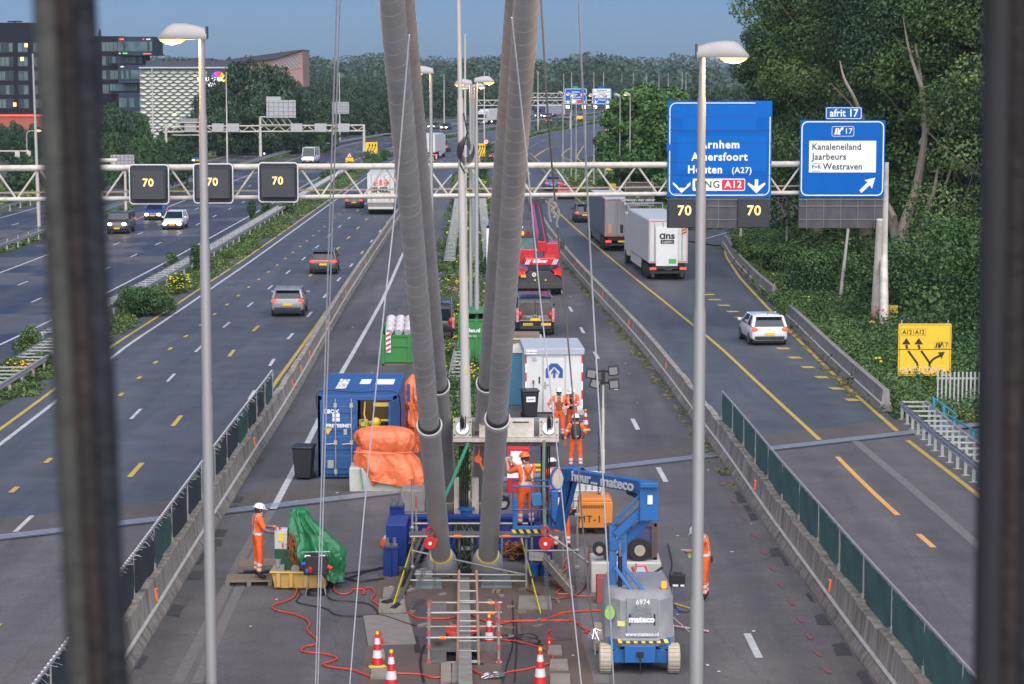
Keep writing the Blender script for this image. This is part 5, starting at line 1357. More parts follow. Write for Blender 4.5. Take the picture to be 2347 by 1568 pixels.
def car(label,x,yb,col,kind="hatch",oncoming=False,rz=0.0,brake=True,W=1.8,L=4.2,H=1.5,cat="car",group=None,bar=False,name="car",warm=False,lite=False,plate="",loc=None):
 g=loc or G(x,yb)
 c=g+Vector((-math.sin(rz)*L/2,math.cos(rz)*L/2,0));c.z=zg(c.y)
 e=E(name,label,cat,c,rz+(PI if oncoming else 0),group)
 w_=W/2;belt={"hatch":.98,"suv":1.08,"sedan":.95,"van":1.25}[kind];b0=-L/2;f0=L/2
 suv=kind in("suv","van");zb=.34 if suv else.28
 nose={"van":1.15}.get(kind,belt-.16)
 st=[(b0,.84,zb+.14,belt-.22),(b0+.05,.94,zb,belt-.1),(b0+.22,1,zb-.02,belt),(b0+L*.35,1,zb-.04,belt-.01),(0,.995,zb-.04,belt-.02),(L*.22,.99,zb-.04,belt-.04),(f0-L*.13,.96,zb-.03,nose),(f0-.12,.90,zb,nose-.14),(f0,.74,zb+.1,nose-.28)]
 rings=[]
 for(y,wf,z0,z1)in st:
  ww=w_*wf;h=z1-z0
  half=[(ww*.80,z0),(ww*.96,z0+h*.14),(ww,z0+h*.38),(ww*.985,z0+h*.55),(ww*.975,z0+h*.78),(ww*.90,z0+h*.96),(ww*.72,z1+.02)]
  rings.append([(u,y,v)for u,v in half]+[(-u,y,v)for u,v in reversed(half)])
 MB().loft(rings).build("body",col,e)
 yb0,yb1,yt0,yt1={"hatch":(b0+.10,L*.25,b0+.42,L*.06),"suv":(b0+.08,L*.25,b0+.38,L*.08),"sedan":(b0+.55,L*.24,b0+1.15,L*.04),"van":(b0+.06,L*.36,b0+.14,L*.26)}[kind]
 wt=w_*(.76 if kind!="van" else.86);wb=w_*.93;zt=H-.05;zbt=belt-.06
 def fr(m,a0,a1,t0,t1,wb_,wt_,z0,z1):
  vs=[(-wb_,a0,z0),(wb_,a0,z0),(wb_,a1,z0),(-wb_,a1,z0),(-wt_,t0,z1),(wt_,t0,z1),(wt_,t1,z1),(-wt_,t1,z1)]
  return m.add(vs,[(3,2,1,0),(4,5,6,7),(0,1,5,4),(1,2,6,5),(2,3,7,6),(3,0,4,7)])
 gh=fr(MB(),yb0,yb1,yt0,yt1,wb,wt,zbt,zt).build("window_glass",CGL,e,bev=.03)
 m=MB();fr(m,yt0-.10,yt1+.05,yt0+.02,yt1-.12,wt+.03,wt-.10,zt-.03,H)
 for sx in(-1,1):
  p=lambda a,ww,z:Vector((sx*ww,a,z))
  m.beam(p(yb0-.01,wb*.95,zbt),p(yt0-.03,wt*.96,zt),.13,.10)
  m.beam(p(yb0+.35,wb,zbt),p(yt0+.30,wt,zt),.05,.22 if kind!="sedan" else.1,up=(0,1,0))
  m.beam(p(yb1,wb,zbt),p(yt1,wt,zt),.06,.07);m.beam(p((yb0+yb1)/2,wb+.005,zbt),p((yt0+yt1)/2,wt+.005,zt),.03,.07,up=(0,1,0))
 if kind in("hatch","suv"):m.box((0,yt0-.13,H-.05),(wt*1.9,.2,.035))
 m.build("roof",col,e,bev=.02)
 if suv and not lite:MB().tube([(-wt,yt0,H+.02),(-wt,yt1,H+.02)],.02,6).tube([(wt,yt0,H+.02),(wt,yt1,H+.02)],.02,6).build("roof_rails",SILV,e)
 for sx in(-1,1):
  for wy in(b0+L*.19,f0-L*.2):
   r=.34 if suv else.31
   t=MB().cyl((sx*(w_-.22),wy,r),(sx*(w_+.005),wy,r),r,n=18).build("wheel",TYRE,e)
   if not lite:MB().cyl((sx*(w_-.05),wy,r),(sx*(w_+.012),wy,r),r*.62,n=14).build("rim",RIM,t)
  MB().box((sx*(w_+.08),L*.19,belt+.06),(.2,.1,.14)).build("mirror",col if not lite else BLK,e,bev=.03)
 MB().box((0,0,zb-.05),(W*.86,L*.9,.16)).build("underbody",BLK,e)
 MB().box((0,b0+.0,zb+.13),(W*.80,.12,.17)).build("bumper_trim",BLK,e,bev=.02);MB().box((0,f0-.06,zb+.16),(W*.72,.16,.2)).build("bumper_trim",BLK,e,bev=.02)
 tm=TAIL if brake else TAILOFF;zl=belt-.17
 if bar:MB().box((0,b0-.005,zl+.02),(W*.84,.08,.075)).build("tail_light",TAIL,e,bev=.015)
 for sx in(-1,1):
  MB().ball((sx*w_*.80,b0+.05,zl),.17,12,7,1.0,.55,.62 if kind!="van" else 1.3).build("tail_light",tm,e)
  MB().ball((sx*w_*.66,f0-(.02 if oncoming else.12),nose-.30),(.24 if lite else.19)if oncoming else.15,12,7,1.1,.6,.7).build("headlight",(HEADW if warm else HEAD)if oncoming else M("headlight_off",(.4,.4,.4),.2),e)
 MB().box((0,b0-.015,zl-.20),(.50,.03,.13)).build("number_plate",PLATE,e)
 MB().box((0,f0+.01,zb+.16),(.50,.03,.12)).build("number_plate",PLATE,e)
 if not lite:
  MB().box((0,(yb0+yt0)/2-.06,belt+.05),(W*.34,.02,.02),rx=-.4).build("wiper",BLK,e)
  MB().box((0,b0+.02,zl+.0),(.12,.04,.08)).build("badge",SILV,e,bev=.01)
  if kind!="van":MB().tube([(0,yt0+.25,H),(0,yt0+.1,H+.14)],.012,5).build("aerial",BLK,e)
  MB().box((0,f0-.04,nose-.40),(W*.40,.06,.14)).build("grille",BLK,e)
 return e
GREYP=paint("grey",(.26,.26,.27));DGREY=paint("dark_grey",(.06,.063,.07));BLKP=paint("black",(.016,.017,.02));WHT=paint("white",(.68,.69,.70));REDP=paint("red",(.45,.02,.025));BLUP=paint("blue",(.03,.06,.22));BRN=paint("brown",(.055,.045,.042));TEAL=paint("teal",(.05,.09,.12))
car("light grey crossover driving away with both round tail lights lit",659,727,GREYP,"suv",W=1.8,L=4.2,H=1.54,rz=R(2),plate="1")
car("dark grey electric SUV with a full width red light bar driving away",741,630,DGREY,"suv",W=1.86,L=4.6,H=1.62,rz=R(2),bar=True)
car("black car braking beside the white truck under the gantry",811,478,BLKP,"hatch",W=1.8,L=4.3,H=1.48,rz=R(1))
car("white hatchback leaving on the exit lane, tail lights lit",1764,793,WHT,"hatch",W=1.8,L=4.2,H=1.48,rz=R(4))
car("black SUV with lit tail lights following the dark truck",1341,511,BLKP,"suv",W=1.86,L=4.6,H=1.68,rz=R(2))
car("red car with tail lights lit under the gantry on the right lanes",1298,457,REDP,"hatch",W=1.8,L=4.3,H=1.45,rz=R(3))
car("dark car ahead of the red one on the right lanes",1268,438,BLUP,"suv",W=1.85,L=4.5,H=1.62,rz=R(4))
car("car with big red lights seen through the cables near the arrow sign",1135,371,BLKP,"suv",W=1.85,L=4.5,H=1.6,rz=R(-6))
car("black car with a red light band next to the distant white truck",1014,349,BLKP,"suv",W=1.85,L=4.5,H=1.55,rz=R(-6),bar=True)
car("dark people carrier with warm headlights next to the blurred rod",268,537,BRN,"van",True,W=1.85,L=4.5,H=1.8,warm=True)
car("blue hatchback with warm headlights heading towards the camera",350,505,BLUP,"hatch",True,W=1.68,L=3.8,H=1.42,warm=True)
car("white compact car with bright headlights heading towards the camera",394,527,WHT,"hatch",True,W=1.8,L=4.2,H=1.56)
car("white delivery van with headlights on beyond the median",705,377,WHT,"van",True,W=2.0,L=5.8,H=2.45,cat="van",name="van",rz=R(-4))
car("teal car partly hidden behind the matrix signs",452,375,TEAL,"sedan",True,W=1.8,L=4.4,H=1.45)
for(x,y,c,on,lb)in[(988,296,BLKP,True,"leftmost oncoming car right beside the lamp by the stay cable"),(1017,298,BRN,True,"oncoming car behind the round lights left of the white mast"),(1056,289,BLKP,True,"oncoming car just right of the white mast"),(1132,284,DGREY,True,"oncoming car right of the distant white truck"),(1252,271,DGREY,True,"oncoming car following beside the blue nosed truck"),(1263,268,BLKP,True,"small oncoming car behind the others near the blue nosed truck"),(1258,284,BLKP,False,"braking car nearest the far median bush"),(1300,276,BLKP,False,"braking car under the far left blue sign"),(1332,273,DGREY,False,"braking car half behind the far yellow sign"),(1397,308,WHT,False,"white car with red lights at the edge of the round tree"),(1409,252,DGREY,True,"distant oncoming car right of the far blue signs, lower one"),(1403,243,WHT,True,"distant oncoming car right of the far blue signs, upper one"),(1399,257,REDP,False,"distant car with red lights below the far right blue sign")]:
 car(lb,x,y,c,"suv",on,rz=R(-14),W=1.8,L=4.3,H=1.5,lite=True,group="distant cars")
mc=E("motorcycle","motorcycle ridden along the outer road under the distant gantry","motorcycle",G(607,364))
MB().tube([(0,-.7,.32),(0,-.7,.33)],.3,12).cyl((-.06,-.7,.32),(.06,-.7,.32),.32,n=16).cyl((-.06,.7,.32),(.06,.7,.32),.32,n=16).build("wheels",TYRE,mc)
MB().box((0,0,.7),(.28,1.1,.35),tx=.7).box((0,-.5,.95),(.6,.08,.08)).build("frame_body",BLKP,mc,bev=.05);MB().ball((0,-.82,.85),.11,8,6).build("headlight",HEAD,mc)
ALU=M("trailer_alu",(.36,.36,.36),.5,.3,dirt=(.24,.235,.22),dirt_amt=.5,vs=1.5,stretch=(2,2,.2));TARP=M("trailer_side",(.10,.115,.13),.5,dirt=(.17,.18,.2),dirt_amt=.6,vs=.6);TWHITE=M("trailer_white",(.64,.63,.60),.5,dirt=(.46,.45,.42),dirt_amt=.5,vs=1.4)
def truck(label,x,yb,rz,L,H,back,side,topm,extra=None,W=2.55,lift=False,group=None):
 g=G(x,yb);c=g+Vector((-math.sin(rz)*.0,0,0))
 e=E("box_truck",label,"truck",c,rz)
 MB().bx(-W/2,W/2,.04,L,1.15,H).build("cargo_box",side,e,bev=.03)
 MB().bx(-W/2+.05,W/2-.05,.06,L-.05,H-.005,H+.03).build("roof_sheet",topm,e)
 d=MB().bx(-W/2+.07,W/2-.07,-.02,.04,1.25,H-.1).build("rear_door",back,e)
 m=MB();m.bx(-.012,.012,-.035,-.02,1.25,H-.1)
 for sx in(-.9,-.35,.35,.9):m.tube([(sx,-.05,1.3),(sx,-.05,H-.15)],.02,6)
 m.build("locking_bars",ALU,d)
 ringframe(MB(),-W/2,W/2,1.15,H,.03,.07,-.03,.04).build("door_frame",M("truck_frame_white",(.6,.6,.58),.5)if back!=ALU else ALU,e)
 m=MB();m.bx(-1.0,1.0,.2,L-.5,.85,1.15);m.bx(-1.2,1.2,.05,.2,.45,.62);m.build("chassis",BLK,e)
 for sx in(-1,1):
  for wy in(1.5,2.8,4.1):MB().cyl((sx*.75,wy,.5),(sx*1.24,wy,.5),.5,n=18).build("wheel",TYRE,e)
  MB().box((sx*.98,0.0,.78),(.42,.06,.15)).build("tail_light",TAIL,e);MB().box((sx*1.15,.0,H-.05),(.1,.05,.08)).build("marker_light",TAIL,e)
  MB().bx(sx*1.2-.02,sx*1.2+.02,4.8,L-1.5,.45,1.1).build("side_skirt",side,e)
 MB().box((0,-.02,.78),(.52,.04,.13)).build("number_plate",PLATE,e)
 if back==ALU or extra=="lite":
  pass
 cab=MB().bx(-1.22,1.22,L+.45,L+2.6,.6,H-.35).build("cab",side,e,bev=.08)
 MB().box((-1.45,L+2.3,2.4),(.2,.15,.6)).box((1.45,L+2.3,2.4),(.2,.15,.6)).build("mirror",BLK,cab)
 for sx in(-1,1):MB().cyl((sx*.8,L+1.6,.5),(sx*1.24,L+1.6,.5),.5,n=16).build("wheel",TYRE,e)
 return e
REDL=M("red_tape",(.62,.03,.02),.5,var=0)
t=truck("white refrigerated truck with a black logo on its rear lift, driving away",1531,643,R(3.5),12.5,3.95,TWHITE,TWHITE,M("roof_blueish",(.45,.49,.52),.5))
MB().bx(-.82,.62,-.14,-.04,.95,3.45).build("lift_platform",M("lift_white",(.74,.74,.72),.45,dirt=(.6,.59,.56),dirt_amt=.5,vs=3),t,bev=.02)
text("ɑns",.62,DARKTX,t,(-.1,-.15,2.92),bold=.02,sx=1.1);MB().bx(-.52,.36,-.16,-.14,2.42,2.66).build("logo_bar",DARKTX,t);text("Logistics",.2,WT,t,(-.08,-.165,2.54))
MB().bx(.02,.5,-.16,-.14,1.12,1.42).build("green_sticker",M("sticker_green",(.1,.42,.08),.5),t)
m=MB();
for i in range(3):m.prism([(.86,3.0+i*.2),(1.18,3.14+i*.2),(1.18,3.24+i*.2),(.86,3.1+i*.2)],-.06,-.025)
m.build("warning_stripes",REDL,t)
ringframe(MB(),-1.24,1.24,1.2,3.9,.02,.03,-.045,-.035).build("contour_tape",REDL,t)
MB().bx(-.8,.6,-.1,.1,.75,.93).box((-1.0,-.08,.35),(.2,.1,.25)).box((.9,-.08,.35),(.2,.1,.25)).build("lift_mechanism",BLK,t)
m=MB();m.tube([(-1.2,12.5,4.0),(-1.2,12.6,4.35),(1.2,12.6,4.35),(1.2,12.5,4.0)],.05,6);m.build("roof_bar",SILV,t)
t=truck("dark grey trailer truck with ribbed aluminium rear doors, ahead of the white truck",1424,577,R(3),13.5,4.0,ALU,TARP,M("roof_blueish"))
m=MB()
for i in range(28):m.bx(-1.15+i*.085,-1.12+i*.085,-.035,-.02,1.3,3.85)
m.build("door_ribs",M("alu_dark",(.2,.195,.185),.6),t)
ringframe(MB(),-1.26,1.26,1.16,3.98,.02,.035,-.06,-.045).build("contour_tape",REDL,t)
MB().bx(-.98,-.78,-.06,-.03,1.45,2.1).bx(.85,1.02,-.06,-.03,1.45,2.1).build("warning_panel",M("panel_orange",(.8,.3,.03),.5),t)
t=truck("white mail truck with a red double arrow logo, under the gantry",873,492,R(1.5),8.5,3.95,TWHITE,TWHITE,M("roof_blueish"))
text("SNEL",.66,DARKTX,t,(0,-.05,2.35),bold=.03,sx=1.15)
m=MB()
for s_ in(-1,1):
 m.beam((s_*.78,-.06,3.05),(s_*.45,-.06,3.38),.12,.02,up=(0,1,0));m.beam((s_*.78,-.06,3.05),(s_*.45,-.06,2.75),.12,.02,up=(0,1,0));m.beam((s_*.72,-.06,3.05),(s_*.3,-.06,3.05),.11,.02,up=(0,1,0))
m.build("arrow_logo",M("logo_red_orange",(.75,.10,.03),.5,var=0),t);text("S",.62,M("logo_red_orange"),t,(0,-.05,3.06),bold=.03)
MB().bx(-.98,-.82,-.06,-.03,1.4,2.1).bx(.82,.98,-.06,-.03,1.4,2.1).build("warning_panel",M("panel_orange"),t);MB().bx(-1.25,1.25,-.3,0,.75,1.1).build("tail_lift",M("alu_dark"),t);MB().bx(-1.2,1.2,-.35,-.3,.55,.75).build("bumper_stripes",M("bumper_cream",(.6,.55,.45),.5),t)
truck("distant white truck half hidden behind the left stay cable",979,366,R(-6),10,3.9,TWHITE,TWHITE,M("roof_blueish"),"lite")
def front_truck(label,x,yb,rz,cabm,boxm,L=12):
 g=G(x,yb);e=E("box_truck",label,"truck",g,rz+PI)
 cab=MB().bx(-1.24,1.24,-2.3,0,.55,3.5).build("cab",cabm,e,bev=.12);MB().bx(-1.1,1.1,-.02,.03,1.75,2.7).build("windscreen",CGL,cab);MB().bx(-.9,.9,-.02,.04,.75,1.4).build("grille",BLK,cab)
 MB().bx(-1.27,1.27,-2.8-L,-2.8,1.1,4.0).build("cargo_box",boxm,e,bev=.03)
 for sx in(-1,1):
  MB().ball((sx*.95,0,.8),.2,10,6,1,.6,.8).build("headlight",HEAD,e);MB().box((sx*1.4,-.3,2.2),(.18,.15,.7)).build("mirror",BLK,e)
  for wy in(-1.3,-8,-9.5):MB().cyl((sx*.8,wy,.5),(sx*1.2,wy,.5),.5,n=14).build("wheel",TYRE,e)
 return e
front_truck("white oncoming truck right of the lamp cluster",1101,286,R(-20),TWHITE,TWHITE);front_truck("blue nosed oncoming truck with grey trailer beyond the right stay cable",1234,271,R(-24),M("cab_blue",(.05,.06,.2),.4),M("trailer_greyblue",(.32,.35,.38),.5))
bv=car("black van parked with rear doors towards the camera, behind the white cabin",1227,771,BLKP,"van",brake=False,W=1.96,L=4.9,H=1.98,rz=R(2),cat="van",name="van")
MB().bx(-.78,.78,-2.44,-2.36,1.12,1.78).build("rear_window",M("tinted_glass",(.10,.085,.075),.08,var=.4,vs=1.2,spec=.8),bv,bev=.03)
MB().bx(-.015,.015,-2.47,-2.43,.5,1.85).build("door_gap",BLK,bv)
for sx in(-1,1):MB().bx(sx*.90-.07,sx*.90+.07,-2.50,-2.38,.75,1.45).build("tail_light",M("tail_cluster",(.5,.03,.02),.25,dirt=(.7,.6,.6),dirt_amt=.7,vs=6),bv,bev=.02)
MB().bx(-.62,-.12,-2.52,-2.47,.58,.70).build("number_plate",PLATE,bv);text("V-130-XR",.11,DARKTX,bv,(-.35,-2.53,.64));MB().bx(.28,.78,-2.52,-2.47,.58,.70).build("trailer_plate",PLATE,bv)
MB().cyl((.22,-2.47,1.0),(.22,-2.5,1.0),.07,n=14).box((-.3,-2.48,1.02),(.3,.03,.05)).build("badge_and_handle",SILV,bv);MB().box((0,-2.46,.84),(1.6,.03,.07)).build("trim_strip",M("alu_dark"),bv)
bs=car("black van parked with its back to the camera, half behind the left stay cables",997,787,BLKP,"van",brake=False,W=1.95,L=4.6,H=1.95,rz=R(2),cat="van",name="van")
for sx in(-1,1):MB().bx(sx*.90-.06,sx*.90+.06,-2.34,-2.24,.75,1.3).build("tail_light",M("tail_cluster"),bs,bev=.02)
MB().bx(-.75,.75,-2.3,-2.2,1.15,1.75).build("rear_window",CGL,bs,bev=.03)
cr=E("mobile_crane","red mobile crane with dark chassis and long lowered boom, behind the black van","crane",G(1237,677),R(1))
CRED=paint("crane_red",(.52,.015,.025),.35);CDK=M("crane_dark",(.035,.036,.038),.6,dirt=(.07,.065,.06),dirt_amt=.5,vs=3)
MB().bx(-1.2,1.2,0,8.5,.75,1.25).prism([(-1.35,.55),(1.35,.55),(1.25,1.05),(.6,1.5),(-.6,1.5),(-1.25,1.05)],-.25,.1).build("chassis",CDK,cr,bev=.03)
MB().bx(-1.35,-.95,-.35,-.2,1.3,1.48).bx(.95,1.35,-.35,-.2,1.3,1.48).build("mudguard",CRED,cr);MB().bx(-1.38,1.38,-.45,-.25,.45,.75).build("outrigger_beam",CDK,cr,bev=.02)
MB().prism([(-1.32,1.1),(-.7,1.55),(-1.3,1.75)],-.3,3).prism([(1.32,1.1),(.7,1.55),(1.3,1.75)],-.3,3).build("fender",CRED,cr)
for sx in(-1,1):
 for wy in(.9,6.5):MB().cyl((sx*.75,wy,.62),(sx*1.32,wy,.62),.62,n=20).build("wheel",TYRE,cr)
 MB().box((sx*1.08,-.32,1.36),(.36,.06,.14)).build("tail_light",TAIL,cr)
MB().cyl((-.35,-.28,1.28),(-.35,-.24,1.28),.13,n=16).build("speed_disc",WT,cr);text("40",.15,DARKTX,cr,(-.35,-.29,1.28))
MB().box((-1.0,-.34,1.2),(.3,.04,.16)).box((-.3,-.28,.95),(.1,.03,.1)).box((.35,-.28,.95),(.1,.03,.1)).build("number_plate",PLATE,cr)
cw=MB().box((.05,.15,2.05),(2.0,.9,.5)).build("counterweight",CRED,cr,bev=.08)
text("deBoer",.3,WT,cw,(.0,-.31,2.1),bold=.012);m=MB()
for sx in(-1,1):
 for i in range(3):m.prism([(.05+sx*.82-.16+i*.1,1.9),(.05+sx*.82-.10+i*.1,1.9),(.05+sx*.82+.06+i*.1,2.2),(.05+sx*.82+.0+i*.1,2.2)],-.31,-.302)
m.build("warning_stripes",WT,cw)
MB().box((.75,1.6,2.6),(1.0,1.8,1.05)).build("engine_cover",CRED,cr,bev=.05);cb=MB().box((-.85,1.6,2.3),(1.15,1.5,.85)).build("cab",CRED,cr,bev=.05)
MB().box((-.85,1.6,3.05),(1.1,1.4,.8),tx=.9,ty=.85).build("cab_glass",M("cab_glass",(.05,.10,.10),.1,var=.4),cb,bev=.03);MB().box((-.85,1.6,3.5),(1.15,1.3,.1)).build("cab_roof",CDK,cb)
for i,x in enumerate((-1.0,-.7)):MB().cyl((x,1.5,3.55),(x,1.5,3.78),.09,n=10).build("beacon_lamp",AMB if i==0 else TAILOFF,cb)
bm=MB();bm.beam((.15,.6,2.9),(.35,24,4.0),.55,.62);bm.build("boom",CRED,cr,bev=.03)
m=MB();m.tube([(.5,1,3.1),(.7,24,4.2)],.09,8);m.tube([(.2,.8,3.28),(.4,23.5,4.36)],.12,8);m.box((.35,24.4,4.1),(.7,.8,.9));m.box((-.25,24.3,4.4),(.3,.3,.3));m.box((.95,24.3,4.4),(.3,.3,.3));m.tube([(.05,.7,3.0),(.1,2.4,3.5),(.3,4.4,3.0)],.12,6);m.build("boom_head_and_hoses",CDK,cr)
MB().box((1.45,2.4,2.9),(.3,.3,.5)).build("mirror",CDK,cr)
bt=E("parked_truck","white and blue parked truck squeezed behind the right stay cables","truck",G(1150,640))
MB().bx(-.95,1.4,0,6,.9,3.4).build("cargo_box",M("truck_blue",(.03,.14,.36),.4,dirt=(.02,.06,.2),dirt_amt=.5),bt,bev=.05)
MB().bx(-1.0,-.8,-.03,.05,.8,3.5).bx(-1.0,1.4,-.03,.05,3.35,3.5).build("white_edge",WT,bt);MB().bx(-.9,1.2,.1,6,.4,.9).build("chassis",BLK,bt)
for sx in(-.7,1.1):MB().cyl((sx-.15,1,.48),(sx+.15,1,.48),.48,n=16).build("wheel",TYRE,bt)

def site(name,label,cat,x,y,rz=0,group=None,D=None):
 g=G(x,y)if D is None else base_at(x,D)
 return E(name,label,cat,g,rz,group)
CBL=M("container_blue",(.018,.085,.27),.45,dirt=(.03,.10,.22),dirt_amt=.6,vs=2);WOOD=M("wood_plank",(.24,.18,.12),.85,dirt=(.12,.10,.08),dirt_amt=.7,vs=4,stretch=(1,1,1));WTP=M("white_block",(.52,.52,.47),.7,dirt=(.36,.35,.31),dirt_amt=.6,vs=2.5)
def tarp_mat(n,c,d):return M(n,c,.42,dirt=d,dirt_amt=.55,vs=3,bump=.9,bs=7)
TORG=tarp_mat("tarp_orange",(.76,.18,.065),(.62,.12,.04));TGRN=tarp_mat("tarp_green",(.015,.17,.06),(.008,.10,.04))
g=G(727,1098);ct=E("storage_container","blue steel storage container with one door open and white lettering","container",(-5.95,g.y,g.z))
W_,H_,L_=2.44,2.6,5.2
m=MB()
for(x0,x1,y0,y1,z0,z1)in[(0,.1,0,L_,.12,H_),(W_-.1,W_,0,L_,.12,H_),(0,W_,L_-.1,L_,.12,H_),(0,W_,0,L_,.05,.2),(.0,W_,.0,.12,H_-.16,H_-.02)]:m.bx(x0,x1,y0,y1,z0,z1)
for x0 in(0,W_-.14):
 for y0 in(0,L_-.14):m.bx(x0,x0+.14,y0,y0+.14,0,H_+.01)
m.build("body",CBL,ct,bev=.012)
m=MB();n=46;yy=[.1+(L_-.2)*i/n for i in range(n+1)]
for i in range(n):m.add([(.06,yy[i],H_-.04+.03*(i%2)),(W_-.06,yy[i],H_-.04+.03*(i%2)),(W_-.06,yy[i+1],H_-.04+.03*(i%2)),(.06,yy[i+1],H_-.04+.03*(i%2))],[(0,1,2,3)])
for i in range(n-1):m.add([(.06,yy[i+1],H_-.04),(W_-.06,yy[i+1],H_-.04),(W_-.06,yy[i+1],H_-.01),(.06,yy[i+1],H_-.01)],[(0,1,2,3)])
rf_=m.build("roof",CBL,ct,smooth=False)
text("FREYSSINET",.44,WT,rf_,(.62,2.6,H_+.004),rot=(0,0,PI/2-.0),bold=.01,sx=1.0);MB().bx(1.12,1.45,2.6,3.7,H_-.005,H_+.003).bx(1.62,2.2,2.5,3.7,H_-.005,H_+.003).build("roof_patch",WT,rf_)
dl=MB().bx(.08,1.22,-.05,.02,.16,H_-.16).build("door",CBL,ct,bev=.01)
m=MB()
for z in(.32,.92,1.5,2.05):m.bx(.16,1.16,-.075,-.05,z,z+.42 if z<2 else z+.22)
m.build("door_rib",CBL,dl,bev=.02)
for x in(.55,1.04):
 m=MB().tube([(x,-.1,.12),(x,-.1,H_-.1)],.022,8);[m.box((x,-.1,z),(.1,.06,.14))for z in(.25,1.15,2.3)];m.build("locking_bar",GALV,dl);MB().tube([(x,-.13,1.12),(x-.28,-.14,1.1)],.016,6).build("lock_handle",GALV,dl)
text("CBOX",.17,WT,dl,(.42,-.082,2.10),bold=.006);text("FREYSSINET",.15,WT,dl,(.66,-.082,1.66),bold=.005);MB().bx(.46,.68,-.082,-.075,1.93,2.04).bx(.46,.68,-.082,-.075,1.8,1.91).build("white_emblem",WT,dl)
MB().prism([(.32,1.38),(.2,1.58),(.44,1.58)],-.085,-.075).build("yellow_triangle",YEL,dl);MB().bx(.3,.48,-.085,-.075,.35,.6).bx(.8,.9,-.085,-.075,1.38,1.56).build("plate",GALV,dl)
do=MB().box((2.36,-.42,1.36),(.06,.95,H_-.32),rz=R(-14)).build("open_door",CBL,ct,bev=.01)
m=MB();m.bx(1.22,2.3,.12,1.4,.9,.94);m.bx(1.22,2.3,.12,1.4,1.55,1.59);m.bx(1.22,2.3,1.4,1.45,.2,2.4);sh_=m.build("shelves",M("shelf_dark",(.12,.10,.07),.8),ct)
rs_=random.Random(6)
for(c,n_)in((YEL,9),(BLACK,9),(M("lime",(.3,.5,.03),.6),4),(M("ochre_lit",(.6,.42,.12),.7),7)):
 m=MB()
 for _ in range(n_):m.box((rs_.uniform(1.3,2.2),rs_.uniform(.15,.5),rs_.choice((1.0,1.66))),(rs_.uniform(.08,.28),.2,rs_.uniform(.08,.3)),rz=rs_.uniform(-.5,.5))
 m.build("stored_goods",c,sh_,bev=.02)
hm=MB();hm.ball((1.78,.2,1.72),.16,12,8);hm.build("yellow_helmet",YEL,sh_)
m=MB();m.tube([(1.45,.1,2.4),(1.42,.08,2.0),(1.48,.08,1.75)],.025,6);m.box((1.95,.2,2.3),(.5,.25,.12));m.build("hung_goods",M("ochre_lit"),ct)
cdl=bpy.data.lights.new("container_lamp",'POINT');cdl.energy=4;cdl.color=(1,.75,.35);cdl.shadow_soft_size=.2;clo=bpy.data.objects.new("container_lamp",cdl);COL.objects.link(clo);clo.parent=ct;clo.location=(1.7,.7,2.2)
m=MB();m.tube(smooth_pts([(0,-.05,2.2),(.05,.3,2.68),(1.2,.35,2.64),(2.3,.4,2.66),(2.5,.5,2.3),(2.5,.6,1.4)],5),.018,6);m.build("power_cable",BLACK,ct)
def wbin(label,x,y,rz,lab=None):
 e=site("wheelie_bin",label,"bin",x,y,rz,"black wheelie bins");BN=M("bin_black",(.022,.024,.028),.5,var=.1)
 MB().add([(sx*(.24 if sz==0 else.30),sy*(.24 if sz==0 else.34),.06 if sz==0 else.98)for sz in(0,1)for(sx,sy)in((-1,-1),(1,-1),(1,1),(-1,1))],[(3,2,1,0),(4,5,6,7),(0,1,5,4),(1,2,6,5),(2,3,7,6),(3,0,4,7)]).build("body",BN,e,bev=.03)
 MB().box((0,0,1.02),(.66,.76,.07)).box((0,.36,.98),(.5,.1,.05)).build("lid",BN,e,bev=.03)
 MB().cyl((-.3,.22,.1),(.3,.22,.1),.1,n=14).build("wheels",TYRE,e)
 if lab:MB().bx(-.17,.17,-.325,-.305,.62,.82).build("label_plate",WT,e);text("Restafval",.07,DARKTX,e,(0,-.33,.72))
wbin("black wheelie bin to the left of the blue container",697,1098,R(-6));wbin("black wheelie bin with a white label in front of the white cabin",1214,957,R(8),1)
def tarp(e,mat,prof,seed,name="tarp",n=72,wr=.07,droop=None):
 """prof: list of (z, halfwidth x, halfdepth y, cx)"""
 rings=[];pr=smooth_pts([Vector(p)for p in[(a,b,c)for a,b,c,d in prof]],5);cx=smooth_pts([Vector((d,0,0))for*_,d in prof],5)
 for i,(p,q)in enumerate(zip(pr,cx)):
  z,hx,hy=p;ring=[];low=1-i/len(pr)
  for k in range(n):
   a=2*PI*k/n;ca,sa=math.cos(a),math.sin(a)
   r_=(abs(ca)**3+abs(sa)**3)**(-1/3)
   w_=1+wr*(1.2*low+.3)*(math.sin(a*7+seed+z*2)*.6+math.sin(a*13+seed*2-z*3)*.4)+wr*.9*mnoise.noise(Vector((ca*2,sa*2,z*3+seed)))-wr*1.1*abs(mnoise.noise(Vector((ca*4+z*1.5,sa*4,z*2.2+seed))))-wr*.5*abs(mnoise.noise(Vector((ca*9,sa*9+z*4,z*5))))
   zz=z+(droop(ca,sa)if droop else 0)*low**2+.03*math.sin(a*5+seed)*low
   ring.append((q.x+hx*ca*r_*w_,hy*sa*r_*w_,zz))
  rings.append(ring)
 return MB().loft(rings).build(name,mat,e,smooth=False)
e=site("covered_machine","machine under an orange tarp on a white concrete block in front of the blue container","machine",888,1128)
MB().bx(-1.13,.55,0,1.1,0,.72).build("concrete_block",WTP,e,bev=.03)
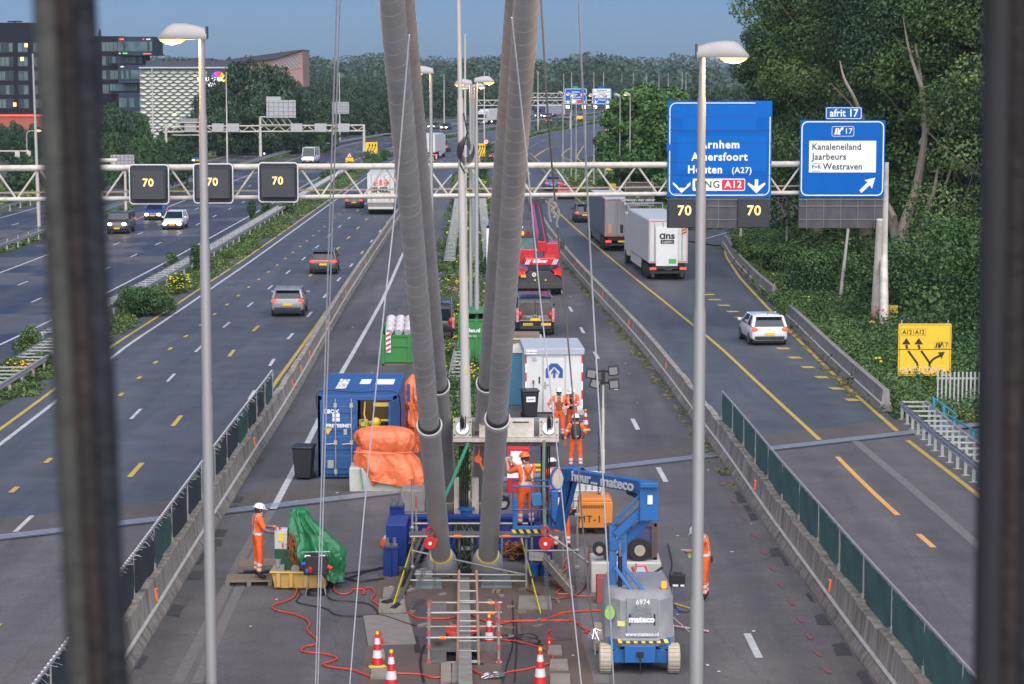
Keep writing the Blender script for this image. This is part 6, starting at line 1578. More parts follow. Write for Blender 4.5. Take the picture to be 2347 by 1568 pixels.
tarp(e,TORG,[(.30,.97,.75,.12),(.60,1.04,.74,.08),(.95,.96,.66,.0),(1.12,.85,.58,-.08),(1.18,.80,.52,-.08),(1.28,.86,.56,-.08),(1.5,.89,.58,-.1),(1.72,.80,.5,-.1),(1.82,.5,.3,-.1),(1.84,.05,.05,-.1)],2,droop=lambda c,s:-.30*c-.05+.05*s).location=(0,.55,.04)
m=MB();m.tube([(-.98+.0,.02,1.2),(-.5,-.08,1.17),(.1,-.08,1.16),(.75,.02,1.2)],.018,6);m.build("tie_rope",TORG,e)
MB().beam((-.80,-.03,.72),(-.72,-.05,.1),.1,.02,up=(1,0,0)).build("green_strap",M("strap_green",(.03,.28,.14),.7),e);MB().beam((-.38,-.03,.7),(-.40,-.04,.2),.07,.05,up=(1,0,0)).ball((-.4,-.05,.3),.09,8,6).build("ratchet",M("orange_ratchet",(.75,.12,.03),.5),e)
e=site("tarp_stack","tall orange tarp heap squeezed between blue container and stay cables","tarp",944,1000,D=77)
tarp(e,TORG,[(.0,.45,.7,0),(.5,.40,.6,.0),(.9,.48,.7,.02),(1.35,.42,.6,0),(1.6,.42,.6,0),(1.9,.36,.5,-.05),(2.3,.2,.3,-.02),(2.55,.03,.03,0)],5,wr=.13);MB().beam((-.1,-.6,1.2),(-.12,-.5,2.3),.1).build("prop",CBL,e)
GRN=M("container_green",(.032,.21,.045),.5,dirt=(.03,.19,.04),dirt_amt=.6,vs=2)
def skip(label,x,y,w_,h_,l_,bags,rz=0):
 e=site("open_container",label,"container",x,y,rz,None);hx=w_/2
 m=MB();m.bx(-hx,-hx+.07,0,l_,.15,h_);m.bx(hx-.07,hx,0,l_,.15,h_);m.bx(-hx,hx,l_-.07,l_,.15,h_);m.bx(-hx,hx,0,l_,.12,.22);m.build("body",GRN,e,bev=.01)
 f=MB().bx(-hx,hx,-.03,.05,.15,h_-.25).build("tailgate",GRN,e,bev=.01);m=MB()
 for x_ in(-hx+.07,0,hx-.07):m.bx(x_-.05,x_+.05,-.10,-.03,.1,h_-.2)
 for z_ in(.2,h_*.55,h_-.28):m.bx(-hx,hx,-.08,-.031,z_-.04,z_+.04)
 m.bx(-hx-.06,-hx,-.06,.1,0,h_);m.bx(hx,hx+.06,-.06,.1,0,h_);m.build("frame_bars",GRN,f)
 MB().bx(-hx+.1,hx-.1,0,l_,-.0,.12).build("skids",WOOD,e)
 if bags:
  for i in range(13):
   m=MB();c=(-.85+(i%5)*.42,.2+(i//5)*.5,h_-.05+(i//5)*.16-.08);m.tube([(c[0]-.05,c[1]-.3,c[2]),(c[0],c[1],c[2]+.12),(c[0]+.04,c[1]+.4,c[2]+.1)],[.16,.24,.19],10)
   m.build("white_bag",M("white_bag",(.56,.54,.56),.8,dirt=(.3,.26,.28),dirt_amt=.8,vs=7,bump=.8,bs=14),e)
 return e
e=skip("green open container filled with white bags left of the stay cables",938,838,2.45,1.62,3.6,True)
m=MB();
for i in range(4):m.prism([(-1.02,.62+i*.22),(-.82,.72+i*.22),(-.82,.82+i*.22),(-1.02,.72+i*.22)],-.12,-.105)
MB().bx(-1.03,-.81,-.105,-.085,.6,1.5).build("warning_plate",WT,e);m.build("warning_stripes",RED,e)
e=skip("tall green container standing on the middle strip behind the mast",1092,836,1.5,2.3,2.6,False);text("delen.nl",.24,WT,e,(-.2,-.12,1.55),bold=.008);text("T. 085 222",.12,WT,e,(-.25,-.12,1.3));MB().bx(-.72,.72,.0,2.6,2.3,2.36).build("lid",M("lid_green",(.05,.2,.07),.5),e)
e=site("site_cabin","white site cabin with a blue arrow emblem on its door","cabin",1270,948,R(2.5));CW_=M("cabin_white",(.66,.65,.62),.45,dirt=(.5,.49,.46),dirt_amt=.4,vs=1.5)
MB().bx(-1.08,1.07,0,3.4,.05,2.22).build("body",CW_,e,bev=.01);MB().bx(-1.14,1.13,-.06,3.46,2.22,2.46).build("roof",M("cabin_roof",(.38,.41,.45),.5,var=.06),e,bev=.02)
d=MB().bx(-.40,.40,-.03,.0,.08,2.14).build("door",CW_,e,bev=.006);ringframe(MB(),-.42,.42,.06,2.17,.01,.02,-.045,-.03).build("door_frame",GALV,d);MB().bx(-.36,-.32,-.06,-.03,.95,1.2).box((-.28,-.07,1.1),(.14,.02,.02)).build("door_handle",STEEL,d)
LB_=M("emblem_blue",(.02,.08,.28),.45);m=MB();m.prism([(-.32,1.36),(-.32,1.68),(-.12,1.9),(.12,1.9),(.32,1.68),(.32,1.36),(.16,1.36),(.16,1.44),(.22,1.36+.22),(0,1.78),(-.22,1.58),(-.16,1.44),(-.16,1.36)],-.05,-.03)
m.build("door_emblem",LB_,d);MB().prism([(-.04,1.36),(.04,1.36),(.04,1.56),(.15,1.50),(.0,1.72),(-.15,1.50),(-.04,1.56)],-.055,-.03).build("arrow",LB_,d)
for sx in(-1.06,1.05):
 m=MB();m2=MB()
 for i in range(6):(m if i%2 else m2).bx(sx-.025,sx+.025,-.02,-.001,.2+i*.34,.54+i*.34)
 m2.build("white_stripe",WT,e);m.build("red_stripe",RED,e)
MB().bx(-1.05,-.65,-.09,-.06,2.25,2.4).build("number_plate",WT,e);text("1210608-1694",.07,DARKTX,e,(-.85,-.095,2.33));MB().bx(-.82,-.66,-.03,0,2.0,2.14).build("vent",GALV,e)
MB().box((-.78,-.03,1.2),(.06,.04,.14)).tube([(-.78,-.03,1.1),(-.79,-.04,.6),(-.8,-.05,.3)],.012,5).build("phone",LB_,e);MB().bx(-.58,-.53,-.03,-.001,1.15,1.4).build("slot",BLACK,e)
MB().bx(.2,1.1,-.5,-.06,0,.16).build("step",GALV,e)
e=site("portable_toilet","turquoise portable toilet with white roof beside the white cabin","toilet",1181,930);MB().bx(-.32,.52,0,1.1,0,2.05).build("body",M("toilet_blue",(.05,.19,.30),.5,var=.1),e,bev=.03);MB().prism([(-.38,2.05),(.58,2.05),(.5,2.18),(.1,2.3),(-.3,2.18)],-.05,1.15).build("roof",CW_,e)
e=site("blue_tool_crate","blue crate over red slatted stack behind the toilet","crate",1166,905);MB().bx(-.4,.5,0,1,.9,1.9).build("crate",M("crate_blue",(.02,.16,.50),.5),e,bev=.02);m=MB();[m.bx(-.4,.5,-.05,1,.1+i*.17,.2+i*.17)for i in range(5)];m.build("slats",M("slat_red",(.26,.04,.03),.7),e)
e=site("plank_stack","weathered plank stack between the black van and the white cabin","planks",1188,812)
for i in range(6):MB().bx(-.55,1.5-i*.1,.1*i,2,.1+i*.13,.2+i*.13).build("plank",WOOD if i%2 else WTP,e)
def cone(x,y,hpx,label,dirty=0,rz=0):
 k=G(x,y).y/F;H=hpx*k;e=site("traffic_cone",label,"traffic cone",x,y,rz,"red and white traffic cones");k=H
 CR=M("cone_red",(.55,.022,.018),.4,var=.06);CWT=M("cone_white",(.62,.62,.62),.4,var=.05);CY_=M("cone_yellow",(.62,.50,.02),.5,var=.08)
 r=lambda t:(.165*(1-t)+.042*t)*k
 zb=.06*k
 def seg(t0,t1,mt,nm):MB().tube([(0,0,zb+(k-zb)*t0),(0,0,zb+(k-zb)*t1)],[r(t0),r(t1)],20).build(nm,mt,e)
 seg(0,.24,CR,"red_band");seg(.24,.46,CWT,"white_band");seg(.46,.64,CR,"red_band");seg(.64,.82,CWT,"white_band");seg(.82,.93,CR,"red_band");seg(.93,1.0,CY_,"tip")
 MB().prism([(.26*k*math.cos(a),.26*k*math.sin(a))for a in[PI/8+i*PI/4 for i in range(8)]],0,zb*.7,'z').tube([(0,0,zb*.6),(0,0,zb*1.4)],[r(0)*1.25,r(0)*1.05],16).build("base",CY_,e,bev=.01)
cone(865,1530,86,"traffic cone at the lower left, farther back of the pair",rz=.3);cone(897,1582,97,"traffic cone at the lower left, nearer of the pair",rz=.1);cone(1238,1576,96,"traffic cone alone at the lower right of the pit",rz=.5);cone(1121,1486,80,"traffic cone inside the scaffold cage");cone(1342,986,49,"traffic cone beside the white cabin")
RST=M("rusty_plate",(.13,.085,.065),.75,.2,dirt=(.085,.08,.085),dirt_amt=.8,vs=2.2,bump=.2);RST2=M("dark_plate",(.075,.072,.08),.6,.3,dirt=(.12,.09,.07),dirt_amt=.7,vs=3);TIMB=M("timber_mat",(.26,.235,.205),.85,dirt=(.15,.13,.11),dirt_amt=.7,vs=3)
def plate(pts,up,th,mat,label,name="steel_plate",group="loose plates around the anchorage"):
 g=[G(x,y)for x,y in pts];c=sum(g,Vector())/len(g);e=MB()
 vs=[(p.x-c.x,p.y-c.y,zg(p.y)-c.z+up)for p in g];n=len(vs)
 e.add(vs+[(a,b,z+th)for a,b,z in vs],[tuple(range(n)),tuple(range(n,2*n))]+[(i,(i+1)%n,(i+1)%n+n,i+n)for i in range(n)])
 o=e.build(name,mat);o.location=c;return tag(o,label,"plate",group)
fl=plate([(868,1318),(1290,1318),(1372,1600),(820,1600)],.013,.006,M("anchorage_floor",(.085,.07,.06),.85,dirt=(.16,.10,.07),dirt_amt=.65,vs=.9,bump=.3),"stained brown floor strip around the cable anchorage","anchorage_floor",None)
fl["kind"]="structure";del fl["category"]
plate([(832,1413),(935,1411),(954,1479),(844,1483)],.022,.02,M("plate_pale",(.20,.18,.165),.7,var=.12),"pale flat plate left of the ladder");plate([(1192,1411),(1298,1408),(1311,1470),(1200,1474)],.022,.02,M("plate_brown",(.11,.088,.082),.6,.2,var=.2),"brown steel plate right of the scaffold cage")
plate([(875,1462),(958,1459),(985,1600),(862,1600)],.021,.006,RST,"reddish rusty plate behind the lower left cones");plate([(1150,1480),(1230,1478),(1262,1600),(1150,1600)],.021,.006,RST2,"dark steel plate by the lower right cone");plate([(945,1380),(975,1375),(985,1500),(950,1500)],.021,.006,RST2,"narrow dark plate left of the scaffold cage")
for(a,b,c,d,lb)in[(870,1380,928,1408,"timber pad under the left pipes, lower one"),(880,1352,925,1375,"timber pad under the left pipes, upper one"),(1190,1372,1262,1400,"wet timber pad below the yellow strap"),(858,1495,880,1515,"small timber block left of the cones"),(852,1538,900,1560,"timber block under the cones"),(1258,1486,1286,1505,"timber block by the chain hook"),(1262,1518,1300,1540,"timber block at the lower right, middle"),(1262,1552,1306,1600,"timber block at the lower right, nearest"),(955,1330,1010,1352,"bluish steel base plate under the left socket"),(1105,1325,1170,1350,"bluish steel base plate under the right socket")]:
 plate([(a,b),(c,b),(c+3,d),(a-3,d)],.023,.05,TIMB if "timber" in lb else M("plate_blue",(.16,.19,.2),.6,.2,var=.2),lb,"timber_pad")
for(x0,x1)in((1011,1034),(1037,1051)):plate([(x0,1527),(x1,1526),(x1+1,1570),(x0-1,1572)],.03,.05,TIMB,"short board at the edge of the pit, %s one"%("left" if x0<1030 else "right"),"board")
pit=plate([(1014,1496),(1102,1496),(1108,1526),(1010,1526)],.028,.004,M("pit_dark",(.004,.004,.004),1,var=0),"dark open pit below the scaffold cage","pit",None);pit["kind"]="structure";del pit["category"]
e=site("steel_box_girder","grey painted box girder running out of the pit towards the camera","girder",1067,1600)
a=G(1067,1600);b=G(1063,1345);MB().beam((0,0,.12),(b.x-a.x,b.y-a.y,b.z-a.z+.12),.27,.2).build("girder",M("girder_grey",(.24,.25,.24),.6,dirt=(.14,.11,.08),dirt_amt=.8,vs=4),e,bev=.01)
RC=M("cable_red",(.62,.045,.02),.5,var=.05);BC=M("cable_black",(.015,.015,.016),.5)
def z8(pts):return[((850+.5337*a)*.573,(1900+.5337*b)*.573)for a,b in pts]
def z5(pts):return[((1400+.4063*a)*.573,(2100+.4063*b)*.573)for a,b in pts]
def z4(pts):return[((2200+.4063*a)*.573,(2100+.4063*b)*.573)for a,b in pts]
def cable(pts,r,mat,label,name="cable"):
 w_=[G(x,y,r+.03)for x,y in pts];o0=w_[0].copy();o=MB().tube(smooth_pts([p-o0 for p in w_],5),r,6).build(name,mat);o.location=o0;return tag(o,label,"cable",None)
cable(z8([(690,770),(655,800),(640,850),(615,920),(560,955),(480,980),(445,1000),(480,1030),(600,1055),(690,1090),(730,1130),(710,1170),(740,1210),(785,1250),(770,1285),(700,1300),(665,1330),(720,1345),(830,1355),(930,1385),(900,1410),(835,1430),(860,1450),(960,1465),(1060,1480),(1160,1520),(1250,1535),(1300,1530)])+z5([(470,1485),(700,1495),(830,1525),(1000,1500),(1080,1450),(1180,1435),(1250,1475),(1370,1520),(1440,1520),(1560,1470),(1700,1450),(1830,1420),(1960,1385),(2000,1340),(1950,1270),(1850,1220),(1650,1170),(1480,1150)]),.017,RC,"long winding red cable past the cones along the bottom")
cable(z8([(900,760),(910,830),(915,880),(960,905),(1025,900),(1060,870),(1120,870),(1145,890),(1130,905),(1135,875),(1170,858),(1210,880),(1215,910),(1190,945),(1240,985),(1300,1030),(1310,1010),(1370,1005),(1430,1030),(1520,1080),(1600,1090),(1760,1090),(1830,1075)])+z5([(1100,890),(1180,895),(1250,930),(1350,970),(1500,990),(1620,965),(1900,950),(2020,910),(2120,880)])+z4([(100,885),(300,870),(500,862)]),.017,RC,"red cable with a small loop running from the power pack to the boom lift")
cable(z5([(1500,970),(1800,965),(2100,955)])+z4([(60,965),(200,960),(290,1000),(330,1040),(390,1060),(340,1075),(395,1088)]),.017,RC,"red cable ending by the boom lift's tyre")
cable(z4([(170,335),(130,400),(165,440),(100,500),(30,580),(120,630),(60,690),(180,700),(300,720),(430,720)]),.016,M("cable_orange",(.6,.10,.03),.5),"orange cable snaking below the aluminium stairs");cable(z4([(-250,640),(-120,700),(0,740),(120,740),(270,700),(350,600),(370,420),(400,200)]),.018,M("hose_brown",(.22,.05,.03),.5),"brown hose looping behind the scaffold post")
cc=MB();c0=G(1054,1462,.04)
for j in range(12):cc.tube([(.42*(.5+j*.05)*math.cos(a)+.03*math.sin(j*2),.30*(.5+j*.05)*math.sin(a)+.02*j,.02*j*.5)for a in np.linspace(j,j+6,22)],.015,5)
o=cc.build("cable_coil",RC);o.location=c0;tag(o,"coiled red cable lying inside the scaffold cage","cable")
for i,(pts,lb)in enumerate([(z8([(1280,705),(1150,740),(1000,790),(930,750),(900,735)]),"black hose from the blue frame to the power pack, upper"),(z8([(1280,715),(1100,740),(950,755),(890,745)]),"black hose from the blue frame to the power pack, middle"),(z8([(1285,790),(1100,810),(980,790),(900,830),(860,890)]),"black hose from the blue frame to the power pack, lower"),(z8([(640,850),(660,910),(630,960),(700,985),(850,1015),(920,1060),(1050,1070),(1170,1065),(1240,1050),(1180,985),(1040,960),(900,950),(850,910)]),"thin black cable curling left of the plates"),(z5([(0,915),(300,905),(600,1000),(760,1010)]),"thin black cable across the pale plate"),(z5([(1600,760),(1610,1000),(1600,1200),(1560,1350),(1500,1568)]),"straight black cable right of the cage"),(z5([(1640,980),(1640,1200),(1620,1568)]),"second straight black cable right of the cage"),(z5([(1480,1100),(1600,1110),(1700,1150),(1850,1130),(1750,1090),(1600,1130),(1650,1180),(1800,1190),(1870,1160),(1700,1120),(1560,1140),(1620,1170),(1760,1180),(1900,1200)]),"tangled black cable by the brown plate"),(z5([(740,1200),(700,1280),(690,1400),(720,1568)]),"black hose bundle left of the pit"),(z5([(730,1210),(705,1300),(700,1420),(735,1568)]),"second black hose left of the pit")]):
 cable(pts,.014 if i>2 else.022,BC,lb)
cable(z4([(1160,200),(1200,400),(1180,520),(1190,700),(1260,860),(1380,870)]),.014,BC,"black cable hanging to the floodlight stand");cable(z4([(1190,780),(1350,830),(1450,850)]),.014,M("cable_yellow",(.65,.50,.04),.5),"yellow cable lying behind the lamp pole");cable(z4([(1185,1010),(1300,1030),(1450,1050),(1560,1070)]),.022,M("chain_red_white",(.65,.12,.12),.5,dirt=(.7,.7,.7),dirt_amt=1,vs=6),"red and white plastic chain lying behind the lamp pole","plastic_chain")
e=site("hydraulic_power_pack","hydraulic power pack under a green tarp standing in a yellow basin","machine",687,1353,R(-3))
m=MB();m.add([(sx*(.60 if sz==0 else.67),(0 if sy<0 else 1.0)+(0 if sz else.03),.03 if sz==0 else.42)for sz in(0,1)for(sx,sy)in((-1,-1),(1,-1),(1,1),(-1,1))],[(3,2,1,0),(4,5,6,7),(0,1,5,4),(1,2,6,5),(2,3,7,6),(3,0,4,7)])
for x in(-.5,-.2,.15,.48):m.box((x,-.01,.24),(.10,.07,.36))
m.box((0,.5,.42),(1.42,1.1,.05));m.build("basin",M("basin_yellow",(.58,.36,.09),.55,dirt=(.4,.26,.09),dirt_amt=.5,vs=3),e,bev=.02)
MB().bx(-.60,-.30,.1,.4,.95,1.42).build("control_cabinet",M("cabinet_grey",(.46,.46,.44),.5,var=.05),e,bev=.015);MB().bx(-.5,-.38,.085,.1,1.14,1.34).build("cabinet_label",YEL,e);MB().bx(-.58,-.55,.05,.1,1.42,1.46).box((-.47,.1,1.46),(.05,.05,.05)).box((-.4,.09,1.05),(.03,.02,.1)).build("switches",RED,e)
MB().bx(-.60,.45,.1,.9,.42,.95).build("frame",M("pack_green",(.01,.055,.025),.5,var=.3),e,bev=.02);MB().cyl((-.52,.05,.55),(-.52,.05,.72),.08,n=12).bx(-.62,-.36,.0,.1,.44,.6).cyl((-.1,.02,.5),(-.1,.09,.5),.1,n=14).build("motor",M("motor_grey",(.25,.26,.25),.5,.3,var=.2),e)
m=MB();rs_=random.Random(3)
for i in range(12):x=-.28+rs_.uniform(0,.2);m.tube([(x,.05,1.4-i*.03),(x+rs_.uniform(-.08,.1),-.02,1.1),(x+rs_.uniform(-.1,.2),0,.8),(x+rs_.uniform(-.1,.3),.05,.5)],.012,5)
m.build("hoses",M("hose_dark",(.05,.03,.02),.5,dirt=(.5,.12,.02),dirt_amt=.7,vs=5),e)
tarp(e,TGRN,[(.34,.46,.55,.46),(.7,.56,.55,.36),(1.02,.58,.5,.28),(1.22,.50,.44,.20),(1.42,.36,.36,.06),(1.62,.25,.27,-.04),(1.82,.20,.2,-.08),(1.86,.02,.02,-.08)],9,wr=.2,droop=lambda c,s:.0-.25*c).location=(.02,.5,.02)
e=site("power_distribution_box","black power distribution box on a trestle in front of the power pack","electrical box",724,1364,R(4));MB().prism([(-.27,.50),(.27,.50),(.30,.80),(.22,.95),(-.22,.95),(-.30,.80)],-.16,.16).build("box",BLACK,e,bev=.02)
m=MB()
for sx in(-1,1):
 for sy in(-1,1):m.tube([(sx*.14,sy*.08,.52),(sx*.24,sy*.2,0)],.016,6)
 m.tube([(sx*.2,-.15,.25),(sx*.2,.15,.25)],.012,5)
m.tube([(-.3,0,.98),(-.33,0,1.02),(.33,0,1.02),(.33,0,.9)],.015,6);m.build("trestle",STEEL,e)
MB().cyl((-.12,-.16,.66),(-.12,-.26,.62),.05,n=10).cyl((.27,-.1,.70),(.38,-.16,.64),.055,n=10).build("red_plug",RED,e);MB().cyl((-.25,-.14,.78),(-.32,-.2,.76),.04,n=10).cyl((-.2,-.16,.63),(-.2,-.24,.6),.035,n=10).build("blue_plug",M("plug_blue",(.02,.12,.5),.5),e);MB().box((-.18,-.12,.94),(.13,.02,.06)).box((.16,-.12,.94),(.13,.02,.06)).build("sticker",WT,e)
m=MB();
for j in range(5):m.tube([(.22*math.cos(a),.22*math.sin(a),.03+.02*j)for a in np.linspace(0,6.2,16)],.014,5)
m.build("coiled_cable",BC,e)
def pallet(label,x,y,rz):
 e=site("wooden_pallet",label,"pallet",x,y,rz,"wooden pallets on the site")
 for i in range(6):MB().bx(-.55,.55,-.38+i*.14,-.27+i*.14,.12,.145).build("board",WOOD,e)
 m=MB();[m.bx(sx-.05,sx+.05,-.38,.43,.0,.12)for sx in(-.5,0,.5)];m.build("blocks",WOOD,e);return e
pallet("wooden pallet under the worker's feet",572,1338,R(4));e=pallet("wooden pallet stacked crosswise behind the worker",600,1318,R(8));e.location.z+=.16
FB=M("frame_blue",(.006,.028,.18),.35,var=.12,vs=3);FB2=M("frame_purple_blue",(.020,.040,.20),.5,dirt=(.008,.02,.12),dirt_amt=.7,vs=3)
e=site("jacking_frame","big blue steel jacking frame around the cable sockets","steel frame",1063,1310);o0=e.location;q=lambda x,y,D:P(x,y,D)-o0
def fbox(x0,x1,y0,y1,D,dep,mat=FB,name="beam",bev=.015):
 a=q(x0,y1,D);b=q(x1,y0,D);return MB().bx(a.x,b.x,a.y,a.y+dep,a.z,b.z).build(name,mat,e,bev=bev)
fbox(905,1240,1186,1256,58.6,.5,FB2,"rear_beam");fbox(897,1245,1256,1312,57.7,.5,FB,"cross_beam");fbox(893,925,1164,1212,59,.6,FB,"end_post");fbox(885,932,1203,1316,56.6,1.2,FB,"end_post");fbox(879,912,1258,1334,55.3,.5,FB,"leg");fbox(1238,1266,1258,1334,55.3,.5,FB,"leg");fbox(1200,1262,1228,1318,56.9,.8,M("frame_dark_blue",(.008,.014,.11),.45,var=.2),"end_post")
fbox(1036,1100,1245,1318,56.9,.8,FB,"middle_block");fbox(1040,1090,1215,1250,58.2,.6,BLACK,"jack_housing")
m=MB()
for x in np.arange(925,1232,36):
 a=q(x,1256,58.6);b=q(x+3,1186,58.6);m.bx(a.x,b.x,a.y-.12,a.y,a.z,b.z)
a=q(905,1188,58.6);b=q(1240,1185,58.6);m.bx(a.x,b.x,a.y-.14,a.y+.02,a.z,b.z+.04);a=q(905,1256,58.6);b=q(1240,1253,58.6);m.bx(a.x,b.x,a.y-.14,a.y,a.z-.03,b.z)
a=q(893.5,1334,55.3);b=q(897,1264,55.3);m.bx(a.x,b.x,a.y-.1,a.y,a.z,b.z);m.build("stiffener",FB,e);
for(x0,x1,y,D)in((879,912,1258,55.3),(893,925,1164,59),(1238,1266,1258,55.3)):
 a=q(x0,y,D);b=q(x1,y,D);m=MB();m.bx(a.x,b.x,a.y-.05,a.y+.5,a.z,a.z+.04);m.build("top_plate",FB,e)
 for t in(.25,.75):p=a.lerp(b,t);MB().cyl((p.x,p.y+.15,p.z),(p.x,p.y+.15,p.z+.24),.045,n=8).cyl((p.x,p.y+.15,p.z+.04),(p.x,p.y+.15,p.z+.1),.08,n=6).build("bolt",M("bolt_steel",(.22,.26,.29),.4,.6),e);MB().box((p.x,p.y+.12,p.z+.04),(.17,.2,.05)).build("washer_plate",RST,e)
MB().box(q(948,1143,62),(.66,.8,.62)).build("concrete_block",M("block_grey",(.26,.25,.23),.9,dirt=(.15,.14,.12),dirt_amt=.6,vs=4),e,bev=.04);MB().box(q(950,1178,61.8),(.9,.6,.14)).build("timber",TIMB,e)
WPL=M("plate_cream",(.55,.52,.45),.6,dirt=(.32,.24,.16),dirt_amt=.6,vs=6)
a=q(1041,1205,61);b=q(1097,1098,61);m=MB();m.bx(a.x,a.x+.18,a.y,a.y+.3,a.z,b.z);m.bx(b.x-.18,b.x,a.y,a.y+.3,a.z,b.z);m.bx(a.x,b.x,a.y+.02,a.y+.3,a.z,a.z+.3);m.build("bracket",WPL,e,bev=.01)
p=q(1069,1168,60.8);MB().tube([p,p+Vector((0,0,.05))],.22,18).tube([p,p-Vector((0,0,.1))],.16,18).build("blue_ring",M("ring_blue",(.02,.10,.30),.4),e)
for(x,y,D)in((1097,1212,59),(1152,1153,62.5)):
 p=q(x,y,D);MB().cyl(p,p+Vector((0,.08,0)),.20,n=20).build("reel",BLACK,e);MB().cyl(p-Vector((0,.02,0)),p,.13,n=18).build("reel_disc",WPL,e);m=MB();[m.beam(p+Vector((-.15,-.03,.05*j)),p+Vector((.2,-.03,.22-.08*j)),.03)for j in range(3)];m.build("reel_arm",BLACK,e)
for(xs,y0,y1,D,lb)in((1047,1255,1385,56.6,0),(1062,1255,1385,56.6,0),(1078,1255,1385,56.6,0)):MB().tube([q(xs,y0,D),q(xs,y1-10,D)],.05,8).build("jack_rod",M("rod_green_grey",(.05,.08,.075),.5,.3),e)
for x in(996,1008,1022,1034,1103,1116,1128,1140):m=MB();p=q(x,1318,55.2);m.tube([p+Vector((0,0,.25)),p-Vector((0,0,.12))],.035,7);m.build("strand_end",BLACK,e)
for x in(1016,1121):p=q(x,1330,55.6);MB().tube([p-Vector((0,0,.25)),p+Vector((0,0,.12))],.42,24).build("guide_pipe",M("pipe_dark",(.05,.052,.055),.4,.4,var=.2),e);MB().tube([p+Vector((0,0,.12)),p+Vector((0,0,.17))],.45,24).build("pipe_rim",GALV,e)
e=site("bolted_beam","white bolted beam on dark timber carried by two black strand bundles","beam",1160,1180);o0=e.location
def wb(x0,x1,y0,y1,D,dep,mat,nm,bev=.01):a=q2(x0,y1,D);b=q2(x1,y0,D);return MB().bx(a.x,b.x,a.y,a.y+dep,a.z,b.z).build(nm,mat,e,bev=bev)
q2=lambda x,y,D:P(x,y,D)-o0
a=q2(1040,988,60);b=q2(1278,970,60);MB().bx(a.x,b.x,a.y,a.y+.75,a.z,a.z+.25).build("box_beam",M("beam_grey",(.22,.22,.21),.6),e);zt_=a.z+.26
def topplate(x0,x1,tilt=0):
 a=q2(x0,1004,59.6);b=q2(x1,962,59.6);m=MB();m.box(((a.x+b.x)/2,a.y+.12,(a.z+b.z)/2),(b.x-a.x,.06,(b.z-a.z)*1.06),rx=R(-16));return m.build("cover_plate",WPL,e,bev=.01),a,b
for(x0,x1,hd_)in((1038,1081,1),(1236,1281,1),(1098,1112,0),(1163,1224,0)):
 o,a,b=topplate(x0,x1)
 if hd_:
  c=(a+b)/2+Vector((0,-.0,0));MB().cyl(c+Vector((0,.1,0)),c+Vector((0,.02,.02)),.17,n=18).build("anchor_head",STEEL,e)
  for j in range(9):t=j*2.4;s_=c+Vector((.1*math.cos(t)*(j/9),0,.1*math.sin(t)*(j/9)));MB().tube([s_,s_+Vector((.0,-.05,.3))],.014,6).build("strand_tail",BLACK,e)
  for dx in(-.2,.2):
   for dz in(-.17,.17):MB().cyl(c+Vector((dx,.07,dz)),c+Vector((dx,.03,dz)),.022,n=8).build("bolt",BLACK,e)
 elif x1-x0>30:
  for dz in(-.16,.17):MB().box(((a.x+b.x)/2,a.y+.06-dz*.25,(a.z+b.z)/2+dz),(.42,.03,.035)).build("handle",BLACK,e,bev=.01)
wb(1038,1281,1006,1014,59.5,.7,WPL,"flange");wb(1038,1281,1014,1023,59.6,.6,M("timber_dark",(.10,.07,.045),.8,var=.4,vs=5),"timber_beam")
for(x,y1)in((1063,1168),(1250,1200)):
 for j in range(5):MB().tube([q2(x-9+j*4.6,1020,60.2),q2(x-9+j*4.4,y1,61)],.022,7).build("strand",BLACK,e)
CHN=M("chain_steel",(.24,.24,.23),.4,.7,var=.3,vs=60)
def P2(x,y,D):
 p=P(x,y,D);return p if p.z>zg(D)+.03 else G(x,y,.03)
def chain(e,pts,r=.02):
 o0=e.location;w_=resample(smooth_pts([P2(*p)-o0 for p in pts],4),.075);m=MB()
 for i in range(len(w_)-1):
  a,b=w_[i],w_[i+1];d=(b-a);s_=Vector((r*1.1,0,0))if i%2 else Vector((0,r*1.1,0));m.tube([a-d*.15+s_,b+d*.15+s_],r*.35,4);m.tube([a-d*.15-s_,b+d*.15-s_],r*.35,4)
 m.build("chain",CHN,e)
def hoist(label,x,y,D,chains,sling):
 e=E("chain_hoist",label,"hoist",P2(x,y,D)+Vector((0,0,.05)),group="red chain hoists")
 MB().cyl((0,-.07,0),(0,.07,0),.155,n=20).box((.1,0,.02),(.14,.12,.2)).build("housing",RED,e,bev=.015);MB().cyl((0,-.09,0),(0,-.07,0),.04,n=12).build("hub",WT,e)
 MB().tube([(.0+.09*math.sin(a),0,.27+.1*math.cos(a))for a in np.linspace(-2.8,2.8,12)],.026,7).build("hook",RED,e)
 for c in chains:chain(e,c)
 if sling:o0=e.location;MB().tube(smooth_pts([P(*p)-o0 for p in sling[:-2]],4),sling[-2],8).build("sling",sling[-1],e)
 return e
SGN=M("sling_green",(.03,.23,.12),.7,dirt=(.05,.13,.08),dirt_amt=.5,vs=9)
h1=hoist("red chain hoist hanging in front of the left stay cable",986,1249,53.5,[((983,1262,53.4),(960,1330,52.5),(925,1410,51),(868,1478,48.8)),((988,1262,53.4),(968,1330,52.5),(935,1410,51),(872,1480,48.8)),((996,1262,53.3),(996,1352,53.2)),((962,1335,53.2),(985,1268,53.3))],((1072,1018,58),(1040,1095,56.5),(1015,1150,55),(1001,1190,54),(988,1232,53.5),.045,SGN))
hoist("dark red hook block at the end of the chain by the cones",867,1480,48.7,[],None).scale=(.62,.62,.62)
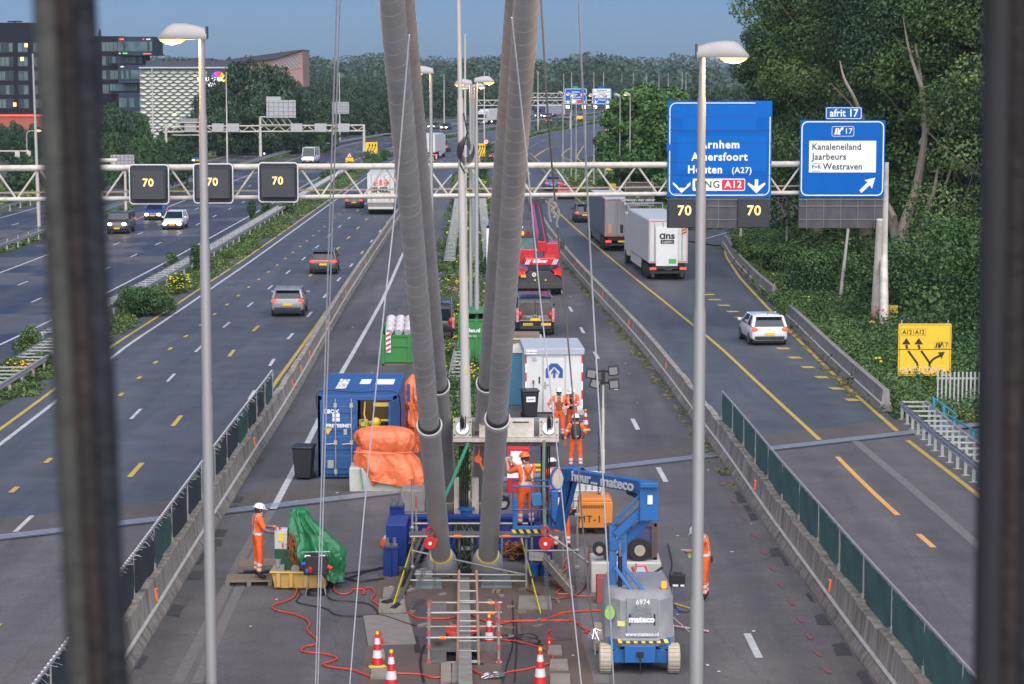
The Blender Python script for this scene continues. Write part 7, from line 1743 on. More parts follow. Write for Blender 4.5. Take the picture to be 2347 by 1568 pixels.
h2=hoist("red chain hoist hanging below the work basket",1250,1250,52.3,[((1254,1262,52.2),(1256,1350,52),(1259,1470,49.4)),((1250,1262,52.2),(1250,1380,51.8))],((1247,1012,59),(1246,1090,56),(1248,1180,53),(1250,1236,52.3),.042,M("sling_grey_green",(.13,.19,.14),.7)))
hoist("small red chain hook lying near the lower right cone",1259,1480,49.2,[],None).scale=(.4,.4,.7)
for(p0,p1,D0,D1,lb)in(((957,1213),(902,1392),57.5,53.4,"yellow ratchet strap tied down left of the stay cables"),((1194,1232),(1239,1412),56.5,52.6,"yellow ratchet strap tied down right of the stay cables")):
 e=E("ratchet_strap",lb,"strap",P2(*p1,D1));a=P(*p0,D0)-e.location;MB().beam((0,0,0),a,.11,.02,up=(0,1,0)).build("webbing",M("strap_yellow",(.62,.55,.02),.7),e);MB().box(a*.42,(.12,.08,.2)).build("ratchet",BLACK,e,bev=.02);MB().beam((0,-.01,0),a*.12,.09,.014,up=(0,1,0)).build("blue_end",M("strap_blue",(.03,.2,.4),.7),e)
e=E("strut_pipes","bundle of grey wrapped pipes leaning down to a timber pad at the left","pipes",P2(905,1396,53.6));o0=e.location;MB().tube([P2(893,1388,53.8)-o0,P(940,1290,56)-o0,P(972,1215,57.5)-o0],.06,10).tube([P2(908,1396,53.6)-o0,P(950,1300,55.6)-o0,P(984,1222,57.3)-o0],.05,10).build("pipe",M("wrapped_pipe",(.075,.078,.09),.6,dirt=(.16,.15,.14),dirt_amt=.5,vs=8),e);MB().tube([P2(880,1390,53.8)-o0,P2(897,1386,53.8)-o0],.11,12).tube([P2(900,1402,53.5)-o0,P2(912,1392,53.6)-o0],.09,10).build("pipe_foot",BLACK,e)
e=E("orange_pulley","small orange pulley strapped to the right rear cable","pulley",P(1096,1052,60));MB().cyl((0,-.04,0),(0,.04,0),.1,n=14).build("wheel",M("orange_ratchet"),e);MB().beam((0,-.03,.05),(.1,-.03,.75),.05,.01,up=(0,1,0)).beam((0.03,-.03,-.05),(.28,-.03,-.6),.05,.01,up=(0,1,0)).build("strap",M("orange_ratchet"),e)
ST=M("scaffold_tube",(.40,.39,.37),.45,.5,dirt=(.26,.22,.18),dirt_amt=.6,vs=5);STR=M("scaffold_red",(.40,.06,.05),.6,dirt=(.3,.2,.18),dirt_amt=.6,vs=6);GRT=M("grating",(.20,.205,.195),.6,.4,dirt=(.08,.08,.08),dirt_amt=.9,vs=26)
e=site("tube_scaffold","steel tube scaffold walkway in front of the cable sockets","scaffold",1075,1400);o0=e.location;q=lambda x,y,D:P(x,y,D)-o0
for(pts,r,mt,nm)in[([(945,1100,55.5),(945,1405,55.5)],.028,ST,"upright"),([(954,1135,57),(954,1345,57)],.028,ST,"upright"),([(1206,1235,54),(1206,1398,54)],.03,ST,"upright"),([(1219,1232,56),(1219,1360,56)],.028,ST,"upright"),([(1323,1160,55),(1323,1392,55)],.03,ST,"upright"),([(940,1230,54.5),(1215,1230,54.5)],.028,ST,"ledger"),([(950,1316,54.5),(1205,1318,54.5)],.026,ST,"ledger"),([(940,1330,54),(1208,1332,54)],.026,ST,"ledger"),([(1250,1220,55),(1352,1292,55)],.03,ST,"brace"),([(945,1098,55.5),(945,1112,55.5)],.04,STR,"coupler"),([(954,1136,57),(954,1165,57)],.03,STR,"coupler")]:
 MB().tube([q(*p)for p in pts],r,9).build(nm,mt,e)
a=q(938,1224,55.2);b=q(1292,1224,55.2);MB().bx(a.x,b.x,a.y-.0,a.y+.35,a.z-.04,a.z).build("walkway_plank",GRT,e)
for x,y in((945,1210),(945,1300),(1206,1300),(1323,1262),(1323,1335)):MB().ball(q(x,y,55),.06,8,6).build("joint",ST,e)
MB().bx(*(lambda p:(p.x-.12,p.x+.12,p.y-.12,p.y+.12,p.z-.02,p.z))(q(1323,1394,54.8))).bx(*(lambda p:(p.x-.12,p.x+.12,p.y-.12,p.y+.12,p.z-.02,p.z))(q(1206,1400,53.9))).build("foot_plate",GALV,e)
for x in(1040,1152):p=q(x,1229,54.4);MB().tube([p,p+Vector((.18,0,0))],.031,8).build("orange_tape",M("orange_reflector"),e)
for(x,y0,y1,D)in((1290,1210,1345,56.5),(975,1222,1300,57.2),(1150,1225,1320,56.5)):MB().tube([q(x,y0,D),q(x,y1,D)],.026,8).build("upright",ST,e)
for(a_,b_)in(((938,1222,56.8),(1292,1222,56.8)),((946,1200,55.6),(1210,1200,55.6)),((1206,1262,54),(1323,1262,54.6)),((945,1262,55.4),(1206,1318,54.2))):MB().tube([q(*a_),q(*b_)],.024,8).build("ledger" if a_[1]==b_[1]else "brace",ST,e)
for(x,y,D)in((945,1228,55.5),(945,1318,55.4),(954,1228,57),(1206,1228,54),(1219,1318,56),(1323,1180,55),(1323,1300,55)):MB().box(q(x,y,D),(.12,.1,.08)).build("coupler",STR if x<960 else ST,e,bev=.01)
e=site("scaffold_cage","low red jointed scaffold cage around the open pit","scaffold",1063,1522);o0=e.location;q=lambda x,y,D:P(x,y,D)-o0
Dn=o0.y
for(x,y0,y1,D)in((983,1378,1520,Dn),(1143,1385,1520,Dn),(985,1376,1460,Dn+1.9),(1138,1378,1460,Dn+1.9)):MB().tube([q(x,y1,D),q(x,y0,D)],.03,9).build("upright",ST,e);m=MB();[m.tube([q(x,y_+6,D),q(x,y_-6,D)],.045,8)for y_ in np.linspace(y0+6,y1-6,5)];m.build("coupler",STR,e)
for y,D in((1382,Dn+1.9),(1405,Dn+.1),(1437,Dn+1.8),(1462,Dn),(1519,Dn)):MB().tube([q(978,y,D),q(1150,y-1,D)],.026,8).build("ledger",ST,e);p=q(1008 if y>1450 else 1120,y,D);MB().tube([p,p+Vector((.12,0,0))],.03,8).build("orange_tape",M("orange_reflector"),e)
for(x0,x1,y0,y1,D,mt)in((988,1023,1381,1401,Dn+1,GRT),(988,1022,1437,1459,Dn+.9,GRT),(988,1140,1471,1490,Dn+.8,GRT),(988,1023,1494,1515,Dn+.2,GRT),(1099,1137,1494,1517,Dn+.2,M("grating_rust",(.14,.085,.06),.7,dirt=(.06,.05,.05),dirt_amt=.9,vs=26))):
 a=q(x0,y1,D-.25);b=q(x1,y0,D+.25);c=q(x1,y1,D-.25);d=q(x0,y0,D+.25);MB().add([a,c,b,d,a-Vector((0,0,.04)),c-Vector((0,0,.04)),b-Vector((0,0,.04)),d-Vector((0,0,.04))],[(0,1,2,3),(7,6,5,4),(0,4,5,1),(1,5,6,2),(2,6,7,3),(3,7,4,0)]).build("deck_grating",mt,e)
e=E("ladder","brown stained ladder leaning out of the pit","ladder",P(1072,1540,Dn-.3));o0=e.location;q=lambda x,y,D:P(x,y,D)-o0
for x0,x1 in((1048,1052),(1098,1092)):MB().tube([q(x0,1540,Dn-.3),q(x1,1308,Dn+2.3)],.03,8).build("rail",M("ladder_brown",(.24,.17,.13),.6,dirt=(.35,.1,.08),dirt_amt=.4,vs=3),e)
for i in range(9):t=i/8;y=1515-183*t;D=Dn+.0+2.0*t;MB().tube([q(1049+3*t,y,D),q(1096-4*t,y,D)],.018,7).build("rung",ST,e)
e=E("stair_flight","aluminium stair flight descending right of the sockets","stairs",G(1318,1372));o0=e.location;q=lambda x,y,D:P(x,y,D)-o0;AL=M("aluminium",(.42,.40,.36),.5,.4,dirt=(.3,.26,.2),dirt_amt=.6,vs=4)
for dD in(0,.6):MB().beam(q(1312,1362-dD*14,52.9+dD),q(1245,1284-dD*14,54.6+dD),.04,.2,up=(0,0,1)).build("stringer",AL,e)
MB().beam(q(1246,1276,54.9),q(1212,1274,54.9),.7,.07).build("landing",AL,e)
for i in range(6):t=i/6;p=q(1252+56*t,1286+66*t,54.7-1.6*t);MB().box((p.x,p.y+.25,p.z+.02),(.2,.55,.03)).build("tread",WOOD,e)
e=E("shackle_pile","pile of steel shackles lying in front of the box girder","shackles",G(1118,1555));rs_=random.Random(2)
for i in range(7):a=rs_.uniform(0,3);m=MB();c=Vector((rs_.uniform(-.15,.2),rs_.uniform(-.15,.15),.06));m.tube([c+Vector((.09*math.cos(t),.06*math.sin(t),.03*math.sin(t+a)))for t in np.linspace(a,a+4.5,10)],.018,6);m.beam(c,c+Vector((.15,.08,.03)),.03);m.build("shackle",STEEL,e)
e=site("welding_block","white concrete block carrying a rusty blue trailer frame","block",1435,1361);MB().bx(-.82,.82,0,1.1,0,.74).build("block",WTP,e,bev=.04)
BR_=M("blue_rust",(.02,.06,.22),.6,dirt=(.12,.06,.04),dirt_amt=.9,vs=5);MB().bx(-.45,.68,.35,.45,.78,1.55).build("side_panel",BR_,e);m=MB();m.bx(-.5,.72,.3,1,.74,.8);m.bx(.6,.66,.28,.36,.78,1.6);m.bx(.64,.74,.3,.4,.74,1.62);m.bx(-.5,.72,.3,.4,1.53,1.6);m.build("frame",RST,e)
for(x,z,r)in((-.62,1.02,.16),(-.27,1.0,.2),(-.22,1.38,.2),(-.2,.78,.2),(.32,1.0,.26)):MB().cyl((x,.12,z),(x,.3,z),r,n=20).build("wheel",TYRE,e);MB().cyl((x,.10,z),(x,.12,z),r*.5,n=14).build("wheel_disc",M("disc_cream",(.4,.36,.28),.6,.2,var=.2),e)
e=site("red_cabinet","faded red steel cabinet in front of the white block","cabinet",1412,1385);MB().bx(-.45,.5,0,.4,0,.62).build("body",M("faded_red",(.28,.05,.045),.6,dirt=(.38,.12,.1),dirt_amt=.5,vs=4),e,bev=.02);MB().box((-.4,.1,-.0),(.1,.1,.04)).build("foot",BLACK,e)
e=site("welding_machine","red welding machine with a tilted display behind the boom lift","machine",1478,1385);MB().bx(-.24,.25,0,.5,0,.62).build("body",RED,e,bev=.02);MB().box((-.1,.1,.74),(.36,.3,.05),rx=R(35),rz=R(20)).build("display_unit",RED,e,bev=.01);MB().box((-.1,.07,.765),(.24,.2,.02),rx=R(35),rz=R(20)).build("screen",M("screen_pale",(.35,.4,.45),.2),e);MB().tube([(.05,0,.66),(.2,.0,.72),(.4,0,.86)],.03,7).tube([(-.2,0,.8),(-.22,0,.95),(-.18,0,.9)],.012,5).build("torch",BLACK,e)
e=site("flood_lamp","black floodlight switched off on a thin stand beside the boom lift","floodlight",1541,1445,R(-5));MB().tube([(0,0,0),(0,0,.95)],.018,8).tube([(0,0,.3),(.4,-.2,.0)],.012,6).tube([(0,0,.3),(-.2,.3,0)],.012,6).build("stand",STEEL,e);MB().box((.1,0,1.1),(.34,.08,.27)).box((.1,0,1.27),(.2,.03,.04)).build("lamp_body",BLACK,e,bev=.02);MB().bx(.0,.12,-.05,-.04,.98,1.02).bx(.17,.25,-.05,-.04,.98,1.02).build("sticker",WT,e);MB().box((.1,0,.85),(.2,.02,.02)).box((.1,0,.45),(.2,.02,.02)).build("blue_knob",M("plug_blue"),e)
e=site("light_tower","mobile light tower with four floodlights on an orange generator box","light tower",1352,1226);OG=M("generator_orange",(.72,.24,.03),.45,dirt=(.5,.2,.05),dirt_amt=.5,vs=5)
MB().bx(-.30,.60,0,1.05,.18,.88).prism([(-.30,.88),(.60,.88),(.52,.97),(-.2,.97)],.05,1.0).build("housing",OG,e,bev=.02);text("MT-1",.26,DARKTX,e,(.0,-.012,.42),spacing=1.15);m=MB();[m.bx(-.2+i*.045,-.18+i*.045,-.015,0,.72,.8)for i in range(14)];m.build("vent",BLACK,e)
for x in(-.2,.25,.7):MB().cyl((x,.1,.14),(x,.25,.14),.14,n=16).build("wheel",TYRE,e)
mt_=(P(1378,1200,o0.y).x-e.location.x)*0+.36
MB().tube([(mt_,.6,.9),(mt_,.6,2.2)],.055,10).tube([(mt_,.6,2.2),(mt_,.6,3.3)],.042,10).tube([(mt_,.6,3.3),(mt_,.6,4.35)],.032,10).build("mast",M("mast_cream",(.55,.52,.42),.5,var=.08),e)
m=MB();[m.tube([(mt_-.12,.6,1+i*.06),(mt_-.09-.03*(i%2),.6,1.03+i*.06)],.022,5)for i in range(52)];m.build("coiled_cable",BLACK,e);MB().box((mt_,.6,4.3),(.7,.05,.05)).box((mt_,.6,4.0),(.6,.05,.05)).box((mt_,.6,4.15),(.1,.08,.4)).build("lamp_bracket",BLACK,e)
for(dx,z,t)in((-.32,4.26,.15),(.26,4.34,-.1),(-.22,4.0,.35),(.28,3.98,-.1)):
 h=MB().box((mt_+dx,.5,z),(.28,.1,.27),ry=t,rx=-.25).build("floodlight",BLACK,e,bev=.02);MB().box((mt_+dx,.445,z-.012),(.21,.02,.19),ry=t,rx=-.25).build("lamp_glass",M("flood_glass",(.16,.16,.155),.4,dirt=(.03,.03,.03),dirt_amt=.7,vs=30),h)
MB().cyl((mt_+.22,.5,1.45),(mt_+.22,.65,1.45),.09,n=14).box((mt_+.1,.55,1.35),(.12,.1,.2)).build("winch",RED,e)
e=site("ibc_tank","white liquid tank in a metal cage behind the orange generator","tank",1343,1182);MB().bx(-.5,.5,0,1,.18,1.1).build("tank",M("tank_white",(.66,.67,.67),.5,var=.05),e,bev=.05);m=MB()
for i in range(7):m.tube([(-.52+i*.173,-.03,.15),(-.52+i*.173,-.03,1.15)],.013,5)
for z in(.2,.45,.7,.95,1.15):m.tube([(-.53,-.03,z),(.53,-.03,z)],.013,5)
m.build("cage",STEEL,e);MB().bx(-.55,.55,0,1,0,.15).build("pallet",BLACK,e)
e=site("red_white_cabinet","red and white service cabinet seen between right cable and basket","cabinet",1186,1130);MB().bx(-.3,.35,0,.6,0,1.35).build("body",RED,e,bev=.02);MB().bx(-.2,.14,-.02,0,.85,1.25).bx(-.3,.35,-.015,0,.45,.6).build("white_panel",WT,e);MB().bx(.45,.75,.1,.2,.78,.84).bx(.45,.75,.1,.2,.64,.7).build("yellow_fork",YEL,e)
BB=M("boom_blue",(.006,.13,.40),.42,dirt=(.05,.09,.17),dirt_amt=.55,vs=4,bump=.15,bs=20);BG=M("boom_grey",(.27,.28,.29),.46,dirt=(.17,.165,.16),dirt_amt=.5,vs=2.5);TW=M("tyre_white",(.46,.41,.32),.8,dirt=(.32,.28,.2),dirt_amt=.6,vs=8)
e=site("boom_lift","blue articulated boom lift with grey counterweight and white tyres","boom lift",1467,1549,R(0));o0=e.location;q=lambda x,y,D:P(x,y,D)-o0;D0=o0.y
for(x,y_)in((-.68,.0),(.68,.0),(-.74,1.75),(.68,1.75)):
 w_=MB();r=.29;n=30;w_.tube([(x-.12,y_+r,r),(x-.10,y_+r,r),(x+.10,y_+r,r),(x+.12,y_+r,r)],[r*.93,r,r,r*.93],n);o=w_.build("wheel",TW,e)
 tr_=MB();[tr_.box((x,y_+r+(r+.0)*math.sin(a),r+r*math.cos(a)),(.2,.035,.02),rx=-a)for a in np.linspace(0,2*PI,22)[:-1]];tr_.build("tread",TW,o);s_=-1 if x<0 else 1;MB().cyl((x+s_*.118,y_+r,r),(x+s_*.126,y_+r,r),r*.62,n=18).build("rim",M("rim_grey",(.3,.32,.34),.5),o)
MB().box((0,.30,.42),(.62,.5,.36)).prism([(-.62,.2),(-.25,.2),(-.25,.62),(-.62,.4)],.2,.4).prism([(.62,.2),(.25,.2),(.25,.62),(.62,.4)],.2,.4).box((0,1.1,.45),(1.05,1.6,.34)).box((-.42,.45,.6),(.4,.5,.25)).box((.42,.45,.6),(.4,.5,.25)).box((0,.28,.3),(1.25,.12,.16)).box((0,2.05,.3),(1.3,.12,.16)).build("chassis",BB,e,bev=.02)
MB().tube([(.0,.0,.42),(0,-.02,.3),(.01,-.03,.05)],.012,6).box((0,.03,.42),(.14,.04,.1)).build("charging_lead",BLACK,e)
def oct_(hx,hy,y0,cut):return[(-hx,y0+cut),(-hx+cut,y0),(hx-cut,y0),(hx,y0+cut),(hx,y0+2*hy),(-hx,y0+2*hy)]
tu=MB();tu.loft([[(u,v,z)for u,v in oct_(hx,.95,y0,c)]for(z,hx,y0,c)in[(.66,.60,.22,.3),(.72,.69,.10,.32),(.86,.70,.06,.32),(.9,.68,.1,.3),(1.66,.67,.12,.28),(1.78,.58,.3,.2)]]);tu.build("counterweight",BG,e,bev=.015)
cwp=MB().bx(-.27,.34,.085,.13,.9,1.70).build("cover_panel",M("boom_grey2",(.26,.27,.28),.42,var=.05),e,bev=.01)
text("mateco",.17,WT,cwp,(.03,.07,1.27),bold=.010);text("www.mateco.nl",.105,WT,cwp,(.04,.07,.97),bold=.003);text("6974",.14,WT,cwp,(.05,.07,1.62),bold=.003);text("Genie",.15,M("boom_grey"),cwp,(.03,.075,1.50),ext=.012,bold=.004);text("Z-34/22",.13,M("boom_grey"),cwp,(.03,.075,1.37),ext=.012,bold=.004)
MB().bx(-.22,-.19,.07,.1,1.15,1.38).bx(.27,.30,.07,.1,1.15,1.38).build("slot",BLACK,cwp)
m=MB();m2=MB()
for i in range(14):
 a=-.50+i*.076;(m if i%2 else m2).add([(a,.052,.80),(a+.08,.052,.80),(a+.05,.082,.875),(a-.03,.082,.875)],[(0,1,2,3)])
m.build("yellow_stripe",YEL,e);m2.build("black_stripe",BLACK,e);MB().cyl((-.55,.13,1.35),(-.55,.2,1.35),.0).prism([(-.60+.1*math.cos(t),1.38+.13*math.sin(t))for t in np.linspace(0,6.1,16)],.14,.3).build("round_sticker",M("sticker_lime",(.3,.55,.12),.5),e);MB().bx(-.45,-.30,.10,.13,1.13,1.23).build("warning_label",M("label_yellow",(.7,.62,.25),.5),e)
MB().cyl((.50,.6,1.78),(.50,.6,1.92),.06,.05,n=14).build("beacon",AMB,e);MB().cyl((.50,.6,1.74),(.50,.6,1.79),.08,n=12).build("beacon_base",BLACK,e)
for c_ in e.children:
 if c_.name.split(".")[0]in("counterweight","cover_panel","yellow_stripe","black_stripe","round_sticker","warning_label","beacon","beacon_base"):c_.location.z-=.15
def bar_(pts,w_,h_,nm="arm",mat=BB):
 m=MB()
 for a,b in zip(pts,pts[1:]):m.beam(q(*a),q(*b),w_,h_,up=(0,1,0))
 return m.build(nm,mat,e,bev=.012)
Dm=D0+1.0
bar_([(1405,1350,Dm),(1404,1205,Dm+.1)],.15,.16,"riser");bar_([(1427,1345,Dm),(1427,1212,Dm+.3)],.17,.16,"riser");bar_([(1415,1262,Dm),(1415,1236,Dm)],.3,.08,"riser_plate");bar_([(1410,1225,Dm),(1484,1158,Dm)],.16,.2,"lower_arm");bar_([(1425,1245,Dm+.3),(1494,1180,Dm+.3)],.16,.2,"lower_arm");bar_([(1402,1205,Dm-.1),(1465,1137,Dm-.1)],.06,.06,"tie_rod")
bar_([(1410,1300,Dm-.3),(1450,1356,Dm-.5)],.07,.07,"strut");bar_([(1430,1298,Dm-.3),(1478,1358,Dm-.5)],.07,.07,"strut");MB().tube([q(1421,1345,Dm-.2),q(1421,1275,Dm-.2)],.045,12).build("cylinder_black",BLACK,e);MB().tube([q(1421,1275,Dm-.2),q(1421,1240,Dm-.2)],.022,10).build("piston",STEEL,e)
bar_([(1487,1192,Dm-.1),(1487,1105,Dm-.1)],.38,.22,"knuckle");bar_([(1467,1112,Dm-.3),(1509,1112,Dm-.3)],.10,.1,"knuckle_pin");MB().bx(*(lambda p:(p.x-.05,p.x+.05,p.y-.14,p.y-.1,p.z-.09,p.z+.09))(q(1489,1143,Dm-.1))).build("manual_label",WT,e)
mbm=MB();A_=q(1325,1091,Dm+5.2);B_=q(1495,1119,Dm+.1);mbm.beam(A_,B_,.26,.26,up=(0,0,1));mbm.build("main_boom",BB,e,bev=.012)
dr=(B_-A_).normalized();nrm=Vector((dr.y,-dr.x,0)).normalized();ang=math.atan2(dr.y,dr.x);pit_=math.atan2(dr.z,math.hypot(dr.x,dr.y))
tm=A_.lerp(B_,.42)+nrm*.142
t1=text("huur... mateco",.27,WT,e,tm,rot=(PI/2,0,0),bold=.008,sx=1.0);t1.rotation_euler=(Matrix.Rotation(ang,3,'Z')@Matrix.Rotation(-pit_,3,'Y')@Matrix.Rotation(PI/2,3,'X')).to_euler();t1.scale=(2.9,1.12,1)
MB().tube([q(1440,1128,Dm+1.5),q(1480,1148,Dm+.2)],.05,8).build("cylinder_black",BLACK,e)
bar_([(1300,1085,Dm+5.7),(1330,1085,Dm+5.2)],.3,.26,"elbow");bar_([(1304,1078,Dm+5.7),(1279,1208,Dm+6.6)],.16,.2,"jib");bar_([(1322,1090,Dm+5.5),(1290,1212,Dm+6.6)],.1,.14,"jib");MB().tube([q(1314,1092,Dm+5.8),q(1287,1200,Dm+6.7)],.045,8).build("cylinder_black",BLACK,e);m=MB();m.tube(smooth_pts([q(1318,1078,Dm+5.4),q(1335,1074,Dm+5.2),q(1345,1084,Dm+5)],4),.02,6);m.tube(smooth_pts([q(1262,1130,Dm+6.8),(q(1255,1170,Dm+6.5)),q(1275,1205,Dm+6.5)],4),.02,6);m.build("hose",BLACK,e)
Db=Dm+7.0;k=Db/F;c0=q(1218,1222,Db);bw,bd,bh=.84,.76,1.1
bk_=MB()
def brail(z,r=.02):
 bk_.tube([(c0.x-bw/2,c0.y,c0.z+z),(c0.x+bw/2,c0.y,c0.z+z),(c0.x+bw/2,c0.y+bd,c0.z+z),(c0.x-bw/2,c0.y+bd,c0.z+z),(c0.x-bw/2,c0.y,c0.z+z)],r,8)
for z in(.02,.55,1.1):brail(z)
for(x,y_)in((-1,0),(0,0),(1,0),(-1,1),(1,1)):bk_.tube([(c0.x+x*bw/2,c0.y+y_*bd,c0.z),(c0.x+x*bw/2,c0.y+y_*bd,c0.z+1.1)],.02,8)
bk_.build("basket_rails",BB,e);MB().bx(c0.x-bw/2,c0.x+bw/2,c0.y,c0.y+bd,c0.z-.03,c0.z).bx(c0.x-bw/2,c0.x+bw/2,c0.y-.015,c0.y+.015,c0.z+.02,c0.z+.17).bx(c0.x-bw/2-.02,c0.x-bw/2+.1,c0.y,c0.y+.1,c0.z,c0.z+.8).build("basket_floor",BB,e,bev=.01)
m=MB();m2=MB()
for i in range(10):a=c0.x-bw/2+i*bw/10;(m if i%2==0 else m2).add([(a,c0.y-.022,c0.z+.0),(a+bw/10,c0.y-.022,c0.z+.0),(a+bw/10-.05,c0.y-.022,c0.z+.09),(a-.05,c0.y-.022,c0.z+.09)],[(0,1,2,3)])
m.build("yellow_stripe",YEL,e);m2.build("black_stripe",BLACK,e);MB().box((c0.x+.12,c0.y-.06,c0.z+.80),(.24,.14,.30),ry=-.15).build("control_box",M("box_blue",(.03,.15,.32),.5),e,bev=.02)
hp=[(c0.x+.62+.17*math.cos(t),c0.y+.1,c0.z+1.22+.27*math.sin(t)*(1.1 if math.sin(t)>0 else.8))for t in np.linspace(0,2*PI,22)];MB().tube(hp,.028,8).build("padded_hoop",BB,e);MB().prism([(c0.x+.62+.13*math.cos(t),c0.z+1.24+.21*math.sin(t))for t in np.linspace(0,6.0,18)],c0.y+.1,c0.y+.14).build("cream_pad",M("pad_cream",(.5,.45,.36),.7),e);MB().bx(c0.x+.45,c0.x+.62,c0.y,c0.y+.3,c0.z+.1,c0.z+1.0).build("mount",BB,e,bev=.03)
BASKET=c0+o0
rs_=random.Random(31)
for(x0,x1,D,lb,mt)in((925,975,57.2,"coiled grey hoses lying on the left of the blue frame",BC),(1165,1200,57.4,"tangle of dark hoses right of the blue frame",M("hose_dark"))):
 e=E("hose_bundle",lb,"hoses",base_at((x0+x1)/2,D));m=MB()
 for j in range(9):m.tube(smooth_pts([(rs_.uniform(-.35,.35),rs_.uniform(-.3,.3),rs_.uniform(.04,.5))for _ in range(5)],4),.022,6)
 m.build("hose",mt,e)
e=E("jack_unit","dark hydraulic jack with yellow marks between the two front sockets","jack",base_at(1066,56.0));MB().box((0,0,.55),(.5,.4,.75)).box((0,-.1,1.15),(.62,.3,.16)).build("body",BLACK,e,bev=.02);MB().cyl((-.16,-.25,.2),(-.16,-.25,1.0),.05,n=12).cyl((.16,-.25,.2),(.16,-.25,1.0),.05,n=12).build("cylinder",STEEL,e);MB().box((0,-.21,.62),(.22,.02,.1)).build("label_plate",GALV,e)
m=MB()
for j in range(10):m.tube(smooth_pts([(rs_.uniform(-.3,.3),-.25,rs_.uniform(.9,1.3)),(rs_.uniform(-.4,.4),-.35,rs_.uniform(.5,.8)),(rs_.uniform(-.5,.5),-.3,.06)],5),.016,5)
m.build("hose",M("hose_green_grey",(.06,.09,.07),.5),e)
for(x,y,D,lb)in((1226,1318,55.5,"blue bucket behind the right yellow strap"),(968,1338,55.0,"small grey toolbox at the left scaffold upright")):
 e=E("toolbox" if "box" in lb else "bucket",lb,"toolbox" if "box" in lb else "bucket",base_at(x,D));MB().tube([(0,0,0),(0,0,.28)],[.12,.15],14).build("body",M("crate_blue")if "bucket" in lb else BLACK,e)if "bucket" in lb else MB().box((0,0,.12),(.42,.22,.22)).box((0,0,.25),(.2,.04,.04)).build("body",M("motor_grey"),e,bev=.02)
for(y,D)in((1146,60.5),(1212,57.2)):pass
e=E("ground_debris","wooden wedges and offcuts scattered around the anchorage","offcuts",G(1000,1400));o0=e.location
for i in range(26):
 g=G(rs_.uniform(870,1290),rs_.uniform(1345,1480))-o0;MB().box((g.x,g.y,g.z+.05),(rs_.uniform(.08,.3),rs_.uniform(.05,.12),.05),rz=rs_.uniform(0,3)).build("offcut",WOOD if i%3 else TIMB,e)

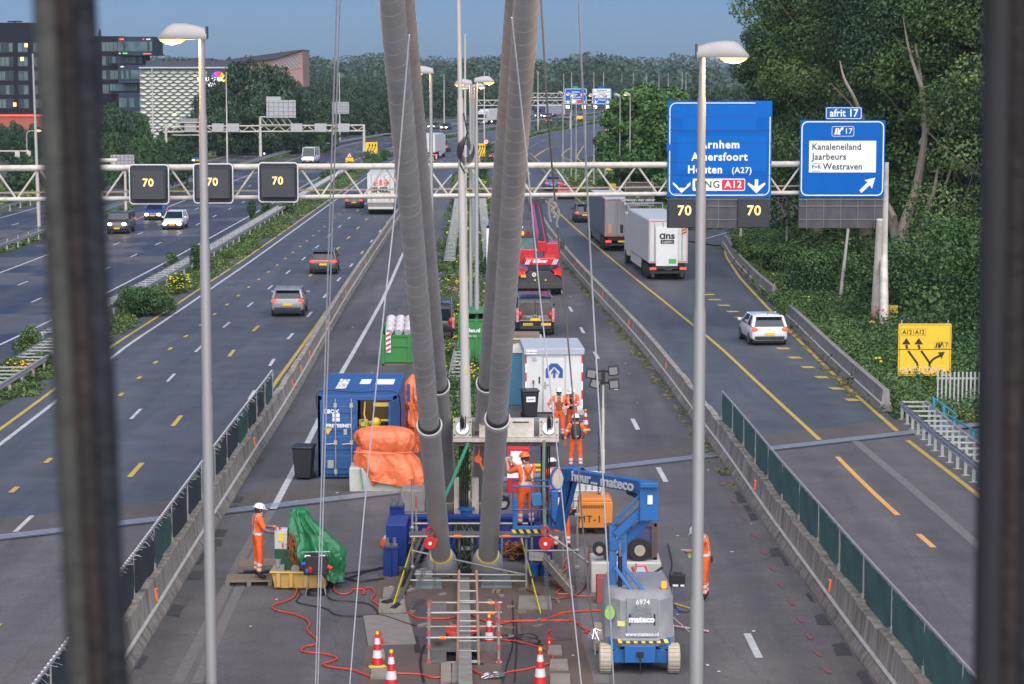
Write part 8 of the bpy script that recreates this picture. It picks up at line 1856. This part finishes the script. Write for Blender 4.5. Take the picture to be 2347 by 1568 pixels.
SKIN=M("skin",(.42,.22,.15),.55,var=.06);HVO=M("hivis_orange",(.85,.13,.02),.65,var=.10,vs=9,bump=.5,bs=16);HVO2=M("hivis_trousers",(.78,.11,.018),.7,var=.14,vs=8,bump=.6,bs=14);REF=M("reflective_tape",(.58,.58,.57),.4,var=.05);BOOT=M("boots_black",(.02,.02,.022),.6,var=.2)
def person(label,loc,rz=0.0,sk=None,helmet=(.66,.66,.65),sleeve="short",coat=HVO,shirt=None,beard=False,scale=1.0,extra=None,glove=False,tattoo=False):
 e=E("person",label,"person",loc,rz)
 J=dict(pel=(0,0,.96),spi=(0,0,1.14),che=(0,.01,1.36),nec=(0,0,1.50),hea=(0,.015,1.60),top=(0,.02,1.72),sl=(-.19,0,1.42),el=(-.25,-.02,1.14),wl=(-.25,.10,.90),sr=(.19,0,1.42),er=(.25,-.02,1.14),wr=(.25,.10,.90),hl=(-.10,0,.90),kl=(-.12,.02,.50),al=(-.13,-.02,.11),tl=(-.15,.15,.045),hr=(.10,0,.90),kr=(.12,.02,.50),ar=(.13,-.02,.11),tr=(.15,.15,.045))
 J.update(sk or{});J={k:Vector(v)for k,v in J.items()}
 names=list(J);idx={k:i for i,k in enumerate(names)}
 bones=[("pel","spi"),("spi","che"),("che","nec"),("nec","hea"),("hea","top"),("che","sl"),("sl","el"),("el","wl"),("che","sr"),("sr","er"),("er","wr"),("pel","hl"),("hl","kl"),("kl","al"),("al","tl"),("pel","hr"),("hr","kr"),("kr","ar"),("ar","tr")]
 rad=dict(pel=(.165,.125),spi=(.155,.12),che=(.17,.125),nec=(.06,.06),hea=(.085,.10),top=(.07,.08),sl=(.085,.08),sr=(.085,.08),el=(.055,.055),er=(.055,.055),wl=(.034,.034),wr=(.034,.034),hl=(.105,.11),hr=(.105,.11),kl=(.078,.08),kr=(.078,.08),al=(.062,.062),ar=(.062,.062),tl=(.045,.04),tr=(.045,.04))
 me=bpy.data.meshes.new("body");me.from_pydata([J[k]for k in names],[(idx[a],idx[b])for a,b in bones],[])
 ob=bpy.data.objects.new("body",me);COL.objects.link(ob)
 sm=ob.modifiers.new("skin",'SKIN');sm.use_smooth_shade=True
 lay=me.skin_vertices[0].data if me.skin_vertices else None
 if lay is None:
  bpy.context.view_layer.objects.active=ob;lay=me.skin_vertices[0].data
 for k in names:lay[idx[k]].radius=rad[k]
 lay[idx["pel"]].use_root=True
 sb=ob.modifiers.new("sub",'SUBSURF');sb.levels=3;sb.render_levels=3
 dg=bpy.context.evaluated_depsgraph_get();nm=bpy.data.meshes.new_from_object(ob.evaluated_get(dg));bpy.data.objects.remove(ob);bpy.data.meshes.remove(me)
 nm.materials.clear();mats=[coat,HVO2,SKIN,BOOT,REF,shirt or coat,M("tattooed_skin",(.30,.19,.16),.6,dirt=(.10,.09,.10),dirt_amt=.7,vs=16)]
 for m_ in mats:nm.materials.append(m_)
 co=np.empty(len(nm.vertices)*3);nm.vertices.foreach_get("co",co);co=co.reshape(-1,3)
 A=np.array([J[a]for a,b in bones]);B=np.array([J[b]for a,b in bones]);BA=B-A;LL=(BA**2).sum(1)
 mi=[]
 for p in nm.polygons:
  c=co[list(p.vertices)].mean(0);t=np.clip(((c-A)*BA).sum(1)/LL,0,1);d=np.linalg.norm(c-(A+BA*t[:,None]),axis=1)
  w=np.array([max(rad[a][0],rad[b][0])for a,b in bones]);j=int(np.argmin(d/w));a,b=bones[j];tt=t[j];m_=0;fr=c-J["che"]
  if b in("hea","top"):m_=2
  elif b=="nec":m_=2 if tt>.6 else 0
  elif b in("el","er"):m_=(4 if.55<tt<.72 and sleeve=="long" else 0)if(sleeve=="long" or tt<.72)else(6 if tattoo else 2)
  elif b in("wl","wr"):m_=(4 if.35<tt<.55 else 0)if sleeve=="long" else(6 if tattoo else 2)
  elif b in("hl","hr"):m_=1
  elif b in("kl","kr"):m_=1
  elif b in("al","ar"):m_=3 if tt>.80 else(4 if(.30<tt<.44 or.58<tt<.72)else 1)
  elif b in("tl","tr"):m_=3
  elif a=="pel" and b=="spi":m_=1 if tt<.12 else(4 if.5<tt<.95 else 0)
  else:
   ax=J["sr"]-J["sl"];u=(c-J["che"]).dot(ax.normalized())if False else float(np.dot(c-np.array(J["che"]),np.array(ax.normalized())))
   m_=4 if.085<abs(u)<.125 else 0
   if shirt and abs(u)<.085:m_=0
  if shirt and m_ in(0,4)and j in(0,1,2):
   fw=np.array((J["sr"]-J["sl"]).cross(Vector((0,0,1))).normalized())*-1.0
   u=float(np.dot(c-np.array(J["che"]),np.array((J["sr"]-J["sl"]).normalized())));v=c[1]-np.array(J["che"])[1]
   if abs(u)<.115 and v>.0:m_=5
  mi.append(m_)
 nm.polygons.foreach_set("material_index",mi);nm.polygons.foreach_set("use_smooth",[True]*len(mi))
 ob=bpy.data.objects.new("body",nm);COL.objects.link(ob);ob.parent=e
 hd=J["hea"];tp=J["top"];up=(tp-hd).normalized();fwd=Vector((0,1,0));fwd=(fwd-up*fwd.dot(up)).normalized();rt=fwd.cross(up)
 if "face" in(sk or{}):fwd=Vector(sk["face"]).normalized();fwd=(fwd-up*fwd.dot(up)).normalized();rt=fwd.cross(up)
 f=MB();c=hd+up*.02;f.ball(c+fwd*.095,.02,8,6,.8,1,1.4)
 for s_ in(-1,1):f.ball(c+rt*s_*.085,.025,8,6,.5,.8,1.3)
 f.ball(c-up*.05+fwd*.03,.065,12,8,.85,.9,.8);f.build("face",SKIN,e)
 f=MB();[f.ball(c+fwd*.085+rt*s_*.033+up*.018,.010,6,4)for s_ in(-1,1)];f.tube([c+fwd*.092-up*.045-rt*.02,c+fwd*.096-up*.045,c+fwd*.092-up*.045+rt*.02],.005,5);f.build("eyes_and_mouth",M("dark_brown",(.03,.02,.015),.6),e)
 h=MB();h.ball(c-fwd*.012-up*.01,.098,14,10,.93,1.02,1.0);h.build("hair",M("hair_dark",(.035,.025,.02),.8,var=.3),e)if not beard else h.build("hair",M("hair_grey",(.10,.09,.085),.8,var=.3),e)
 if beard:MB().ball(c-up*.062+fwd*.055,.055,10,8,1.0,.8,.9).build("beard",M("hair_grey"),e)
 hm=M("helmet_%d_%d"%(helmet[0]*100,helmet[1]*100),helmet,.35,var=.03);rings=[];hc=c+up*.045
 for i in range(7):
  ph=PI/2*i/6;rr_=math.cos(ph);rings.append([hc+(rt*math.cos(a)*.118+fwd*math.sin(a)*.145)*rr_+up*(.115*math.sin(ph)+.0)for a in np.linspace(0,2*PI,21)[:-1]])
 ho=MB().loft(rings).build("helmet",hm,e);m=MB();m.prism([(0,0),(.01,0),(0,.01)],0,.001)if False else None
 rg=[[hc+(rt*math.cos(a)*(.118+k)+fwd*(math.sin(a)*(.145+k)+(.045 if math.sin(a)>0 else 0)*(k/.02)*math.sin(a)))-up*(.004*(k/.02))for a in np.linspace(0,2*PI,21)[:-1]]for k in(0,.02)]
 MB().loft(rg,caps=False).build("helmet_brim",hm,ho);m=MB()
 for a in np.linspace(.4,5.9,6):m.box(hc+(rt*math.cos(a)*.108+fwd*math.sin(a)*.132)+up*.045,(.02,.02,.012))
 m.tube([hc+rt*.11,c-up*.09+fwd*.03,hc-rt*.11],.006,5);m.build("helmet_vents_and_strap",BLACK,ho)
 for(el_,wr_,sd_)in(("el","wl",-1),("er","wr",1)):
  wv=J[wr_];d=(wv-J[el_]).normalized();side=d.cross(Vector((0,0,1)));side=side.normalized()if side.length>.1 else Vector((1,0,0));nrm=side.cross(d)
  if "palm" in(sk or{}):pass
  m=MB();pc=wv+d*.05;m.tube([wv-d*.02,pc,pc+d*.035],[.03,.038,.033],8)
  for i in range(4):
   o=(i-1.5)*.018;L_=(.062,.072,.068,.052)[i];b=pc+d*.03+side*o
   m.tube([b,b+d*L_*.45+nrm*-.004,b+d*L_*.75-nrm*.022,b+d*L_*.8-nrm*.045],[.0095,.009,.008,.007],6)
  m.tube([pc-side*sd_*.028-d*.02,pc-side*sd_*.05+d*.01-nrm*.012,pc-side*sd_*.042+d*.04-nrm*.03],[.011,.010,.008],6)
  m.build("hand",SKIN if not glove else BLACK,e)
 if extra:extra(e,J,fwd,up,rt)
 e.scale=(scale,)*3
 return e
def tool(mat,fn,name):m=MB();fn(m);return m,name
def ex1(e,J,f,u,r):MB().box(J["pel"]+Vector((.14,.02,-.14)),(.06,.1,.2)).build("hanging_glove",BLACK,e,bev=.02)
g=G(592,1340);g.z+=.145
person("worker in orange vest and white helmet standing on the pallet at the green power pack",g,R(-68),dict(el=(-.24,.16,1.18),wl=(-.14,.40,1.16),er=(.25,.10,1.16),wr=(.20,.36,1.08),hea=(0,.04,1.59),top=(0,.07,1.71)),extra=ex1,tattoo=True,scale=1.03)
def ex2(e,J,f,u,r):
 m=MB();m.beam((-.12,-.115,1.46),(.08,-.14,1.15),.04,.01,up=(0,1,0));m.beam((.12,-.115,1.46),(-.05,-.14,1.15),.04,.01,up=(0,1,0));m.tube([(.0,-.16,1.2),(.18,-.2,1.0),(.25,-.2,.6),(.22,-.1,.3)],.02,6);m.ball((0,-.15,1.18),.035,8,6);m.build("safety_harness",M("harness",(.10,.05,.03),.7,dirt=(.6,.12,.02),dirt_amt=.6,vs=6),e)
 MB().cyl(J["wl"]+Vector((-.12,.1,.05)),J["wl"]+Vector((.16,.1,.04)),.04,n=12).box(J["wl"]+Vector((.12,.1,.04)),(.08,.1,.12)).build("power_tool",GALV,e)
person("worker with orange helmet and harness working from the lift basket, arms raised",BASKET+Vector((-.12,.36,0)),R(22),dict(el=(-.34,.20,1.30),wl=(-.30,.42,1.52),er=(.10,.26,1.22),wr=(-.14,.42,1.46),hea=(-.01,.05,1.60),top=(-.02,.07,1.72),kl=(-.13,.03,.50),al=(-.16,0,.10)),helmet=(.80,.16,.03),extra=ex2,scale=1.04)
person("bearded worker in brown sweater and open orange jacket, hands at his hips, facing the camera",G(1281,1007),R(180),dict(el=(-.36,-.06,1.18),wl=(-.20,.09,1.0),er=(.36,-.06,1.18),wr=(.20,.09,1.0)),sleeve="long",shirt=M("sweater_brown",(.26,.065,.022),.8,var=.1),beard=True,scale=1.02)
def ex4(e,J,f,u,r):MB().box(J["wr"]+Vector((-.05,.1,.03)),(.07,.02,.13),rx=.6).build("phone",BLACK,e)
person("worker in orange coat with dark shirt looking down at a phone beside the bearded man",G(1311,1003),R(158),dict(el=(-.24,.04,1.14),wl=(-.06,.26,1.14),er=(.24,.04,1.14),wr=(.08,.28,1.16),hea=(0,.06,1.58),top=(0,.12,1.69)),sleeve="long",shirt=M("shirt_navy",(.01,.018,.04),.8),extra=ex4,scale=1.02)
def ex5(e,J,f,u,r):
 MB().loft([[(x*s_,-.11-d_*t_,z)for(x,t_)in((-1,0),(-1,.7),(-.6,1),(.6,1),(1,.7),(1,0))]for(z,s_,d_)in((1.02,.10,.1),(1.08,.15,.18),(1.3,.15,.17),(1.44,.13,.10),(1.47,.09,.05))]).build("backpack",BLACK,e,bev=.01);m=MB();[m.tube([(s_*.11,-.1,1.47),(s_*.13,.02,1.52),(s_*.13,.13,1.4)],.022,6)for s_ in(-1,1)];m.build("shoulder_straps",BLACK,e);MB().box((.01,-.29,1.12),(.1,.01,.02)).build("print",WT,e)
person("worker with a black backpack seen from behind, walking away",G(1319,1080),R(4),dict(el=(-.30,-.04,1.16),wl=(-.32,.04,.92),er=(.30,-.02,1.18),wr=(.28,.14,1.04),kl=(-.13,.06,.50),al=(-.14,.04,.12),kr=(.14,0,.50),ar=(.15,-.10,.14),tr=(.16,.02,.05)),sleeve="long",extra=ex5,scale=1.03)
person("worker in orange and white rain suit bending behind the blue jib arm",G(1288,1264),R(12),dict(spi=(0,.05,1.10),che=(.0,.16,1.26),nec=(0,.24,1.34),hea=(0,.30,1.38),top=(0,.36,1.47),sl=(-.19,.16,1.30),sr=(.19,.16,1.30),el=(-.28,.26,1.06),wl=(-.22,.42,.92),er=(.30,.26,1.06),wr=(.28,.40,.90),kl=(-.15,.04,.50),kr=(.15,.04,.5),al=(-.17,-.04,.11),ar=(.17,.0,.11)),sleeve="long",glove=True)
person("worker of whom only the white helmet shows above the padded hoop of the basket",Vector((P(1267,1100,63).x,63,zg(63))),R(30),dict(hea=(0,.04,1.42),nec=(0,0,1.34),che=(0,.0,1.2),spi=(0,0,1.02),pel=(0,-.05,.86),sl=(-.19,0,1.26),sr=(.19,0,1.26),top=(0,.07,1.53),el=(-.25,.05,1.0),wl=(-.2,.25,.9),er=(.25,.05,1.0),wr=(.2,.25,.9),hl=(-.1,-.05,.82),hr=(.1,-.05,.82),kl=(-.14,.12,.46),kr=(.14,.12,.46)),sleeve="long",scale=1.12)
def ex8(e,J,f,u,r):MB().box(J["wl"]+Vector((.04,.12,.02)),(.075,.14,.015)).build("phone",M("phone_screen",(.3,.4,.5),.1),e);MB().box(J["hr"]+Vector((.0,-.13,.03)),(.03,.04,.14)).build("radio",BLACK,e);MB().box(J["wl"]+Vector((.02,-.02,-.1)),(.04,.06,.1)).build("glove",M("lime"),e)
person("worker in orange polo looking at a phone, half hidden by the right lamp pole",G(1616,1377),R(78),dict(che=(0,.05,1.36),nec=(0,.10,1.48),sl=(-.19,.05,1.42),sr=(.19,.05,1.42),el=(-.22,.14,1.16),wl=(-.10,.36,1.14),er=(.22,.12,1.16),wr=(.10,.34,1.12),hea=(0,.20,1.55),top=(0,.27,1.65)),extra=ex8,scale=1.02)
person("crouching worker whose orange sleeve shows left of the blue jacking frame",Vector((P(897,1240,57.6).x,57.6,zg(57.6))),R(-60),dict(pel=(0,-.2,.40),spi=(0,-.05,.55),che=(0,.08,.70),nec=(0,.16,.80),hea=(0,.22,.86),top=(0,.27,.96),sl=(-.19,.08,.74),sr=(.19,.08,.74),el=(-.26,.2,.5),wl=(-.18,.4,.4),er=(.26,.2,.5),wr=(.18,.4,.4),hl=(-.1,-.18,.36),hr=(.1,-.18,.36),kl=(-.18,.22,.48),kr=(.18,.22,.48),al=(-.16,.0,.11),ar=(.16,.0,.11),tl=(-.17,.16,.05),tr=(.17,.16,.05)),sleeve="long")
hz=MB().bx(-1490,1490,-30,2500,-6.0,60).build("haze",None,smooth=False)
hmat=bpy.data.materials.new("haze");hmat.use_nodes=True;hn=hmat.node_tree;hn.nodes.remove(hn.nodes["Principled BSDF"])
pv=hn.nodes.new("ShaderNodeVolumePrincipled");pv.inputs["Density"].default_value=.00010;pv.inputs["Color"].default_value=(.62,.74,.86,1);pv.inputs["Anisotropy"].default_value=0
hn.links.new(pv.outputs[0],hn.nodes["Material Output"].inputs["Volume"]);hz.data.materials.append(hmat);tag(hz,kind='stuff',label="thin bluish evening haze over the motorway")
